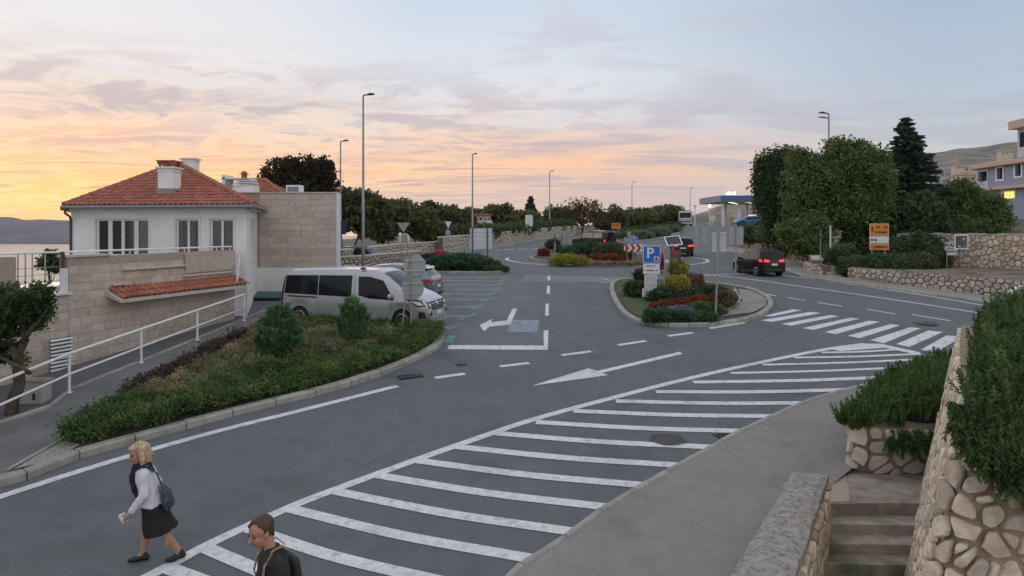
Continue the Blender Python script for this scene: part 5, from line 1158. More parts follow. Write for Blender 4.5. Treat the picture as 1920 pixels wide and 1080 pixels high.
# h) chevrons and the roundabout disc
Y = 44.6; s, b = sign('red and white chevron board on three legs in front of the roundabout', 1187, 490, Y, 'road sign', 'chevron_sign'); c = A(1187, 465, Y); W_, H_ = 34 / F * Y, 13.5 / F * Y; panel(s, 'panel', c, W_, H_, m_sw)
for k in range(3):
    x = -W_ / 2 + W_ * (k + .25) / 3; d = W_ / 3; panel(s, 'chevron', (c.x + x, c.y - .012, c.z), 1, 1, m_sred, .008, [(-d * .3, -H_ / 2), (d * .2, -H_ / 2), (d * .62, 0), (d * .2, H_ / 2), (-d * .3, H_ / 2), (d * .12, 0)])
for p in (1176, 1187, 1198): post(s, XG(p, Y + .06), A(p, 470, Y + .06), .03)
Y = 45; s, b = sign('round blue roundabout sign with white arrows above the chevron board', 1188, 490, Y); c = A(1188, 450.5, Y); panel(s, 'rim', c, .60, .6, m_sw, shape='round'); panel(s, 'disc', (c.x, c.y - .012, c.z), .55, .55, m_sblue, .008, shape='round')
for k in range(3):
    bb = MB(); a0 = 2 * math.pi * k / 3 + .3; pts = [(c.x + .15 * math.cos(a), c.y - .024, c.z + .15 * math.sin(a)) for a in np.linspace(a0, a0 + 1.35, 7)]
    bb.tube(pts, .028, 5); bb.tube([pts[-1], (c.x + .15 * math.cos(a0 + 1.85), c.y - .024, c.z + .15 * math.sin(a0 + 1.85))], [.075, .005], 6); bb.build('arrow', m_sw, s)
post(s, b, A(1188, 437, Y + .05)); 
Y = 52; s, b = sign('grey backs of two small plates left of the blue roundabout sign', 1180, 480, Y); panel(s, 'plate_back', A(1178, 449, Y), .7, .32, m_sback); panel(s, 'plate_back', A(1180, 441, Y), .3, .5, m_sback); post(s, b, A(1182, 436, Y))
Y = 46; s, b = sign('thin white edge post among the roundabout flowers', 1040, 480, Y, 'post', 'edge_post'); post(s, b, A(1040.5, 441, Y), .05, m_pole); MB().tube([A(1040.5, 441, Y), A(1040.5, 454, Y)], .055, 8).build('dark_band', m_poled, s)
Y = 58; s, b = sign('round sign back beside the off roader on the roundabout', 1063, 470, Y); panel(s, 'round_back', A(1063, 437, Y), .55, .55, m_sback, shape='round'); panel(s, 'plate_back', A(1063, 452, Y), .5, .7, m_sback); post(s, b, A(1063, 430, Y - .05)); post(s, XG(1053, Y), A(1053, 440, Y), .04, m_poled)
# k) parking sign
Y = 28.2; s, b = sign('blue parking sign with P over white plates on the planted island', 1218, 575, Y, 'road sign', 'parking_sign'); c = A(1222, 477, Y); panel(s, 'rim', c, 33 / F * Y, 33 / F * Y, m_sw); pb = panel(s, 'blue_panel', (c.x, c.y - .012, c.z), 30.5 / F * Y, 30.5 / F * Y, m_sblue, .01)
text('P', (c.x - .07, c.y - .014, c.z + .04), .62, m_sw, pb, bold=.012)
q = Vector((c.x + .19, c.y - .016, c.z - .19)); bb = MB(); bb.box(q, (.19, .008, .19)); bb.build('clock_plate', m_sw, pb); bb = MB(); bb.disc(q + Vector((0, -.006, -.01)), .06, .006, 'Y', 14); bb.box(q + Vector((0, -.006, .06)), (.05, .006, .03)); bb.build('clock', m_ink, pb)
def plate(px0, px1, py0, py1, rows, seed, Yo=-.0):
    a, d = A(px0, py1, Y + Yo), A(px1, py0, Y + Yo); cc = Vector(((a.x + d.x) / 2, a.y, (a.z + d.z) / 2)); o = panel(s, 'plate', cc, d.x - a.x, d.z - a.z, m_sw)
    for k, (fy, wd, hh) in enumerate(rows): words(s, (cc.x, cc.y - .006, cc.z + (d.z - a.z) * fy), (d.x - a.x) * wd, hh, m_ink if hh < .07 else m_sback, seed + k, o)
    return o, cc
plate(1206, 1237, 494.5, 514, [(.28, .55, .05), (-.15, .8, .06)], 5); o, cc = plate(1208.5, 1231.5, 515.5, 540, [], 9); plate(1204.5, 1231, 541, 557, [(.26, .8, .05), (0, .8, .05), (-.27, .8, .05)], 13)
panel(s, 'inner_frame', (cc.x, cc.y - .004, cc.z), .42, .44, m_sback, .006); panel(s, 'blank_field', (cc.x, cc.y - .009, cc.z), .38, .40, mat('pale_grey_field', (.5, .51, .52), .6), .006)
post(s, XG(1217, Y + .06), A(1217, 462, Y + .06), .036)
# l) ticket machine with solar panel
Y = 30.6; b = XG(1260, Y); s = thing('ticket_machine', 'brown parking ticket machine with a tilted solar panel on the planted island', 'ticket machine', b); m_brown = mat('machine_brown', (.10, .055, .05), .5, .08); m_gcol = mat('machine_grey', (.27, .26, .24), .5, .08)
a, d = A(1254, 470, Y), A(1276, 520, Y); MB().box(((a.x + d.x) / 2, Y, (a.z + b.z) / 2), (d.x - a.x, .34, a.z - b.z)).build('cabinet', m_brown, s, bevel=.02)
a, d = A(1246, 464, Y), A(1255, 520, Y); MB().box(((a.x + d.x) / 2 - .01, Y - .06, (a.z + b.z) / 2), (d.x - a.x, .3, a.z - b.z)).build('column', m_gcol, s, bevel=.015)
panel(s, 'red_plate', A(1265, 475, Y - .18), .27, .12, m_sred); panel(s, 'display', A(1265, 489, Y - .18), .28, .28, mat('display_green', (.14, .17, .05), .3)); panel(s, 'coin_panel', A(1250, 490, Y - .22), .16, .15, m_sw)
cpn = A(1262.5, 451.5, Y); rot = Matrix.Rotation(R(-6), 3, 'Y') @ Matrix.Rotation(R(38), 3, 'X'); bb = MB(); bb.box(cpn, (.72, .66, .04), m=rot); fo = bb.build('solar_panel', m_sw, s)
nrm = rot @ Vector((0, 0, 1)); 
for i in range(4):
    for j in range(3):
        bb = MB(); bb.box(cpn + rot @ Vector(((i - 1.5) * .155, (j - 1) * .185, .022)), (.147, .177, .008), m=rot); bb.build('cell', mat('solar_cell', (.012, .016, .035), .2, .05, spec=.7), fo)
post(s, A(1262, 470, Y + .05), cpn + Vector((0, .03, -.02)), .04)
# m) sign backs right of the island
Y = 38.5; s, b = sign('round sign back over a small plate behind the planted island', 1314, 505, Y); panel(s, 'round_back', A(1315, 436, Y), .74, .74, m_sback, shape='round'); panel(s, 'plate_back', A(1315, 453.5, Y), .70, .22, m_sback); post(s, b, A(1313.5, 422, Y - .04), .034)
Y = 24.6; s, b = sign('two tall white plates side by side on the nearest leaning pole of the island', 1341, 603, Y); 
for p0, p1 in ((1335.5, 1347.5), (1350, 1362)):
    a, d = A(p0, 470, Y + .03), A(p1, 437, Y + .03); cc = (a + d) / 2; panel(s, 'plate', cc, d.x - a.x, d.z - a.z, mat('plate_grey', (.46, .47, .48), .5, .05)); bb = MB(); bb.box((cc.x, cc.y - .01, a.z - .01), (d.x - a.x, .04, .025)); bb.box((cc.x, cc.y - .01, d.z + .01), (d.x - a.x, .04, .025)); bb.build('rim', m_sw, s)
post(s, XG(1341, Y), A(1348.5, 434, Y), .036)
Y = 30.8; s, b = sign('square sign back over a faded plate on the pole at the paved tip', 1378, 545, Y); panel(s, 'square_back', A(1381, 437, Y), .64, .56, m_sback); panel(s, 'plate_back', A(1381, 454, Y), .62, .26, m_sback); post(s, b, A(1381, 421, Y - .04), .034); MB().disc(b + Vector((0, 0, .16)), .07, .08, 'Z', 10).build('foot', m_sw, s)
# n) direction board
Y = 37.4; zb = CAMZ - 2.2; s, b = sign('orange and white direction board on two legs above the clipped hedge', 1648, 480, Y, 'road sign', 'direction_sign', zb); 
def strip(py0, py1, m, nm): a, d = A(1631.5, py1, Y), A(1666, py0, Y); cc = (a + d) / 2; panel(s, nm, (cc.x, cc.y + .006, cc.z), d.x - a.x + .05, d.z - a.z + .04, m_sw, .014); o = panel(s, nm, cc, d.x - a.x, d.z - a.z, m, .016); o.location.y = -.012; return o, cc
o, cc = strip(420, 442, m_sor, 'orange_panel'); words(s, (cc.x - .1, cc.y - .016, cc.z + .15), .30, .11, m_ink, 4, o); words(s, (cc.x + .36, cc.y - .016, cc.z + .15), .2, .10, m_ink, 5, o); words(s, (cc.x + .10, cc.y - .016, cc.z - .13), .7, .12, m_ink, 6, o)
bb = MB(); bb.slab([(cc.x - .40 + x, cc.y - .02, cc.z + z) for x, z in ((-.025, -.14), (.025, -.14), (.025, .05), (.08, .05), (0, .19), (-.08, .05), (-.025, .05))], (0, .008, 0)); bb.build('arrow', m_ink, o)
o, cc = strip(444, 455.5, m_sw, 'white_panel'); words(s, (cc.x - .08, cc.y - .016, cc.z), .42, .14, m_ink, 7, o); bb = MB(); bb.disc((cc.x - .43, cc.y - .02, cc.z), .065, .008, 'Y', 8); bb.build('pictogram', m_ink, o)
o, cc = strip(457.5, 468, m_sor, 'orange_panel'); words(s, (cc.x - .02, cc.y - .016, cc.z), .72, .12, m_ink, 8, o); bb = MB(); bb.slab([(cc.x + .40 + x, cc.y - .02, cc.z + z) for x, z in ((-.07, -.07), (.07, 0), (-.07, .07))], (0, .008, 0)); bb.build('arrow', m_ink, o)
for p in (1634.5, 1659): q = A(p, 480, Y + .05); q.z = zb; post(s, q, A(p, 425, Y + .05), .03)
# o) picture sign and lettered board on the retaining wall
Y = 35.4; zb = CAMZ - 2.2; s, b = sign('framed picture board on a leaning two legged stand before the brown wall', 1797, 508, Y, 'sign', 'picture_sign', zb); c = A(1802.5, 453.5, Y); w_, h_ = 26 / F * Y, 28 / F * Y; panel(s, 'frame', c, w_, h_, m_sw); pc = panel(s, 'picture', (c.x - .03, c.y - .008, c.z), w_ * .74, h_ * .82, mat('picture_dark', (.10, .12, .115), .4, .4, 6, col2=(.04, .05, .045), c2scale=5), .008); panel(s, 'picture_edge', (c.x + w_ * .38, c.y - .008, c.z), w_ * .12, h_ * .82, mat('picture_brown', (.28, .20, .15), .5), .008)
for dx, dz in ((.12, .16), (-.1, -.24)): bb = MB(); bb.ball((c.x + dx, c.y - .012, c.z + dz), (.07, .006, .035), 10, 6); bb.build('highlight', m_sw, pc)
post(s, Vector((A(1799, 500, Y).x, Y + .05, zb)), A(1799, 462, Y + .04), .025, m_bronze); post(s, Vector((A(1783.5, 500, Y).x, Y - .1, zb)), A(1798, 466, Y + .02), .025, m_bronze)
Y = 36.2; s, b = sign('white board lettered in dark capitals half behind the picture board', 1784, 500, Y, 'sign', 'lettered_sign', zb); c = A(1784.5, 462, Y); pb = panel(s, 'board', c, 25 / F * Y, 15 / F * Y, m_sw); text('PLAŽA', (c.x, c.y - .006, c.z + .06), .25, m_ink, pb, bold=.006); bb = MB(); bb.box((c.x, c.y - .004, c.z - .12), (.62, .008, .03)); bb.build('rule', m_ink, pb)
c2 = A(1787, 474.5, Y); pl_ = panel(s, 'lower_board', c2, 22 / F * Y, 8 / F * Y, m_sw); bb = MB(); bb.box((c2.x - .05, c2.y - .004, c2.z + .06), (.5, .008, .05)); bb.build('bar', m_ink, pl_)
for p in (1776, 1792): post(s, Vector((A(p, 500, Y).x, Y + .05, zb)), A(p, 460, Y + .04), .022, m_pole)
# p-q) flag and posts by the right trees
Y = 44; zb = G(44) + 1.1; s, b = sign('yellow triangular pennant hanging among the dark trees', 1497, 470, Y, 'flag', 'pennant', zb); bb = MB(); n = 10; vs = []
for i in range(n + 1):
    f = i / n; y = Y + .08 * math.sin(f * 5); vs += [A(1496 + 26 * f, 401 + 2.5 * f, y), A(1496 + 26 * f, 403 + 10 * (f / .45 if f < .45 else max(0.12, (1 - f) / .55)), y)]
bb.add(vs, [(2 * i, 2 * i + 2, 2 * i + 3, 2 * i + 1) for i in range(n)]); bb.build('cloth', m_syel, s); post(s, b, A(1496, 399, Y + .02), .02, m_poled)
Y = 38; s, b = sign('thin post with a small street name plate at the garden steps', 1538, 500, Y, 'street sign', 'street_name_sign'); post(s, b, A(1538.5, 430, Y), .024); panel(s, 'name_plate', A(1540, 444, Y - .04), .26, .16, m_ink)
Y = 39.2; s, b = sign('plain white marker post beside the street name plate', 1557, 490, Y, 'post', 'marker_post', G(39) + .5); post(s, b, A(1557, 425, Y), .045, m_sw); MB().disc(A(1557, 424.5, Y), .055, .04, 'Z', 10).build('cap', m_sw, s)
Y = 47.5; s, b = sign('narrow purple banner on a pole past the annex corner', 643, 470, Y, 'banner', 'banner', G(47) - .2); panel(s, 'cloth', A(644, 427, Y), .36, .95, mat('purple_cloth', (.05, .02, .09), .8, .2)); post(s, b, A(640, 413, Y + .03), .03, m_poled)
Y = 13.6; c0 = A(1896, 590, Y); s = thing('tube_railing', 'bent white tube railing end above the rosemary in the right corner', 'railing', c0); tr = [c0 + Vector((0, 0, -.3)), A(1895.5, 556, Y), A(1897, 547, Y), A(1903, 541.5, Y), A(1912, 540, Y), A(1990, 540, Y)]; MB().tube(tr, .055, 12).build('rail', m_railw, s, smooth=True); MB().tube([A(1916, 600, Y), A(1916, 541, Y)], .035, 8).build('post', m_railw, s)
# ---------------------------------------------------------------- fuel station
m_conc2 = mat('forecourt', (.20, .20, .20), .9, .1)
bb = MB(); rows_ = [(58, 12.6, 20.4, G(58) + .006), (66, 15, 23.4, G(66) + .05), (74, 17.5, 26, G(74) + .15), (82, 20.5, 29, G(82) + .31), (90, 23.5, 33.5, G(90) + .53), (98, 26.3, 40, G(98) + .78), (106, 28.9, 51, FZ - .12), (112, 30, 54, FZ), (150, 36, 68, FZ)]
bb.add([p for y, x0, x1, z in rows_ for p in ((x0 - 2 * (z - G(y)) - .1, y, G(y) - .06), (x0, y, z), (x1, y, z), (x1 + 1.5, y, G(y) - .06))], [(4 * i + j, 4 * i + j + 1, 4 * i + j + 5, 4 * i + j + 4) for i in range(len(rows_) - 1) for j in range(3)]); bb.build('forecourt', m_asphalt)['kind'] = 'structure'
fs = thing('fuel_station', 'fuel station canopy with blue fascia and glowing ceiling lamps', 'fuel station', A(1400, 425, 128)); Yc = 124; a, d = A(1351, 378, Yc), A(1478, 367, Yc)
MB().box(((a.x + d.x) / 2, Yc + 7, (a.z + d.z) / 2), (d.x - a.x, 14, d.z - a.z)).build('canopy', mat('canopy_blue', (.07, .14, .30), .5, .05), fs); MB().box(((a.x + d.x) / 2, Yc + 7, a.z - .04), (d.x - a.x - .2, 13.8, .07)).build('soffit', mat('soffit_warm', (.62, .50, .36), .7), fs); MB().box(((a.x + d.x) / 2, Yc + 7, d.z + .05), (d.x - a.x + .1, 14.1, .1)).build('coping', m_sw, fs)
m_lampw = mat('lamp_glow', (1, .78, .45), .5, 0, emit=3.)
for px, Yl in ((1370, 126), (1376, 130), (1383, 134), (1402, 126), (1408, 130), (1416, 134)):
    p = A(px, 380, Yl); p.z = a.z - .09; MB().disc(p, .42, .05, 'Z', 14).build('ceiling_lamp', m_lampw, fs)
for px, Yl in ((1356, 126), (1360, 134), (1386, 126), (1400, 134)):
    p = A(px, 420, Yl); MB().box((p.x, Yl, (FZ + a.z) / 2), (.45, .45, a.z - FZ)).build('pillar', m_sw, fs)
for px in (1372, 1393): p = A(px, 420, 129); MB().box((p.x, 129, FZ + .8), (.9, .6, 1.6)).build('pump', mat('pump_yellow', (.45, .42, .2), .5), fs, bevel=.05)
for k, px in enumerate((1363, 1367.5, 1372.5, 1378)): p = A(px, 362.5, Yc + .2); MB().box((p.x, p.y, p.z), (.34, .1, .75 if k % 2 else .6)).build('lit_letter', mat('letter_glow', (1, .97, .88), .5, 0, emit=.6), fs)
p = A(1412, 410, 146); MB().box((p.x + 4, 147, FZ + 1.5), (14, 5, 3.2)).build('shop', mat('shop_wall', (.40, .38, .36), .7), fs)
for i in range(4): MB().box((p.x - .8 + i * 2.6, 144.48, FZ + 1.5), (1.9, .06, 1.9)).build('shop_window', mat('lit_window', (1, .75, .42), .4, 0, emit=.7), fs)
for px, t_, lab in ((1303, 386, 'plain thin lamp post left of the fuel station'), (1330.5, 386, 'lamp post with a glowing globe before the fuel station')):
    b = A(px, 422, 118); b.z = FZ if px > 1320 else FZ; s = thing('forecourt_lamp', lab, 'street lamp', b); t = A(px, t_, 118); post(s, b, t, .09, m_sw); bb = MB(); bb.ball(t, .26, 10, 8); bb.build('globe', m_lampw if px > 1320 else m_sw, s)
b = A(1336, 422, 118); b.z = FZ; s = thing('price_sign', 'small round yellow and white sign at the fuel station kerb', 'sign', b); post(s, b, A(1336, 408, 118), .06, m_sw); panel(s, 'disc', A(1336, 409, 117.9), 1.1, 1.1, mat('sign_cream', (.7, .64, .35), .5), shape='round')
# ---------------------------------------------------------------- violet house and the houses on the slope
m_viol = mat('violet_render', (.28, .325, .46), .85, .05, 2); m_pink = mat('orange_eaves', (.60, .42, .34), .8, .05); m_vw = mat('pale_violet', (.52, .54, .62), .8, .04)
va, vb_ = A(1832, 400, 60), A(1985, 400, 50); wv = Wall(va, vb_); vh = thing('violet_house', 'blue violet house with orange eaves on the slope at the right edge', 'house', ((va.x + vb_.x) / 2, 57, CAMZ + .6))
e_ = lambda py: CAMZ - (py - HY) / F * 60; zr, zf, zg = e_(318), e_(357), e_(392)
l0, l1 = wv.u(1835), wv.u(1851); w1 = (wv.u(1869.5), wv.u(1880.5)); w2 = (wv.u(1904), wv.u(1915)); w3 = (wv.u(1880), wv.u(1903))
wz = lambda px, py: wv.z(px, py)
hl_ = [(l0, l1, wz(1843, 340), wz(1843, 322)), (w1[0], w1[1], wz(1875, 336), wz(1875, 315)), (w2[0], w2[1], wz(1910, 330), wz(1910, 308))]
bb = MB(); wv.holed(bb, 0, wv.len, zf, zr, hl_, .3); wv.holed(bb, -.0, wv.len, zg - 4, zf, [(w3[0], w3[1], wz(1890, 372), wz(1890, 359))], .15)
vn = -wv.n * 9; vc_ = Vector((va.x + vn.x, va.y + vn.y)); vd_ = Vector((vb_.x + vn.x, vb_.y + vn.y)); Wall(vc_, va).holed(bb, 0, 9, zg - 4, zr, [], .1); Wall(vb_, vd_).holed(bb, 0, 9, zg - 4, zr, [], .1); bb.build('wall', m_viol, vh)
bb = MB(); wv.box(bb, l0 - .3, l1 + .3, zf, zr, -2.2, -2.15); bb.build('loggia_back', m_vw, vh); bb = MB(); wv.box(bb, l0, l1, hl_[0][2], hl_[0][2] + .5, -.6, -.55); bb.build('loggia_parapet', m_vw, vh); bb = MB(); wv.box(bb, l0 + .2, l0 + .5, hl_[0][2], hl_[0][3], -.3, -.2); bb.build('loggia_post', m_dark, vh)
bb = MB(); wv.box(bb, 0, l1 + .15, zf + .02, hl_[0][2], .004, .03); wv.box(bb, 0, l1 + .15, hl_[0][3], zr - .02, .004, .03); wv.box(bb, 0, l0, hl_[0][2] + .002, hl_[0][3] - .002, .004, .03); wv.box(bb, l1, l1 + .15, hl_[0][2] + .002, hl_[0][3] - .002, .004, .03); bb.build('loggia_surround', m_vw, vh)
for wq, hh in ((w1, hl_[1]), (w2, hl_[2])):
    fo = MB(); f_ = .16
    wv.box(fo, hh[0] - f_, hh[1] + f_, hh[3], hh[3] + f_, .003, .05); wv.box(fo, hh[0] - f_, hh[1] + f_, hh[2] - f_, hh[2], .003, .05); wv.box(fo, hh[0] - f_, hh[0], hh[2] + .001, hh[3] - .001, .003, .05); wv.box(fo, hh[1], hh[1] + f_, hh[2] + .001, hh[3] - .001, .003, .05); fo = fo.build('window', m_trim, vh)
    g_ = MB(); wv.box(g_, hh[0], hh[1], hh[2], hh[3], -.28, -.26); g_.build('pane', m_glassd, fo); g_ = MB(); wv.box(g_, (hh[0] + hh[1]) / 2 - .02, (hh[0] + hh[1]) / 2 + .05, hh[2], hh[3], -.25, -.2); g_.build('mullion', m_trim, fo)
fo = MB(); wv.box(fo, w3[0] - .14, w3[0], wz(1890, 372), wz(1890, 359), .003, .05); wv.box(fo, w3[1], w3[1] + .14, wz(1890, 372), wz(1890, 359), .003, .05); wv.box(fo, w3[0] - .14, w3[1] + .14, wz(1890, 359) + .001, wz(1890, 359) + .14, .003, .05); fo = fo.build('window', m_trim, vh); m_lit = mat('window_glow', (1, .74, .22), .5, .35, 5, emit=.85)
for k in range(4): g_ = MB(); q = (w3[1] - w3[0]) / 4; wv.box(g_, w3[0] + q * k + .04, w3[0] + q * (k + 1) - .04, wz(1890, 372), wz(1890, 359), -.14, -.1); g_.build('lit_pane', m_lit, fo)
bb = MB(); wv.box(bb, -.35, wv.len, zr, zr + .38, -9, .5); bb.build('roof_slab', m_pink, vh, bevel=.05); bb = MB(); wv.box(bb, wv.u(1848), wv.len, zf - .12, zf + .14, .004, .6); bb.build('floor_slab', m_pink, vh)
ub = wv.u(1898); bb = MB(); wv.box(bb, ub, wv.len, zr + .56, zr + 2.9, -6, -.4); bb.build('upper_wall', m_vw, vh); bb = MB(); wv.box(bb, ub - .25, wv.len, zr + 2.9, zr + 3.6, -6.3, .2); bb.build('upper_roof', m_pink, vh, bevel=.05); bb = MB(); wv.box(bb, ub + .3, ub + 1.2, zr + 1.4, zr + 2.6, -.42, -.38); bb.build('balcony_opening', m_dark, vh)
def far_house(px, py, wpx, hpx, Y, col, roof, label):
    c = A(px, py, Y); w_, h_ = wpx / F * Y, hpx / F * Y; s = thing('hillside_house', label, 'house', c, group='small houses on the mountain slope'); MB().box((c.x, c.y, c.z + h_ / 2 - 3), (w_, w_ * .8, h_ + 6)).build('wall', col, s)
    bb = MB(); e = w_ * .56; bb.add([(c.x - e, c.y - w_ * .46, c.z + h_), (c.x + e, c.y - w_ * .46, c.z + h_), (c.x + e, c.y + w_ * .46, c.z + h_), (c.x - e, c.y + w_ * .46, c.z + h_), (c.x - e * .4, c.y, c.z + h_ * 1.6), (c.x + e * .4, c.y, c.z + h_ * 1.6)], [(0, 1, 5, 4), (1, 2, 5), (2, 3, 4, 5), (3, 0, 4), (3, 2, 1, 0)]); bb.build('roof', roof, s)
    for k in (-1, 1): MB().box((c.x + k * w_ * .25, c.y - w_ * .4 - .02, c.z + h_ * .5), (w_ * .16, .1, h_ * .4)).build('window', m_glassd, s)
m_rp = mat('far_roof', (.34, .24, .19), .9, .1); m_cr = mat('far_wall', (.60, .52, .43), .9, .05)
far_house(1812, 323, 26, 9, 230, m_cr, m_rp, 'pale house just left of the violet house on the slope'); far_house(1795, 318, 16, 8, 260, m_cr, m_rp, 'smaller pale house uphill from the hedge end'); far_house(1880, 292, 14, 8, 300, mat('far_cream', (.62, .55, .42), .9), m_rp, 'cream house highest up, above the violet roof'); far_house(1893, 290, 9, 9, 320, m_cr, m_rp, 'narrow house beside the cream one above the violet roof'); far_house(1755, 333, 24, 10, 150, mat('far_grey', (.42, .43, .44), .9), mat('far_grey_roof', (.42, .42, .42), .9), 'grey house half hidden behind the dark spruce')
far_house(1809, 341, 30, 12, 120, m_cr, m_rp, 'low cream house behind the hedge by the loggia')
# pink house behind the left trees
c = XG(895, 92); ph = thing('pink_house', 'pinkish house glimpsed behind the information board', 'house', c); a, d = A(872, 430, 92), A(919, 404, 92); m_pk = mat('pink_wall', (.42, .28, .27), .9, .08)
MB().box(((a.x + d.x) / 2, 94.5, (d.z + c.z) / 2), (d.x - a.x, 5, d.z - c.z)).build('wall', m_pk, ph); MB().box(((a.x + d.x) / 2, 94.5, d.z + .12), (d.x - a.x + .5, 5.5, .2)).build('roof', m_tile, ph)
for px in (877, 884, 893, 901, 910, 916): p = A(px, 411, 91.96); o = MB().box(p, (.36, .1, .6)).build('window', m_trim, ph); MB().box(p + Vector((0, -.06, 0)), (.26, .03, .5)).build('pane', m_glassd, o)
for px in (904, 917): p = A(px, 421, 91.5); MB().box(p, (.9, .6, 1.1)).build('balcony', m_sw, ph)
# utility box by the small tree
q = P(64, 752); q.z -= .35; ub_ = thing('utility_box', 'grey utility cabinet with a dark slot at the foot of the small tree', 'utility box', q); MB().box(q + Vector((0, 0, .42)), (.62, .36, .84)).build('cabinet', mat('cabinet_grey', (.40, .40, .38), .6, .08), ub_, bevel=.015); MB().box(q + Vector((.12, -.185, .5)), (.07, .01, .16)).build('slot', m_ink, ub_); MB().box(q + Vector((0, 0, .86)), (.68, .42, .04)).build('lid', m_kerb, ub_)
# ================================================================ PEOPLE
m_skin = mat('skin', (.42, .225, .155), .55, .08, 12); m_skinr = mat('skin_man', (.48, .25, .165), .55, .08, 12); m_lip = mat('lip', (.30, .10, .085), .5); m_eye = mat('eye_dark', (.025, .02, .018), .3)
m_hairb = mat('blond_hair', (.56, .43, .28), .6, .35, 30, stretch=(1, 1, .25), col2=(.40, .28, .17), c2scale=14); m_hairn = mat('brown_hair', (.085, .045, .028), .6, .3, 30)
m_blouse = mat('white_blouse', (.66, .67, .74), .85, .06, 8); m_skirt = mat('black_skirt', (.012, .012, .014), .8, .2); m_scarf = mat('navy_scarf', (.018, .018, .035), .9, .3, 14); m_shoe = mat('black_shoe', (.012, .012, .013), .45); m_bag = mat('navy_bag', (.03, .04, .07), .7, .5, 30, col2=(.09, .11, .16), c2scale=28, c2lo=.5, c2hi=.6)
m_shirt = mat('dark_olive_shirt', (.022, .027, .022), .85, .3, 6); m_strap = mat('tan_strap', (.34, .22, .15), .7); m_trou = mat('dark_trousers', (.03, .032, .04), .85)
def ell(b, secs, n=20):
    """stack of ellipses: (centre, rx, ry) or with a tilt of the ring about Y"""
    rings = []
    for s in secs:
        c, rx, ry = Vector(s[0]), s[1], s[2]; t = R(s[3]) if len(s) > 3 else 0
        rings.append([c + Vector((rx * math.cos(a) * math.cos(t), ry * math.sin(a), -rx * math.cos(a) * math.sin(t))) for a in (2 * math.pi * j / n for j in range(n))])
    return b.loft(rings)
def limb(b, pts, rad, n=14):
    b.tube(pts, rad, n)
    for p, r in zip(pts, rad): b.ball(p, r * .995, 12, 8)
def fuse(name, b, m, parent, voxel=.011, smooth=6, fold=0., ff=(9, 9, 3.5)):
    o = b.build(name, m, parent, local=True, fix=True); md = o.modifiers.new('r', 'REMESH'); md.mode = 'VOXEL'; md.voxel_size = voxel; md.use_smooth_shade = True; s = o.modifiers.new('s', 'SMOOTH'); s.iterations = smooth; s.factor = .5
    dg = bpy.context.evaluated_depsgraph_get(); me = bpy.data.meshes.new_from_object(o.evaluated_get(dg)); o.modifiers.clear(); o.data = me
    if not me.materials: me.materials.append(m)
    if fold:
        for v in me.vertices:
            c = v.co; v.co = c + v.normal * fold * (mnoise.noise(Vector((c.x * ff[0], c.y * ff[1], c.z * ff[2]))) + .6 * mnoise.noise(Vector((c.x * ff[0] * 2.3 + 5, c.y * ff[1] * 2.3, c.z * ff[2] * 2 + c.x * 6))))
        me.update()
    me.polygons.foreach_set('use_smooth', [True] * len(me.polygons)); return o
def hand(b, w, d, side, curl=.6):
    """palm and five fingers at wrist w, pointing along d; thumb to the front"""
    d = Vector(d).normalized(); ax = Vector((1, 0, 0)); ax = (ax - d * ax.dot(d)).normalized(); nr = d.cross(ax).normalized() * side
    limb(b, [w, w + d * .05, w + d * .085], [.024, .033, .031])
    for k, (off, ln) in enumerate(((.026, .062), (.009, .072), (-.008, .067), (-.024, .052))):
        p = w + d * .085 + ax * off; q = p + d * ln * .5 + nr * .006; e = q + d * ln * .42 * (1 - curl * .5) - nr * ln * .42 * curl; limb(b, [p, q, e], [.0100, .0092, .0080], 8)
    p = w + d * .03 + ax * .026; q = p + d * .035 + ax * .028; limb(b, [p, q, q + d * .03 - nr * .012 + ax * .002], [.0125, .011, .009], 8)
def head(root, c, s, skin, yawdeg=0, pitch=0, nose=.02):
    """separate small features on the head"""
    Mx = Matrix.Rotation(R(yawdeg), 3, 'Z') @ Matrix.Rotation(R(pitch), 3, 'Y'); T = lambda x, y, z: Vector(c) + Mx @ Vector((x, y, z)) * s
    for k in (-1, 1):
        b = MB(); b.ball(T(.086, k * .033, .006), .0085 * s, 8, 6); b.build('eye', m_eye, root, smooth=True, local=True)
        b = MB(); b.tube([T(.088, k * .017, .03), T(.093, k * .034, .036), T(.082, k * .052, .03)], .004 * s, 5); b.build('eyebrow', m_hairn, root, local=True)
    b = MB(); b.tube([T(.090, -.024, -.062), T(.099, 0, -.060), T(.090, .024, -.062)], [.004 * s, .0075 * s, .004 * s], 6); b.build('mouth', m_lip, root, smooth=True, local=True)
    return T
def head_base(b, c, s, yawdeg=0, pitch=0):
    Mx = Matrix.Rotation(R(yawdeg), 3, 'Z') @ Matrix.Rotation(R(pitch), 3, 'Y'); M4 = Mx; T = lambda x, y, z: Vector(c) + Mx @ Vector((x, y, z)) * s
    b.ball(T(-.005, 0, .035), (.098 * s, .077 * s, .095 * s), 18, 12, M4); b.ball(T(.022, 0, -.045), (.068 * s, .058 * s, .078 * s), 16, 10, M4); b.ball(T(.052, 0, -.092), (.026 * s, .028 * s, .022 * s), 10, 8)
    b.tube([T(.085, 0, .012), T(.112, 0, -.026)], [.010 * s, .0165 * s], 8); b.ball(T(.110, 0, -.028), .0165 * s, 8, 6)
    for k in (-1, 1): b.ball(T(-.008, k * .077, -.01), (.022 * s, .011 * s, .034 * s), 8, 6); b.ball(T(.055, k * .038, -.03), (.028 * s, .026 * s, .024 * s), 8, 6)
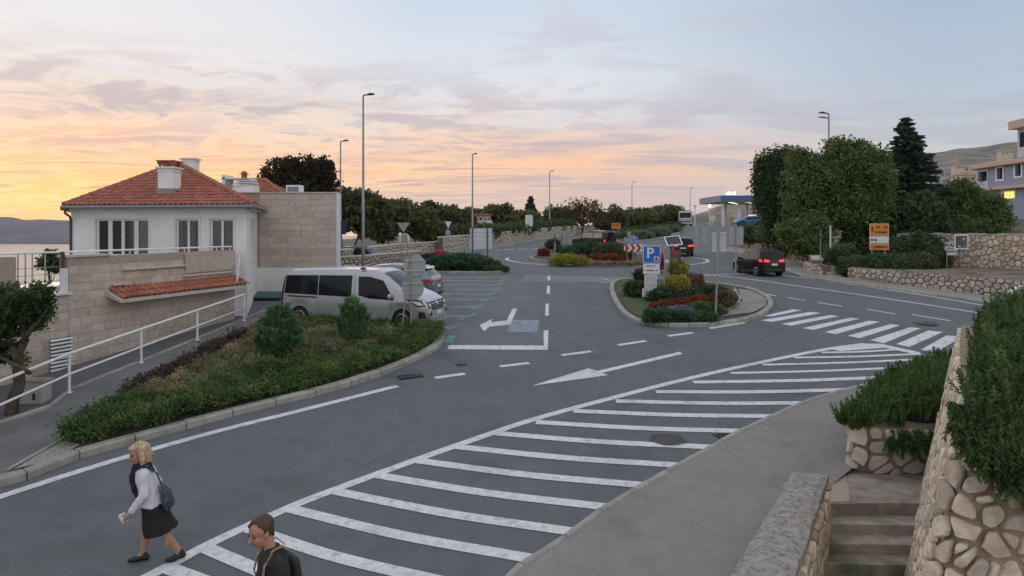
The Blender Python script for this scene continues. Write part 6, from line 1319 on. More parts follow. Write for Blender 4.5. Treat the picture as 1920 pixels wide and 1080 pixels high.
# ---- woman striding to the left
wb = P(288, 1053); SW = 1.03
wo_ = thing('person', 'woman with blond bob in white blouse and black knee skirt, striding left on the asphalt', 'person', (wb.x, wb.y, G(wb.y)), math.pi + R(20)); wo_.scale = (SW,) * 3
V3 = Vector
b = MB()
limb(b, [V3((-.02, .085, .84)), V3((-.13, .09, .47)), V3((-.335, .095, .13))], [.085, .056, .037]); limb(b, [V3((-.335, .095, .13)), V3((-.30, .097, .055)), V3((-.22, .10, .035))], [.037, .034, .028]); b.ball((-.19, .09, .30), (.05, .048, .09), 10, 8)
limb(b, [V3((.02, -.085, .84)), V3((.105, -.085, .46)), V3((.145, -.085, .09))], [.085, .056, .037]); limb(b, [V3((.145, -.085, .09)), V3((.23, -.085, .045))], [.036, .028]); b.ball((.105, -.085, .31), (.05, .048, .10), 10, 8)
ell(b, [((-.01, 0, .76), .13, .155), ((0, 0, .86), .135, .165), ((.03, 0, 1.0), .105, .135), ((.075, 0, 1.17), .12, .15), ((.10, 0, 1.29), .095, .165), ((.115, 0, 1.345), .055, .09)])
limb(b, [V3((.12, 0, 1.33)), V3((.15, 0, 1.40)), V3((.165, 0, 1.45))], [.055, .050, .05])
limb(b, [V3((.095, .165, 1.285)), V3((.085, .205, 1.02)), V3((.25, .19, .80))], [.052, .042, .028]); hand(b, V3((.25, .19, .80)), (.55, -.05, -.8), 1)
limb(b, [V3((.095, -.165, 1.285)), V3((-.02, -.21, 1.04)), V3((.03, -.20, .80))], [.052, .042, .028]); hand(b, V3((.03, -.20, .80)), (.25, 0, -.95), -1)
HC = V3((.185, 0, 1.52)); HS = 1.12; head_base(b, HC, HS, 26, 8); fuse('body', b, m_skin, wo_, .0095, 5); head(wo_, HC, HS, m_skin, 26, 8)
b = MB(); ell(b, [((.01, 0, .80), .165, .195, -4), ((.02, 0, .88), .155, .185), ((.04, 0, 1.0), .135, .165), ((.08, 0, 1.17), .145, .175), ((.102, 0, 1.28), .118, .185), ((.118, 0, 1.35), .07, .11)])
limb(b, [V3((.095, .165, 1.285)), V3((.085, .215, 1.02)), V3((.235, .195, .82))], [.070, .066, .047]); limb(b, [V3((.095, -.165, 1.285)), V3((-.02, -.215, 1.04)), V3((.03, -.205, .83))], [.070, .066, .047]); fuse('blouse', b, m_blouse, wo_, .012, 4, .013, (12, 12, 9))
b = MB(); ell(b, [((-.10, .0, .42), .225, .205, 14), ((-.06, 0, .52), .205, .205, 8), ((-.03, 0, .66), .18, .20), ((0, 0, .80), .158, .188), ((.015, 0, .87), .148, .178)], 24); fuse('skirt', b, m_skirt, wo_, .013, 4, .014, (14, 14, 2))
b = MB(); ell(b, [((.125, 0, 1.325), .095, .125, 12), ((.14, 0, 1.365), .10, .105, 12), ((.15, 0, 1.41), .075, .08, 12)]); limb(b, [V3((.215, .03, 1.37)), V3((.25, .035, 1.22)), V3((.235, .03, 1.07)), V3((.21, .04, .96))], [.042, .045, .038, .022]); limb(b, [V3((.05, .05, 1.37)), V3((-.01, .09, 1.30))], [.04, .02]); fuse('scarf', b, m_scarf, wo_, .012, 3, .012, (22, 22, 16))
b = MB(); Mh = Matrix.Rotation(R(26), 3, 'Z') @ Matrix.Rotation(R(8), 3, 'Y'); T = lambda x, y, z: HC + Mh @ V3((x, y, z)) * HS
b.ball(T(-.022, 0, .052), (.108 * HS, .093 * HS, .098 * HS), 16, 12)
for k in (-1, 1): limb(b, [T(.02, k * .062, .095), T(-.012, k * .086, .02), T(-.022, k * .088, -.06), T(-.015, k * .078, -.125)], [.03, .032, .034, .018])
limb(b, [T(-.08, 0, .05), T(-.10, 0, -.03), T(-.085, 0, -.115)], [.07, .068, .035]); limb(b, [T(-.06, .06, 0), T(-.055, .068, -.115)], [.05, .034]); limb(b, [T(-.06, -.06, 0), T(-.055, -.068, -.115)], [.05, .034]); limb(b, [T(.075, -.03, .088), T(.07, .03, .092)], [.026, .026]); fuse('hair', b, m_hairb, wo_, .010, 2, .010, (42, 42, 7))
b = MB(); gh = random.Random(4)
for i in range(300):
    a = R(gh.uniform(66, 294)); top_ = T(.02 + .02 * math.cos(a), .02 * math.sin(a), .150); rx, ry = .112, .098; pth = [top_]
    for k in range(1, 6): f = k / 5; rr_ = min(1, f * 2.2) ** .6 * (1.0 + .06 * gh.random()) * (1 - .18 * max(0, f - .65)); pth.append(T(-.022 + rx * rr_ * math.cos(a), ry * rr_ * math.sin(a), .150 - .285 * f ** 1.25 * gh.uniform(.93, 1.04)))
    b.tube(pth, [.004, .005, .005, .0045, .004, .0015], 4, False)
b.build('hair_strands', m_hairb, wo_, local=True, fix=False)
for nm, heel, ball_, toe in (('shoe', V3((-.375, .096, .075)), V3((-.255, .10, .045)), V3((-.175, .102, .038))), ('shoe', V3((.105, -.085, .045)), V3((.21, -.085, .04)), V3((.31, -.085, .034)))):
    b = MB(); limb(b, [heel, heel.lerp(ball_, .5) + V3((0, 0, .012)), ball_, toe], [.047, .046, .046, .030]); limb(b, [heel + V3((.02, 0, .0)), heel + V3((.025, 0, .05))], [.045, .042]); fuse(nm, b, m_shoe, wo_, .011, 3)
def held(name, label, cat, root, build, m, **kw):
    o = build.build(name, m, None, local=True, **kw); o.data.transform(Matrix.Translation(root.location) @ Matrix.Rotation(root.rotation_euler.z, 4, 'Z') @ Matrix.Scale(root.scale[0], 4)); tag(o, label, cat); return origin_to_base(o)
b = MB(); ell(b, [((-.19, .10, .76), .05, .11), ((-.205, .10, .81), .075, .15), ((-.175, .10, .97), .062, .14), ((-.12, .10, 1.10), .02, .07)], 16); b.tube([(-.12, .11, 1.08), (-.06, .13, 1.26), (.04, .14, 1.385), (.13, .10, 1.375)], .012, 6); held('shoulder_bag', 'dark patterned shoulder bag hanging at the hip of the walking woman', 'bag', wo_, b, m_bag, smooth=True, bevel=.0)
b = MB(); rr = Matrix.Rotation(R(25), 3, 'Y'); b.box((.335, .185, .735), (.085, .012, .125), m=rr); ph_ = held('phone', 'white framed phone held low in the hand of the walking woman', 'phone', wo_, b, m_sw, bevel=.004)
# ---- man in the lower margin
Ym = 7.25; mx = (520 - CX) / F * Ym; SMn = 1.04; man = thing('person', 'man with short brown hair and dark shirt at the bottom edge, walking left', 'person', (mx, Ym, G(Ym)), math.pi + R(36)); man.scale = (SMn,) * 3
b = MB()
limb(b, [V3((.0, .09, .92)), V3((.16, .09, .52)), V3((.20, .09, .10))], [.09, .06, .042]); limb(b, [V3((.20, .09, .10)), V3((.30, .09, .05))], [.04, .03]); limb(b, [V3((-.02, -.09, .92)), V3((-.12, -.09, .50)), V3((-.34, -.09, .16))], [.09, .06, .042]); limb(b, [V3((-.34, -.09, .16)), V3((-.25, -.09, .05))], [.04, .03])
ell(b, [((0, 0, .86), .13, .165), ((.01, 0, 1.02), .125, .16), ((.03, 0, 1.22), .135, .18), ((.045, 0, 1.38), .115, .20), ((.05, 0, 1.45), .075, .13), ((.06, 0, 1.48), .05, .07)])
limb(b, [V3((.065, 0, 1.45)), V3((.095, 0, 1.54)), V3((.12, 0, 1.60))], [.066, .060, .058])
for k, el, wr_ in ((1, V3((-.03, .265, 1.12)), V3((.12, .25, .90))), (-1, V3((.06, -.265, 1.12)), V3((.20, -.24, .93)))): limb(b, [V3((.045, k * .205, 1.385)), el, wr_], [.06, .048, .033]); hand(b, wr_, (.45, 0, -.85), k)
HC2 = V3((.165, 0, 1.665)); H2 = 1.24; head_base(b, HC2, H2, 14, 14); fuse('body', b, m_skinr, man, .0095, 5); head(man, HC2, H2, m_skinr, 14, 14)
b = MB(); ell(b, [((0, 0, .86), .155, .185), ((.01, 0, 1.02), .15, .18), ((.03, 0, 1.22), .16, .20), ((.042, 0, 1.38), .14, .222), ((.048, 0, 1.46), .095, .15), ((.06, 0, 1.50), .075, .09)])
for k, el, fo in ((1, V3((-.03, .27, 1.12)), V3((.10, .255, .94))), (-1, V3((.06, -.27, 1.12)), V3((.18, -.245, .97)))): limb(b, [V3((.045, k * .21, 1.38)), el, fo], [.082, .068, .05])
fuse('shirt', b, m_shirt, man, .013, 4, .014, (11, 11, 9))
b = MB(); limb(b, [V3((.0, .09, .92)), V3((.155, .09, .52)), V3((.19, .09, .12))], [.11, .08, .065]); limb(b, [V3((-.02, -.09, .92)), V3((-.12, -.09, .50)), V3((-.33, -.09, .17))], [.11, .08, .065]); ell(b, [((0, 0, .82), .15, .18), ((.0, 0, .95), .145, .175)]); fuse('trousers', b, m_trou, man, .014, 3)
for hl_2, tt in ((V3((.16, .09, .045)), V3((.36, .09, .035))), (V3((-.36, -.09, .12)), V3((-.20, -.09, .035)))): b = MB(); limb(b, [hl_2, hl_2.lerp(tt, .5), tt], [.05, .052, .035]); fuse('shoe', b, m_shoe, man, .012, 2)
b = MB(); Mh2 = Matrix.Rotation(R(14), 3, 'Z') @ Matrix.Rotation(R(14), 3, 'Y'); T = lambda x, y, z: HC2 + Mh2 @ V3((x, y, z)) * H2
b.ball(T(-.022, 0, .05), (.098 * H2, .083 * H2, .094 * H2), 16, 12)
for k in (-1, 1): limb(b, [T(-.035, k * .066, .03), T(-.03, k * .066, -.03)], [.028, .016]); limb(b, [T(.0, k * .07, .03), T(.012, k * .073, -.012)], [.014, .008])
limb(b, [T(-.07, 0, .0), T(-.07, 0, -.07)], [.055, .04]); limb(b, [T(.068, -.015, .093), T(.03, 0, .11)], [.022, .04]); fuse('hair', b, m_hairn, man, .010, 2, .008, (50, 50, 18))
b = MB(); ell(b, [((-.17, 0, 1.0), .05, .13), ((-.18, 0, 1.08), .075, .15), ((-.16, 0, 1.28), .065, .14), ((-.12, 0, 1.36), .03, .09)]); held('backpack', 'dark backpack with tan shoulder straps on the back of the man', 'backpack', man, b, m_shirt, smooth=True)
for k in (-1, 1): 
    pts = [(-.11, k * .10, 1.42), (-.02, k * .115, 1.512), (.08, k * .12, 1.49), (.165, k * .135, 1.36), (.19, k * .15, 1.22), (.14, k * .19, 1.08)]; b = MB(); rings = []
    for i, p in enumerate(pts): rings.append([V3(p) + V3((0, dy, dz)) for dy, dz in ((-.017, 0), (.017, 0), (.017, .011), (-.017, .011))] if i < 2 else [V3(p) + V3((dx, dy, 0)) for dx, dy in ((0, -.017), (0, .017), (.012, .017), (.012, -.017))])
    b.loft(rings); b.build('shoulder_strap', m_strap, man, local=True)
# ================================================================ TREES, SHRUBS AND HEDGES
def leafm(name, c, c2, tr=.22, sc=1.2): k = lambda q: tuple(min(.5, x * 1.48) for x in q); return mat(name, k(c), .75, .35, 2.2, col2=k(c2), c2scale=sc, trans=tr + .12, spec=.25)
L_oak = leafm('oak_leaves', (.078, .118, .042), (.118, .15, .055)); L_dark = leafm('dark_leaves', (.05, .078, .036), (.082, .105, .045)); L_spr = leafm('spruce_needles', (.032, .05, .036), (.05, .066, .044), .1)
L_wood = leafm('wood_leaves', (.105, .115, .05), (.14, .13, .06), .35, .3); L_woodd = leafm('wood_leaves_dark', (.075, .095, .043), (.11, .11, .052), .35, .3); L_brown = leafm('autumn_leaves', (.10, .062, .035), (.065, .055, .03)); L_jun = leafm('juniper', (.06, .105, .032), (.10, .13, .045), .18, 2.2); L_jund = leafm('juniper_dark', (.035, .075, .035), (.06, .10, .045), .15)
L_ole = leafm('oleander_leaves', (.06, .125, .055), (.10, .175, .075), .25); L_ros = leafm('rosemary_leaves', (.05, .092, .03), (.09, .125, .045), .12, 2.5); L_rosd = leafm('rosemary_deep', (.045, .075, .026), (.075, .11, .038), .12, 2.5); L_hea = leafm('dry_heather', (.26, .19, .115), (.16, .14, .075), .1, 2.); L_pur = leafm('purple_leaves', (.065, .042, .042), (.085, .065, .05), .15); L_yel = leafm('yellow_green', (.22, .22, .03), (.16, .19, .035), .2); L_red = leafm('red_leaves', (.17, .045, .025), (.11, .04, .025), .15); L_gry = leafm('grey_lavender', (.16, .18, .22), (.11, .13, .14), .1); L_sage = leafm('sage_mounds', (.13, .15, .095), (.085, .11, .06), .1); L_hedge = leafm('hedge_leaves', (.05, .078, .03), (.075, .10, .038), .15); L_pink = leafm('pink_flowers', (.38, .07, .11), (.22, .06, .08), .2); L_top = leafm('golden_topiary', (.26, .22, .045), (.17, .17, .04), .2)
m_bark = mat('bark', (.10, .075, .055), .95, .3, 8, .8, col2=(.055, .042, .033), c2scale=5); m_barkg = mat('bark_grey', (.17, .155, .14), .95, .3, 8, .6)
def foliage(root, nm, C, size, m, seed, **k): o = link(nm, leaf_mesh(nm, np.asarray(C) - np.array(root.location), size, m, seed=seed, **k), root); return o
def trunk(root, base, forks, r0, m=m_bark, nm='trunk'):
    """tapered trunk and limbs: forks = list of polylines starting at the trunk"""
    b = MB()
    for pts, ra in forks:
        pts = [Vector(p) for p in pts]; n = len(pts); g = random.Random(len(pts)); fine = []
        for i in range(n - 1):
            for j in range(4): fine.append(pts[i].lerp(pts[i + 1], j / 4) + Vector((g.uniform(-1, 1), g.uniform(-1, 1), 0)) * ra * .35 * (0 if i + j == 0 else 1))
        fine.append(pts[-1]); b.tube(fine, [ra * (1 - .8 * i / (len(fine) - 1)) for i in range(len(fine))], 8)
    return b.build(nm, m, root, smooth=True)
def tree(name, label, px, Y, zb, lobes_px, leaf, m, nclump, per, cr, seed, r0=.22, depth=.75, group=None, bark=None, shell=.5, cat='tree', flat=.8, limbs=7):
    """lobes in the photograph's plane at distance Y: (px, py, half width px, half height px)"""
    k = Y / F; lob = []; g = np.random.default_rng(seed)
    for (x, y, w, h_) in lobes_px: c = A(x, y, Y + g.uniform(-.3, .3) * w * k); lob.append((c.x, c.y, c.z, w * k, w * k * depth, h_ * k))
    b = Vector((A(px, 0, Y).x, Y, zb)); root = thing(name, label, cat, b, group=group)
    C = crown_pts(lob, nclump, per, cr, seed, shell, flat); foliage(root, 'crown', C, leaf, m, seed)
    zmid = np.mean([l[2] for l in lob]); mid = Vector((np.mean([l[0] for l in lob]) * .5 + b.x * .5, Y, min(zmid, b.z + (zmid - b.z) * .6))); fk = [([b - Vector((0, 0, .3)), b.lerp(mid, .5) + Vector((g.uniform(-.2, .2), 0, 0)), mid], r0)]
    for i in range(limbs): l = lob[i % len(lob)]; d = g.normal(size=3); d /= np.linalg.norm(d); e = Vector((l[0] + d[0] * l[3] * .7, l[1] + d[1] * l[4] * .6, l[2] + abs(d[2]) * l[5] * .6)); fk.append(([mid.lerp(b, .3 * g.random()), mid.lerp(e, .5) + Vector((0, 0, .1)), e], r0 * .45))
    trunk(root, b, fk, r0, bark or m_bark); return root
GB = 'broadleaf trees of the far left wood'
# right-hand trees
tree('oak_tree', 'big round dark green tree behind the orange direction board', 1597, 44, G(44) + 1.0, [(1530, 340, 48, 48), (1580, 320, 58, 52), (1630, 350, 42, 50), (1560, 390, 66, 48), (1620, 400, 50, 45), (1505, 380, 34, 50), (1590, 290, 36, 24), (1545, 405, 34, 26), (1497, 296, 15, 20), (1556, 276, 18, 13), (1642, 303, 20, 20), (1663, 368, 13, 26), (1520, 300, 14, 14), (1615, 272, 14, 11)], .135, L_oak, 620, 95, .33, 1, .26, depth=.9)
tree('upright_tree', 'tall narrow dark tree at the left end of the right hand trees', 1458, 50, G(50) + .9, [(1432, 330, 16, 38), (1452, 315, 18, 36), (1478, 330, 24, 46), (1445, 375, 30, 45), (1485, 385, 26, 46), (1465, 420, 34, 28), (1500, 350, 18, 50)], .135, L_dark, 430, 80, .28, 2, .2, flat=1.3)
# spruce
def spruce(label, px, Y, zb, pt, hw, seed, n=46, leaf=.22, per=26):
    b = Vector((A(px, 0, Y).x, Y, zb)); top = A(px - 14 * (1 if Y < 60 else 0), pt, Y); root = thing('spruce_tree', label, 'conifer', b); g = np.random.default_rng(seed); H_ = top.z - zb; C = []; D = []; mb = MB(); mb.tube([b, b.lerp(top, .5), top], [.2, .12, .015], 8)
    for i in range(n):
        f = i / (n - 1); z = zb + H_ * (.12 + .87 * f); rad = hw / F * Y * ((1 - f) ** .82) * g.uniform(.7, 1.1) + .12; ax = b.lerp(top, .12 + .87 * f)
        for j in range(int(5 + 5 * (1 - f))):
            a = g.uniform(0, 2 * math.pi); d = np.array([math.cos(a), math.sin(a), 0]); L_ = rad * g.uniform(.65, 1.1)
            mb.tube([ax, Vector((ax.x + d[0] * L_ * .9, ax.y + d[1] * L_ * .9, ax.z - L_ * .10))], [.03, .008], 4, False)
            for q in range(int(per * (L_ + .3) / 1.2)):
                t = g.uniform(.12, 1.0) ** .8; p = np.array([ax.x, ax.y, ax.z]) + d * L_ * t + np.array([0, 0, -L_ * .16 * t + .10 * t * t]) + g.normal(size=3) * np.array([.10, .10, .045]); C.append(p); D.append(d + np.array([0, 0, -.15]))
    mb.build('trunk', m_bark, root); foliage(root, 'crown', np.array(C), leaf, L_spr, seed, dirs=np.array(D), elong=2.2, jitter=.5)
spruce('tall dark spruce rising above the other trees on the right', 1712, 47, G(47) + 1.6, 224, 98, 3, 26, .19, 62)
tree('thicket', 'broad dark green thicket between the spruce and the violet house', 1815, 46, G(46) + 1.8, [(1790, 385, 40, 36), (1840, 395, 44, 34), (1870, 410, 22, 30), (1775, 425, 50, 26), (1830, 430, 58, 20), (1800, 360, 26, 18)], .135, L_oak, 430, 80, .30, 4, .15, shell=.4)
tree('thicket', 'black green thicket under the spruce behind the retaining wall', 1690, 44, G(44) + 1.2, [(1650, 440, 34, 34), (1700, 430, 36, 34), (1745, 430, 30, 30), (1610, 455, 26, 26), (1720, 400, 40, 40)], .2, L_dark, 300, 50, .3, 5, .12, shell=.3)
tree('bush', 'bright green bush left of the street name plate', 1515, 42, G(42) + .9, [(1500, 450, 26, 28), (1525, 455, 24, 30), (1480, 435, 20, 24), (1530, 425, 22, 26)], .16, L_oak, 140, 50, .24, 6, .1, cat='bush', shell=.35)
for i, (x, y, w, h_, lab) in enumerate(((1405, 438, 18, 14, 'clipped green bush at the top of the curved reddish wall'), (1440, 440, 20, 16, 'green bush below the upright tree on the curved wall'), (1470, 452, 20, 16, 'low dark bush where the curved wall bends'))):
    tree('bush', lab, x, 56 - i * 3, CAMZ - (y + h_ - HY) / F * 56 - .2, [(x, y, w, h_), (x + 6, y + 4, w * .8, h_ * .8)], .16, L_oak if i < 2 else L_dark, 90, 45, .24, 60 + i, .08, cat='bush', shell=.3)
# clipped hedge on the low wall and the ball beside it
def hedge(name, label, lobes, leaf, m, n, per, cr, seed, cat='hedge', shell=.72, elong=1.4, nm='leaves', core=True):
    """lobes in world coordinates"""
    l0 = lobes[0]; zb = min(l[2] - l[5] for l in lobes); root = thing(name, label, cat, (np.mean([l[0] for l in lobes]), np.mean([l[1] for l in lobes]), zb))
    C = crown_pts(lobes, n, per, cr, seed, shell, 1., -.35); C = C[C[:, 2] > zb]; foliage(root, nm, C, leaf, m, seed, elong=elong)
    if core:
        b = MB()
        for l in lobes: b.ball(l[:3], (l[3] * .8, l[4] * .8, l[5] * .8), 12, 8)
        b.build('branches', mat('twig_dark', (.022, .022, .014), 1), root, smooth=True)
    return root
def lb(px, py, w, h_, Y, d=.8): c = A(px, py, Y); return (c.x, c.y, c.z, w / F * Y, w / F * Y * d, h_ / F * Y)
hedge('clipped_hedge', 'long clipped hedge overhanging the low stone wall under the direction board', [lb(1600, 505, 26, 22, 36.6), lb(1640, 500, 36, 20, 36.6), lb(1685, 498, 34, 19, 36.4), lb(1725, 496, 28, 18, 36.4), lb(1755, 490, 24, 24, 37)], .10, L_hedge, 520, 45, .13, 7)
hedge('dark_bush', 'dark rounded bush behind the clipped hedge by the lettered board', [lb(1720, 470, 36, 26, 38.4), lb(1680, 472, 30, 22, 38.6), lb(1752, 474, 22, 26, 38)], .13, L_dark, 260, 45, .2, 8, 'bush')
hedge('clipped_ball', 'round clipped bush at the steps beside the name plate', [lb(1585, 482, 24, 20, 38.2), lb(1562, 490, 16, 14, 38.4)], .11, L_dark, 150, 45, .15, 9, 'bush')
# trees behind annex and the far left wood
tree('dark_tree', 'tall ragged dark tree silhouetted above the stone annex', 565, 52, G(52) - 1.5, [(510, 330, 24, 24), (540, 318, 26, 24), (575, 312, 28, 20), (605, 318, 22, 24), (560, 345, 42, 24), (622, 345, 16, 18), (520, 352, 30, 16), (600, 352, 26, 18)], .20, leafm('dusk_leaves', (.045, .034, .022), (.055, .048, .028), .35), 230, 44, .24, 10, .3, flat=.9, limbs=18)
W_ = [(668, 60, 352, [(660, 385, 30, 28), (690, 380, 34, 26), (675, 410, 44, 30), (715, 400, 28, 30), (650, 372, 16, 18)], 'thick green tree right of the annex corner'), (730, 64, 375, [(730, 405, 28, 32), (748, 395, 18, 22), (715, 425, 30, 26)], 'tree between the two lamps of the annex corner'), (775, 68, 385, [(775, 415, 34, 30), (800, 425, 30, 30), (760, 395, 16, 14)], 'broad olive green tree behind the yield sign'), (815, 72, 380, [(815, 405, 24, 24), (838, 415, 24, 28), (800, 392, 12, 12)], 'rounded tree with a small peaked top near the far yield sign'), (855, 84, 392, [(855, 412, 24, 20), (870, 420, 20, 22)], 'low broad tree left of the pink house'), (935, 98, 385, [(930, 404, 22, 18), (945, 402, 20, 18), (918, 418, 18, 16), (950, 418, 22, 18)], 'brownish tree behind the pale information board'), (975, 104, 395, [(972, 412, 20, 16), (990, 416, 22, 18)], 'tree row piece behind the tall white board'), (1045, 112, 385, [(1042, 408, 18, 18), (1058, 412, 18, 18), (1030, 416, 14, 14)], 'low green tree beside the lamp of the long wall'), (1135, 118, 392, [(1130, 412, 22, 16), (1155, 408, 20, 18), (1145, 418, 24, 14)], 'dark tree behind the orange sign'), (1190, 124, 392, [(1185, 410, 22, 14), (1210, 408, 24, 14), (1165, 412, 16, 14)], 'tree behind the most slender lamps'), (1240, 132, 384, [(1235, 406, 22, 14), (1258, 400, 20, 14), (1275, 405, 14, 14)], 'rounded tree left of the coach'), (905, 106, 398, [(900, 412, 26, 14), (880, 408, 16, 12)], 'hazy green tree behind the pink house roof')]
for i, (px, Y, pt, lobs, lab) in enumerate(W_): tree('broadleaf_tree', lab, px, Y, min(G(Y), G(60)) - .6, lobs, .14 + .0022 * Y, (L_woodd, L_wood, L_wood, L_woodd)[i % 4], 150, 42, .0042 * Y, 20 + i, .16, group=GB, shell=.4)
tree('bare_tree', 'half bare reddish tree with an open crown behind the off roader', 1092, 104, G(104) - .3, [(1075, 395, 20, 18), (1100, 390, 24, 16), (1120, 402, 16, 16), (1090, 412, 28, 14), (1065, 405, 12, 14)], .22, L_brown, 150, 16, .5, 40, .22, limbs=26, flat=1)
spruce('small pointed conifer on the skyline above the tall white board', 995, 116, G(116) - .4, 371, 17, 41, 22, .42, 16)
# hedges on the far walls
q0 = [P(845, 466), P(900, 460), P(960, 452), P(1020, 444), P(1075, 439)]; q0 = [Vector((p.x - .4, p.y + .9, p.z + 1.45)) for p in q0]; lobes = []
for a_, b_ in zip(q0, q0[1:]):
    for t in (0, .25, .5, .75): p = a_.lerp(b_, t); lobes.append((p.x, p.y, p.z, 2.6, .7, .62))
hedge('clipped_hedge', 'long low clipped hedge running along the far left stone wall', lobes, .22, L_hedge, 420, 30, .26, 42)
# ---------------------------------------------------------------- island, median and roundabout planting
def shrub(name, label, px, py, w, h_, m, leaf=.07, n=110, per=40, cr=.10, seed=0, d=.8, cat='shrub', shell=.6, elong=1.6, extra=()):
    """mound whose foot is at pixel (px, py), w and h_ in pixels (half width, height)"""
    p = P(px, py, .1); k = p.y / F; lob = [(p.x, p.y, p.z + h_ * k * .45, w * k, w * k * d, h_ * k * .58)]
    for (dx, dy, ww, hh) in extra: lob.append((p.x + dx * k, p.y + .1, p.z + dy * k, ww * k, ww * k * d, hh * k))
    C = crown_pts(lob, n, per, cr, seed, shell, .9, -.3); C = C[C[:, 2] > p.z - .03]; root = thing(name, label, cat, p); foliage(root, 'leaves', C, leaf, m, seed, elong=elong)
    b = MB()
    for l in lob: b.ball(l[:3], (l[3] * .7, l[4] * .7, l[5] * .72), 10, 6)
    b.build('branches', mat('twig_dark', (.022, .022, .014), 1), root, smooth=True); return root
# roundabout
shrub('mound_shrub', 'bright yellow green mound at the near edge of the roundabout', 1064, 496, 32, 15, L_yel, .07, 160, 40, .13, 50, extra=((28, 3, 20, 6), (-20, 3, 16, 5)))
shrub('mound_shrub', 'smooth green dome behind the yellow mound on the roundabout', 1067, 483, 16, 14, L_jund, .08, 100, 40, .13, 51)
shrub('mound_shrub', 'wide green shrub in the middle of the roundabout', 1100, 476, 34, 20, L_jund, .09, 170, 40, .16, 52, extra=((36, 10, 26, 10), (-40, 6, 22, 8)))
shrub('mound_shrub', 'dark green shrub left of the chevron board', 1145, 486, 30, 26, L_dark, .09, 170, 40, .16, 53, extra=((24, 8, 18, 10),))
shrub('red_shrub', 'dark red low shrub band along the near edge of the roundabout', 1130, 492, 40, 13, L_red, .08, 170, 36, .13, 54, d=.4, extra=((-35, 4, 20, 5), (38, 4, 16, 5)))
shrub('red_shrub', 'orange red flowering shrub below the off roader', 1128, 466, 20, 12, L_red, .1, 90, 36, .16, 55)
shrub('red_shrub', 'red flowering shrub behind the chevron board', 1162, 468, 12, 10, L_pink, .08, 60, 36, .13, 56)
shrub('flower_bush', 'purple and pink flowering bush at the left tip of the roundabout', 1036, 470, 13, 18, L_pur, .09, 90, 36, .14, 57, extra=((4, 12, 7, 8),))
shrub('flower_bush', 'rust brown bush by the kerb at the left tip of the roundabout', 1020, 480, 10, 12, L_red, .08, 60, 30, .12, 58)
shrub('pale_shrub', 'straw coloured low border by the chevron legs', 1150, 497, 45, 5, L_hea, .06, 130, 30, .08, 59, d=.25, extra=((45, 2, 20, 4),))
shrub('flower_bush', 'pink flowering shrub behind the ticket machine', 1236, 508, 13, 26, L_pink, .08, 80, 36, .13, 61)
hb = np.random.default_rng(9)
# P island
b_ = P(1269, 566, .1); root = thing('topiary', 'golden clipped ball bush on a short stem beside the ticket machine', 'topiary', b_); k = b_.y / F; c = A(1271, 528, b_.y); C = crown_pts([(c.x, c.y + .1, c.z - .08, 21 * k, 21 * k, 15 * k)], 150, 42, .06, 62, .75, 1.); foliage(root, 'crown', C, .05, L_top, 62); trunk(root, b_, [([b_, c - Vector((0, 0, .2))], .045), ([b_ + Vector((0, 0, .2)), c + Vector((.2, 0, -.1))], .025), ([b_ + Vector((0, 0, .2)), c + Vector((-.2, 0, -.1))], .025)], .05)
b_ = P(1274, 548, .1); b_ = Vector((b_.x, b_.y, b_.z)); root = thing('topiary', 'upper golden ball bush right behind the front one', 'topiary', b_); k = b_.y / F; c = A(1271, 503, b_.y); C = crown_pts([(c.x, c.y, c.z, 19 * k, 19 * k, 12 * k)], 110, 40, .06, 63, .75, 1.); foliage(root, 'crown', C, .05, L_top, 63); trunk(root, b_, [([b_, c], .04)], .04)
shrub('dark_shrub', 'dark green shrub below the golden ball on the island', 1262, 566, 38, 30, L_jund, .06, 160, 40, .10, 64, extra=((34, 10, 22, 12), (-30, 8, 18, 12)))
shrub('dark_shrub', 'broad leaved dark shrub behind the parking sign pole', 1198, 556, 18, 22, L_dark, .08, 120, 40, .1, 65, extra=((-10, 10, 14, 16),))
shrub('flower_bush', 'pinkish brown flowering bush right of the golden balls', 1301, 548, 17, 30, leafm('rose_bush', (.17, .085, .07), (.10, .07, .05)), .07, 110, 40, .1, 66)
shrub('flower_bush', 'dark purple bush left of the parking sign', 1203, 532, 12, 26, L_pur, .07, 80, 40, .1, 67)
shrub('red_shrub', 'low rust red bed of leaves across the island middle', 1265, 580, 48, 14, L_red, .05, 260, 40, .08, 68, d=.5, extra=((50, 14, 30, 8), (20, 10, 36, 8), (84, 18, 20, 6)))
shrub('lavender', 'grey blue lavender mound in front of the red leaves', 1290, 590, 36, 13, L_gry, .045, 190, 40, .07, 69, d=.5, extra=((46, 4, 26, 6),), elong=2.4)
shrub('juniper', 'spreading green juniper along the near kerb of the island', 1240, 604, 36, 22, L_jund, .05, 280, 44, .08, 70, d=.45, extra=((40, 6, 34, 8), (80, 6, 30, 7)), elong=2.4)
shrub('juniper', 'green juniper below the near leaning pole', 1320, 590, 30, 20, L_jun, .05, 170, 44, .08, 71, d=.5, extra=((20, 8, 20, 8),), elong=2.4)
shrub('mound_shrub', 'olive mound beside the paving on the island', 1355, 578, 22, 30, leafm('olive_leaves', (.10, .09, .045), (.07, .07, .035)), .05, 140, 40, .09, 72)
shrub('mound_shrub', 'green strip of shrub at the back of the island', 1330, 552, 34, 12, L_jund, .06, 130, 40, .1, 73, d=.4)
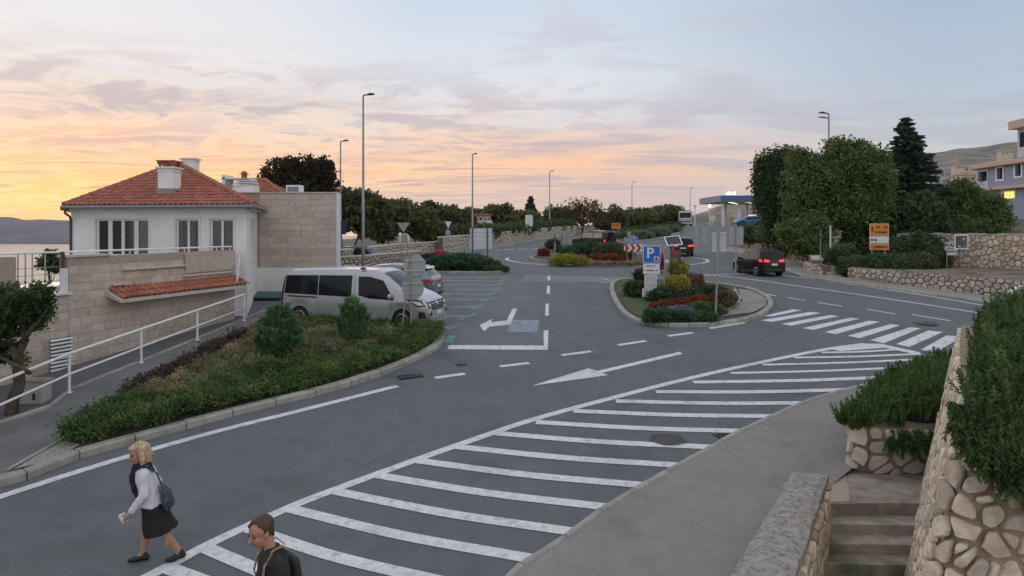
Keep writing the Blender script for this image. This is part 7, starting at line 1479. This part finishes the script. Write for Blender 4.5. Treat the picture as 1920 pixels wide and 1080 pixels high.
# big juniper of the shrub island
shrub('juniper', 'wide dark green juniper filling the shrub island', 868, 506, 56, 26, L_jund, .08, 420, 46, .14, 74, d=.4, extra=((-40, 8, 30, 12), (36, 6, 34, 9)), elong=2.4)
shrub('flower_bush', 'red flowering bush behind the wide juniper', 825, 494, 16, 22, L_pink, .08, 80, 36, .13, 75)
shrub('flower_bush', 'dark red bush at the left end of the shrub island', 802, 500, 16, 22, L_pur, .08, 80, 36, .13, 76)
shrub('dark_shrub', 'low dark creeping shrub at the right tip of the shrub island', 930, 508, 26, 7, L_dark, .06, 120, 36, .08, 77, d=.3)
# median mounds
for i, (x, y, w, h_, mm, lab) in enumerate(((1200, 447, 26, 10, L_sage, 'grey green mound at the near end of the median'), (1232, 443, 24, 12, L_sage, 'pale mound in the middle of the median'), (1190, 438, 24, 8, L_hedge, 'green mound at the left flank of the median'), (1222, 433, 26, 9, L_jund, 'dark green mound behind the pale one'), (1255, 435, 18, 9, L_sage, 'pale mound near the coach'), (1262, 428, 20, 8, L_jund, 'dark mound furthest up the median'), (1170, 446, 18, 8, L_sage, 'grey mound beside the off roader'))):
    shrub('mound_shrub', lab, x, y, w, h_, mm, .16, 110, 34, .3, 80 + i, d=.7)
# ---------------------------------------------------------------- left planted bed
def in_poly(x, y, poly):
    c = False
    for (x0, y0), (x1, y1) in zip(poly, poly[1:] + poly[:1]):
        if (y0 > y) != (y1 > y) and x < (x1 - x0) * (y - y0) / (y1 - y0) + x0: c = not c
    return c
def cover(name, label, poly_px, n, per, hmin, hmax, cr, leaf, m, seed, elong=1.6, dirs=None, stuff=True, up=.3):
    g = np.random.default_rng(seed); pl = [P(*p) for p in poly_px]; pl2 = [(p.x, p.y) for p in pl]; xs_ = [p[0] for p in pl2]; ys_ = [p[1] for p in pl2]; C = []; k = 0
    while k < n:
        x, y = g.uniform(min(xs_), max(xs_)), g.uniform(min(ys_), max(ys_))
        if not in_poly(x, y, pl2): continue
        k += 1; hh = hmin + (hmax - hmin) * (.5 + .5 * mnoise.noise(Vector((x * 1.3, y * 1.3, seed)))) * g.uniform(.5, 1.1); q = g.normal(size=(max(3, int(per * g.uniform(.5, 1.4))), 3)) * np.array([cr, cr, cr * .7]); C.append(np.array([x, y, G(y) + .1 + hh]) + q); 
    C = np.concatenate(C); C = C[C[:, 2] > np.interp(C[:, 1], BR, CAMZ - HT) + .1]; ce = C.mean(0); o = link(name, leaf_mesh(name, C - np.array([ce[0], ce[1], G(ce[1])]), leaf, m, seed=seed, elong=elong, upbias=up), None); o.location = (ce[0], ce[1], G(ce[1])); o['kind'] = 'stuff'; o['label'] = label; return o
cover('juniper_cover', 'bright green juniper ground cover along the planted kerb', [(112, 850), (150, 806), (230, 775), (300, 775), (400, 735), (470, 720), (560, 700), (640, 695), (700, 672), (760, 632), (822, 628), (826, 640), (770, 674), (690, 702), (600, 732), (465, 765), (330, 800), (210, 832)], 1200, 75, .03, .52, .10, .032, L_jun, 90, 2.6)
cover('juniper_cover', 'green juniper ground cover in front of the minibus wheels', [(500, 612), (560, 606), (640, 606), (760, 614), (815, 628), (700, 640), (560, 640)], 450, 70, .05, .42, .10, .034, L_jun, 91, 2.6)
cover('heather_cover', 'straw brown dry heather in the middle of the planted bed', [(250, 768), (400, 700), (470, 650), (560, 640), (700, 640), (770, 640), (700, 668), (640, 690), (545, 700), (450, 722), (330, 770)], 760, 60, .04, .56, .08, .03, L_hea, 92, 3.6, up=.9)
cover('heather_cover', 'grey green dry sage stems between the two oleanders', [(500, 690), (560, 640), (640, 640), (740, 640), (720, 660), (620, 690)], 160, 50, .15, .5, .10, .05, L_sage, 93, 3., up=.8)
cover('juniper_cover', 'olive green tufts scattered through the straw brown heather', [(240, 775), (400, 705), (480, 660), (600, 650), (740, 645), (690, 675), (560, 705), (440, 730), (320, 776)], 260, 90, .10, .62, .10, .034, leafm('olive_tufts', (.10, .125, .05), (.15, .15, .07), .15, 2.), 103, 3., up=.7)
cover('purple_cover', 'dark purple leaved strip along the edge of the left pavement', [(235, 755), (330, 702), (440, 648), (470, 640), (450, 662), (350, 715), (255, 758)], 330, 45, .05, .42, .10, .055, L_pur, 94)
def oleander(label, px, py, w, hgt, seed):
    p = P(px, py, .1); k = p.y / F; root = thing('oleander', label, 'bush', p); g = np.random.default_rng(seed); b = MB(); C = []; D = []
    for i in range(64):
        a = g.uniform(0, 2 * math.pi); rr = math.sqrt(g.random()); e = Vector((p.x + math.cos(a) * rr * w * k, p.y + math.sin(a) * rr * w * k * .8, p.z + hgt * k * (1.02 - .5 * rr * rr) * g.uniform(.72, 1.05))); s = p + Vector((math.cos(a) * rr * w * k * .35, math.sin(a) * .1, 0)); m_ = s.lerp(e, .55) + Vector((0, 0, .08)); b.tube([s, m_, e], [.014, .011, .005], 4, False)
        for q in range(150):
            t = g.uniform(.12, 1.0); pt = s.lerp(m_, t / .55) if t < .55 else m_.lerp(e, (t - .55) / .45); th = g.uniform(0, 2 * math.pi); d = np.array([math.cos(th), math.sin(th), .8]); C.append(np.array(pt[:]) + d * .05 + g.normal(size=3) * .02); D.append(d)
    b.build('stems', m_bark, root); foliage(root, 'leaves', np.array(C), .042, L_ole, seed, dirs=np.array(D), elong=4.2, jitter=.3)
oleander('tall oleander bush left in the planted bed, below the minibus rear', 523, 688, 44, 118, 95); oleander('tall oleander bush before the minibus door in the planted bed', 662, 662, 33, 112, 96)
# ---------------------------------------------------------------- rosemary in the right corner
def sprigs(root, nm, pts, dirs, ln, m, seed, size=.020):
    """upright or trailing shoots, each a bent stem set with needles"""
    g = np.random.default_rng(seed); C = []; D = []
    for p, d in zip(pts, dirs):
        d = np.array(d, float) + g.normal(size=3) * .22; d /= np.linalg.norm(d); l = ln * g.uniform(.6, 1.35); bend = np.array([0, 0, .35 if d[2] > 0 else -.15]) * l; n = int(l / .0135); a0 = g.uniform(0, 6.28)
        side = np.cross(d, [.3, .5, .8]); side /= np.linalg.norm(side); s2 = np.cross(d, side)
        for i in range(n):
            t = i / n; q = np.array(p) + d * l * t + bend * t * t; a = a0 + i * 2.4; r_ = side * math.cos(a) + s2 * math.sin(a); dd = d * .9 + r_ * .75; C.append(q + r_ * .010); D.append(dd)
    return foliage(root, nm, np.array(C), size, m, seed, dirs=np.array(D), elong=3.4 if size > .015 else 4, jitter=.12)
gr = np.random.default_rng(97)
ros = thing('rosemary', 'big dark rosemary spilling over the cream stone pier', 'bush', (6.6, 9.6, CAMZ - 2.1)); PTS = []; DR = []
for i in range(2000):
    u = gr.uniform(0, 1); y = 7.0 + 6.0 * u ** .9; x0 = np.interp(y, [6.9, 7.6, 9.3, 11.3, 13.1], [4.98, 5.12, 6.45, 7.85, 9.15]); x = x0 + gr.uniform(.0, 2.6) * (1 if gr.random() < .8 else .2); e = min(1, (x - x0) / .9, (y - 6.85) / .8); z = CAMZ - 2.02 + .70 * math.sqrt(max(0, e)) * np.interp(y, [7, 9, 12, 13], [.60, .9, 1.05, .9]) + .12 * mnoise.noise(Vector((x * 2, y * 2, 0)))
    PTS.append((x, y, z - .16)); DR.append((-.2 * (1 - e) + gr.uniform(-.3, .3), -.5 * (1 - e) + gr.uniform(-.3, .3), .8))
sprigs(ros, 'shoots', PTS, DR, .27, L_ros, 98, .028)
PT2 = []; DR2 = []
for i in range(1500):
    x = gr.uniform(4.78, 7.3); dep = gr.random() ** .8 * np.interp(x, [4.78, 5.0, 5.25, 5.8], [.25, .62, .92, 1.1]) * (.75 + .35 * mnoise.noise(Vector((x * 3.1, 0, 4)))); PT2.append((x, 7.24 + max(0, 5.3 - x) * .35 - .16 - .22 * math.sin(min(1, dep) * 2.4) + gr.uniform(-.05, .08) + .0 , CAMZ - 1.92 - dep)); DR2.append((gr.uniform(-.25, .25), -.35 * (1 - dep), -.9))
for i in range(0):
    y = gr.uniform(7.1, 9.6); dep = gr.random() * .28 * (1 - (y - 7) / 3); x = np.interp(y, [6.9, 7.6, 9.3, 11.3, 13.1], [5.15, 5.2, 6.35, 7.6, 8.9]) - .06; PT2.append((x - .08, y, CAMZ - 1.9 - dep)); DR2.append((-.5, -.1, -.6))
sprigs(ros, 'trailing_shoots', PT2, DR2, .27, L_rosd, 99, .028)
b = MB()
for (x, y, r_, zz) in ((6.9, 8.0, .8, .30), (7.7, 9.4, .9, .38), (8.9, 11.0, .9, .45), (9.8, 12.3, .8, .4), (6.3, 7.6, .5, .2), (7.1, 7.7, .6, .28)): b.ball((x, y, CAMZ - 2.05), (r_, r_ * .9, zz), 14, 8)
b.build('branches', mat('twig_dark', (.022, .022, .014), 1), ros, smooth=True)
ros2 = thing('rosemary', 'low green rosemary growing over the round cornered planter wall', 'bush', (8.4, 14.3, CAMZ - 3.7)); PTS = []; DR = []
for i in range(1700):
    t = gr.random(); y = 12.42 + 4.6 * t ** 1.1; xl = np.interp(y, [12.4, 12.9, 13.5, 15.3, 17.8], [6.75, 6.75, 7.2, 8.7, 10.7]); x = xl + gr.uniform(-.45, 2.3); e = min(1, max(0, x - xl) / .8 + .15, (y - 12.3) / .8 + .15); z = G(12.4) + .88 + .50 * math.sqrt(max(0, e)) * np.interp(x - xl, [0, .6, 1.5, 2.3], [.5, .8, 1.0, 1.15]) + .1 * mnoise.noise(Vector((x * 2, y * 2, 7)))
    PTS.append((x, y, z - .2)); DR.append((-.4 * (1 - e) + gr.uniform(-.3, .3), -.5 * (1 - e) + gr.uniform(-.2, .2), .8))
for i in range(180): x = gr.uniform(6.95, 8.8); PTS.append((x, 12.33, G(12.4) + .80 - gr.random() * .3)); DR.append((gr.uniform(-.3, .3), -.5, -.5))
sprigs(ros2, 'shoots', PTS, DR, .25, leafm('rosemary_bright', (.05, .098, .026), (.08, .125, .04), .15, 2.5), 100, .030)
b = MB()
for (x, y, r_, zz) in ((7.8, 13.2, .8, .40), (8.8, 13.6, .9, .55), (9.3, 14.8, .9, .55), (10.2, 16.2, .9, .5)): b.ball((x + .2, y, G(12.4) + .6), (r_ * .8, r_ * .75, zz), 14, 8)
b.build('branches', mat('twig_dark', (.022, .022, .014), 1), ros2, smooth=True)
# ---------------------------------------------------------------- small tree at the left edge
bt = P(22, 775); bt.z -= .5; Yt = bt.y; st_ = thing('small_tree', 'small broad leaved tree with a forked trunk at the left edge by the handrail', 'tree', bt); kk = Yt / F
def tp(x, y, dy=0): p = A(x, y, Yt + dy); return p
trunk(st_, bt, [([bt, tp(34, 690), tp(42, 640), tp(58, 600)], .16), ([tp(36, 680), tp(20, 640), tp(-10, 610, .2)], .10), ([tp(42, 640), tp(66, 610, -.2), tp(88, 580, -.3)], .07), ([tp(50, 620), tp(40, 580, .2), tp(30, 550, .3)], .07), ([tp(34, 690), tp(60, 700, -.2), tp(-30, 655, -.4)], .08)], .16)
C = crown_pts([(tp(50, 560).x, Yt, tp(0, 560).z, 46 * kk, 46 * kk, 36 * kk), (tp(20, 590).x, Yt + .2, tp(0, 590).z, 50 * kk, 50 * kk, 40 * kk), (tp(-40, 580).x, Yt, tp(0, 580).z, 60 * kk, 60 * kk, 60 * kk), (tp(88, 552).x, Yt - .2, tp(0, 552).z, 18 * kk, 18 * kk, 20 * kk), (tp(55, 620).x, Yt - .1, tp(0, 620).z, 18 * kk, 18 * kk, 14 * kk), (tp(0, 640).x, Yt, tp(0, 640).z, 30 * kk, 30 * kk, 24 * kk), (tp(10, 670).x, Yt + .2, tp(0, 670).z, 26 * kk, 26 * kk, 24 * kk), (tp(68, 575).x, Yt - .1, tp(0, 575).z, 30 * kk, 30 * kk, 34 * kk)], 250, 42, .085, 101, .45); foliage(st_, 'crown', C, .058, leafm('small_tree_leaves', (.035, .06, .022), (.07, .095, .035), .25), 101, elong=1.9)
tree('seaside_tree', 'small dark tree seen against the sea through the terrace railing', 95, 34, CAMZ - 5.5, [(95, 486, 14, 12), (88, 495, 10, 8), (102, 498, 8, 8)], .14, L_dark, 70, 26, .16, 102, .06)
# ================================================================ AIR
z0_, z1_ = SEA - 3, 128.
hz = MB(); hz.box((-400, 1400, (z0_ + z1_) / 2), (6400, 3600, z1_ - z0_)); o = link('haze', hz.mesh('haze')); o['kind'] = 'stuff'; o['label'] = 'thin evening haze over the bay and the far hills'
m = bpy.data.materials.new('haze'); m.use_nodes = True; t = m.node_tree; t.nodes.clear(); pv = t.nodes.new('ShaderNodeVolumePrincipled'); pv.inputs['Color'].default_value = (.80, .80, .90, 1); pv.inputs['Density'].default_value = .00006; pv.inputs['Anisotropy'].default_value = .3
oo = t.nodes.new('ShaderNodeOutputMaterial'); t.links.new(pv.outputs[0], oo.inputs['Volume']); o.data.materials.append(m)
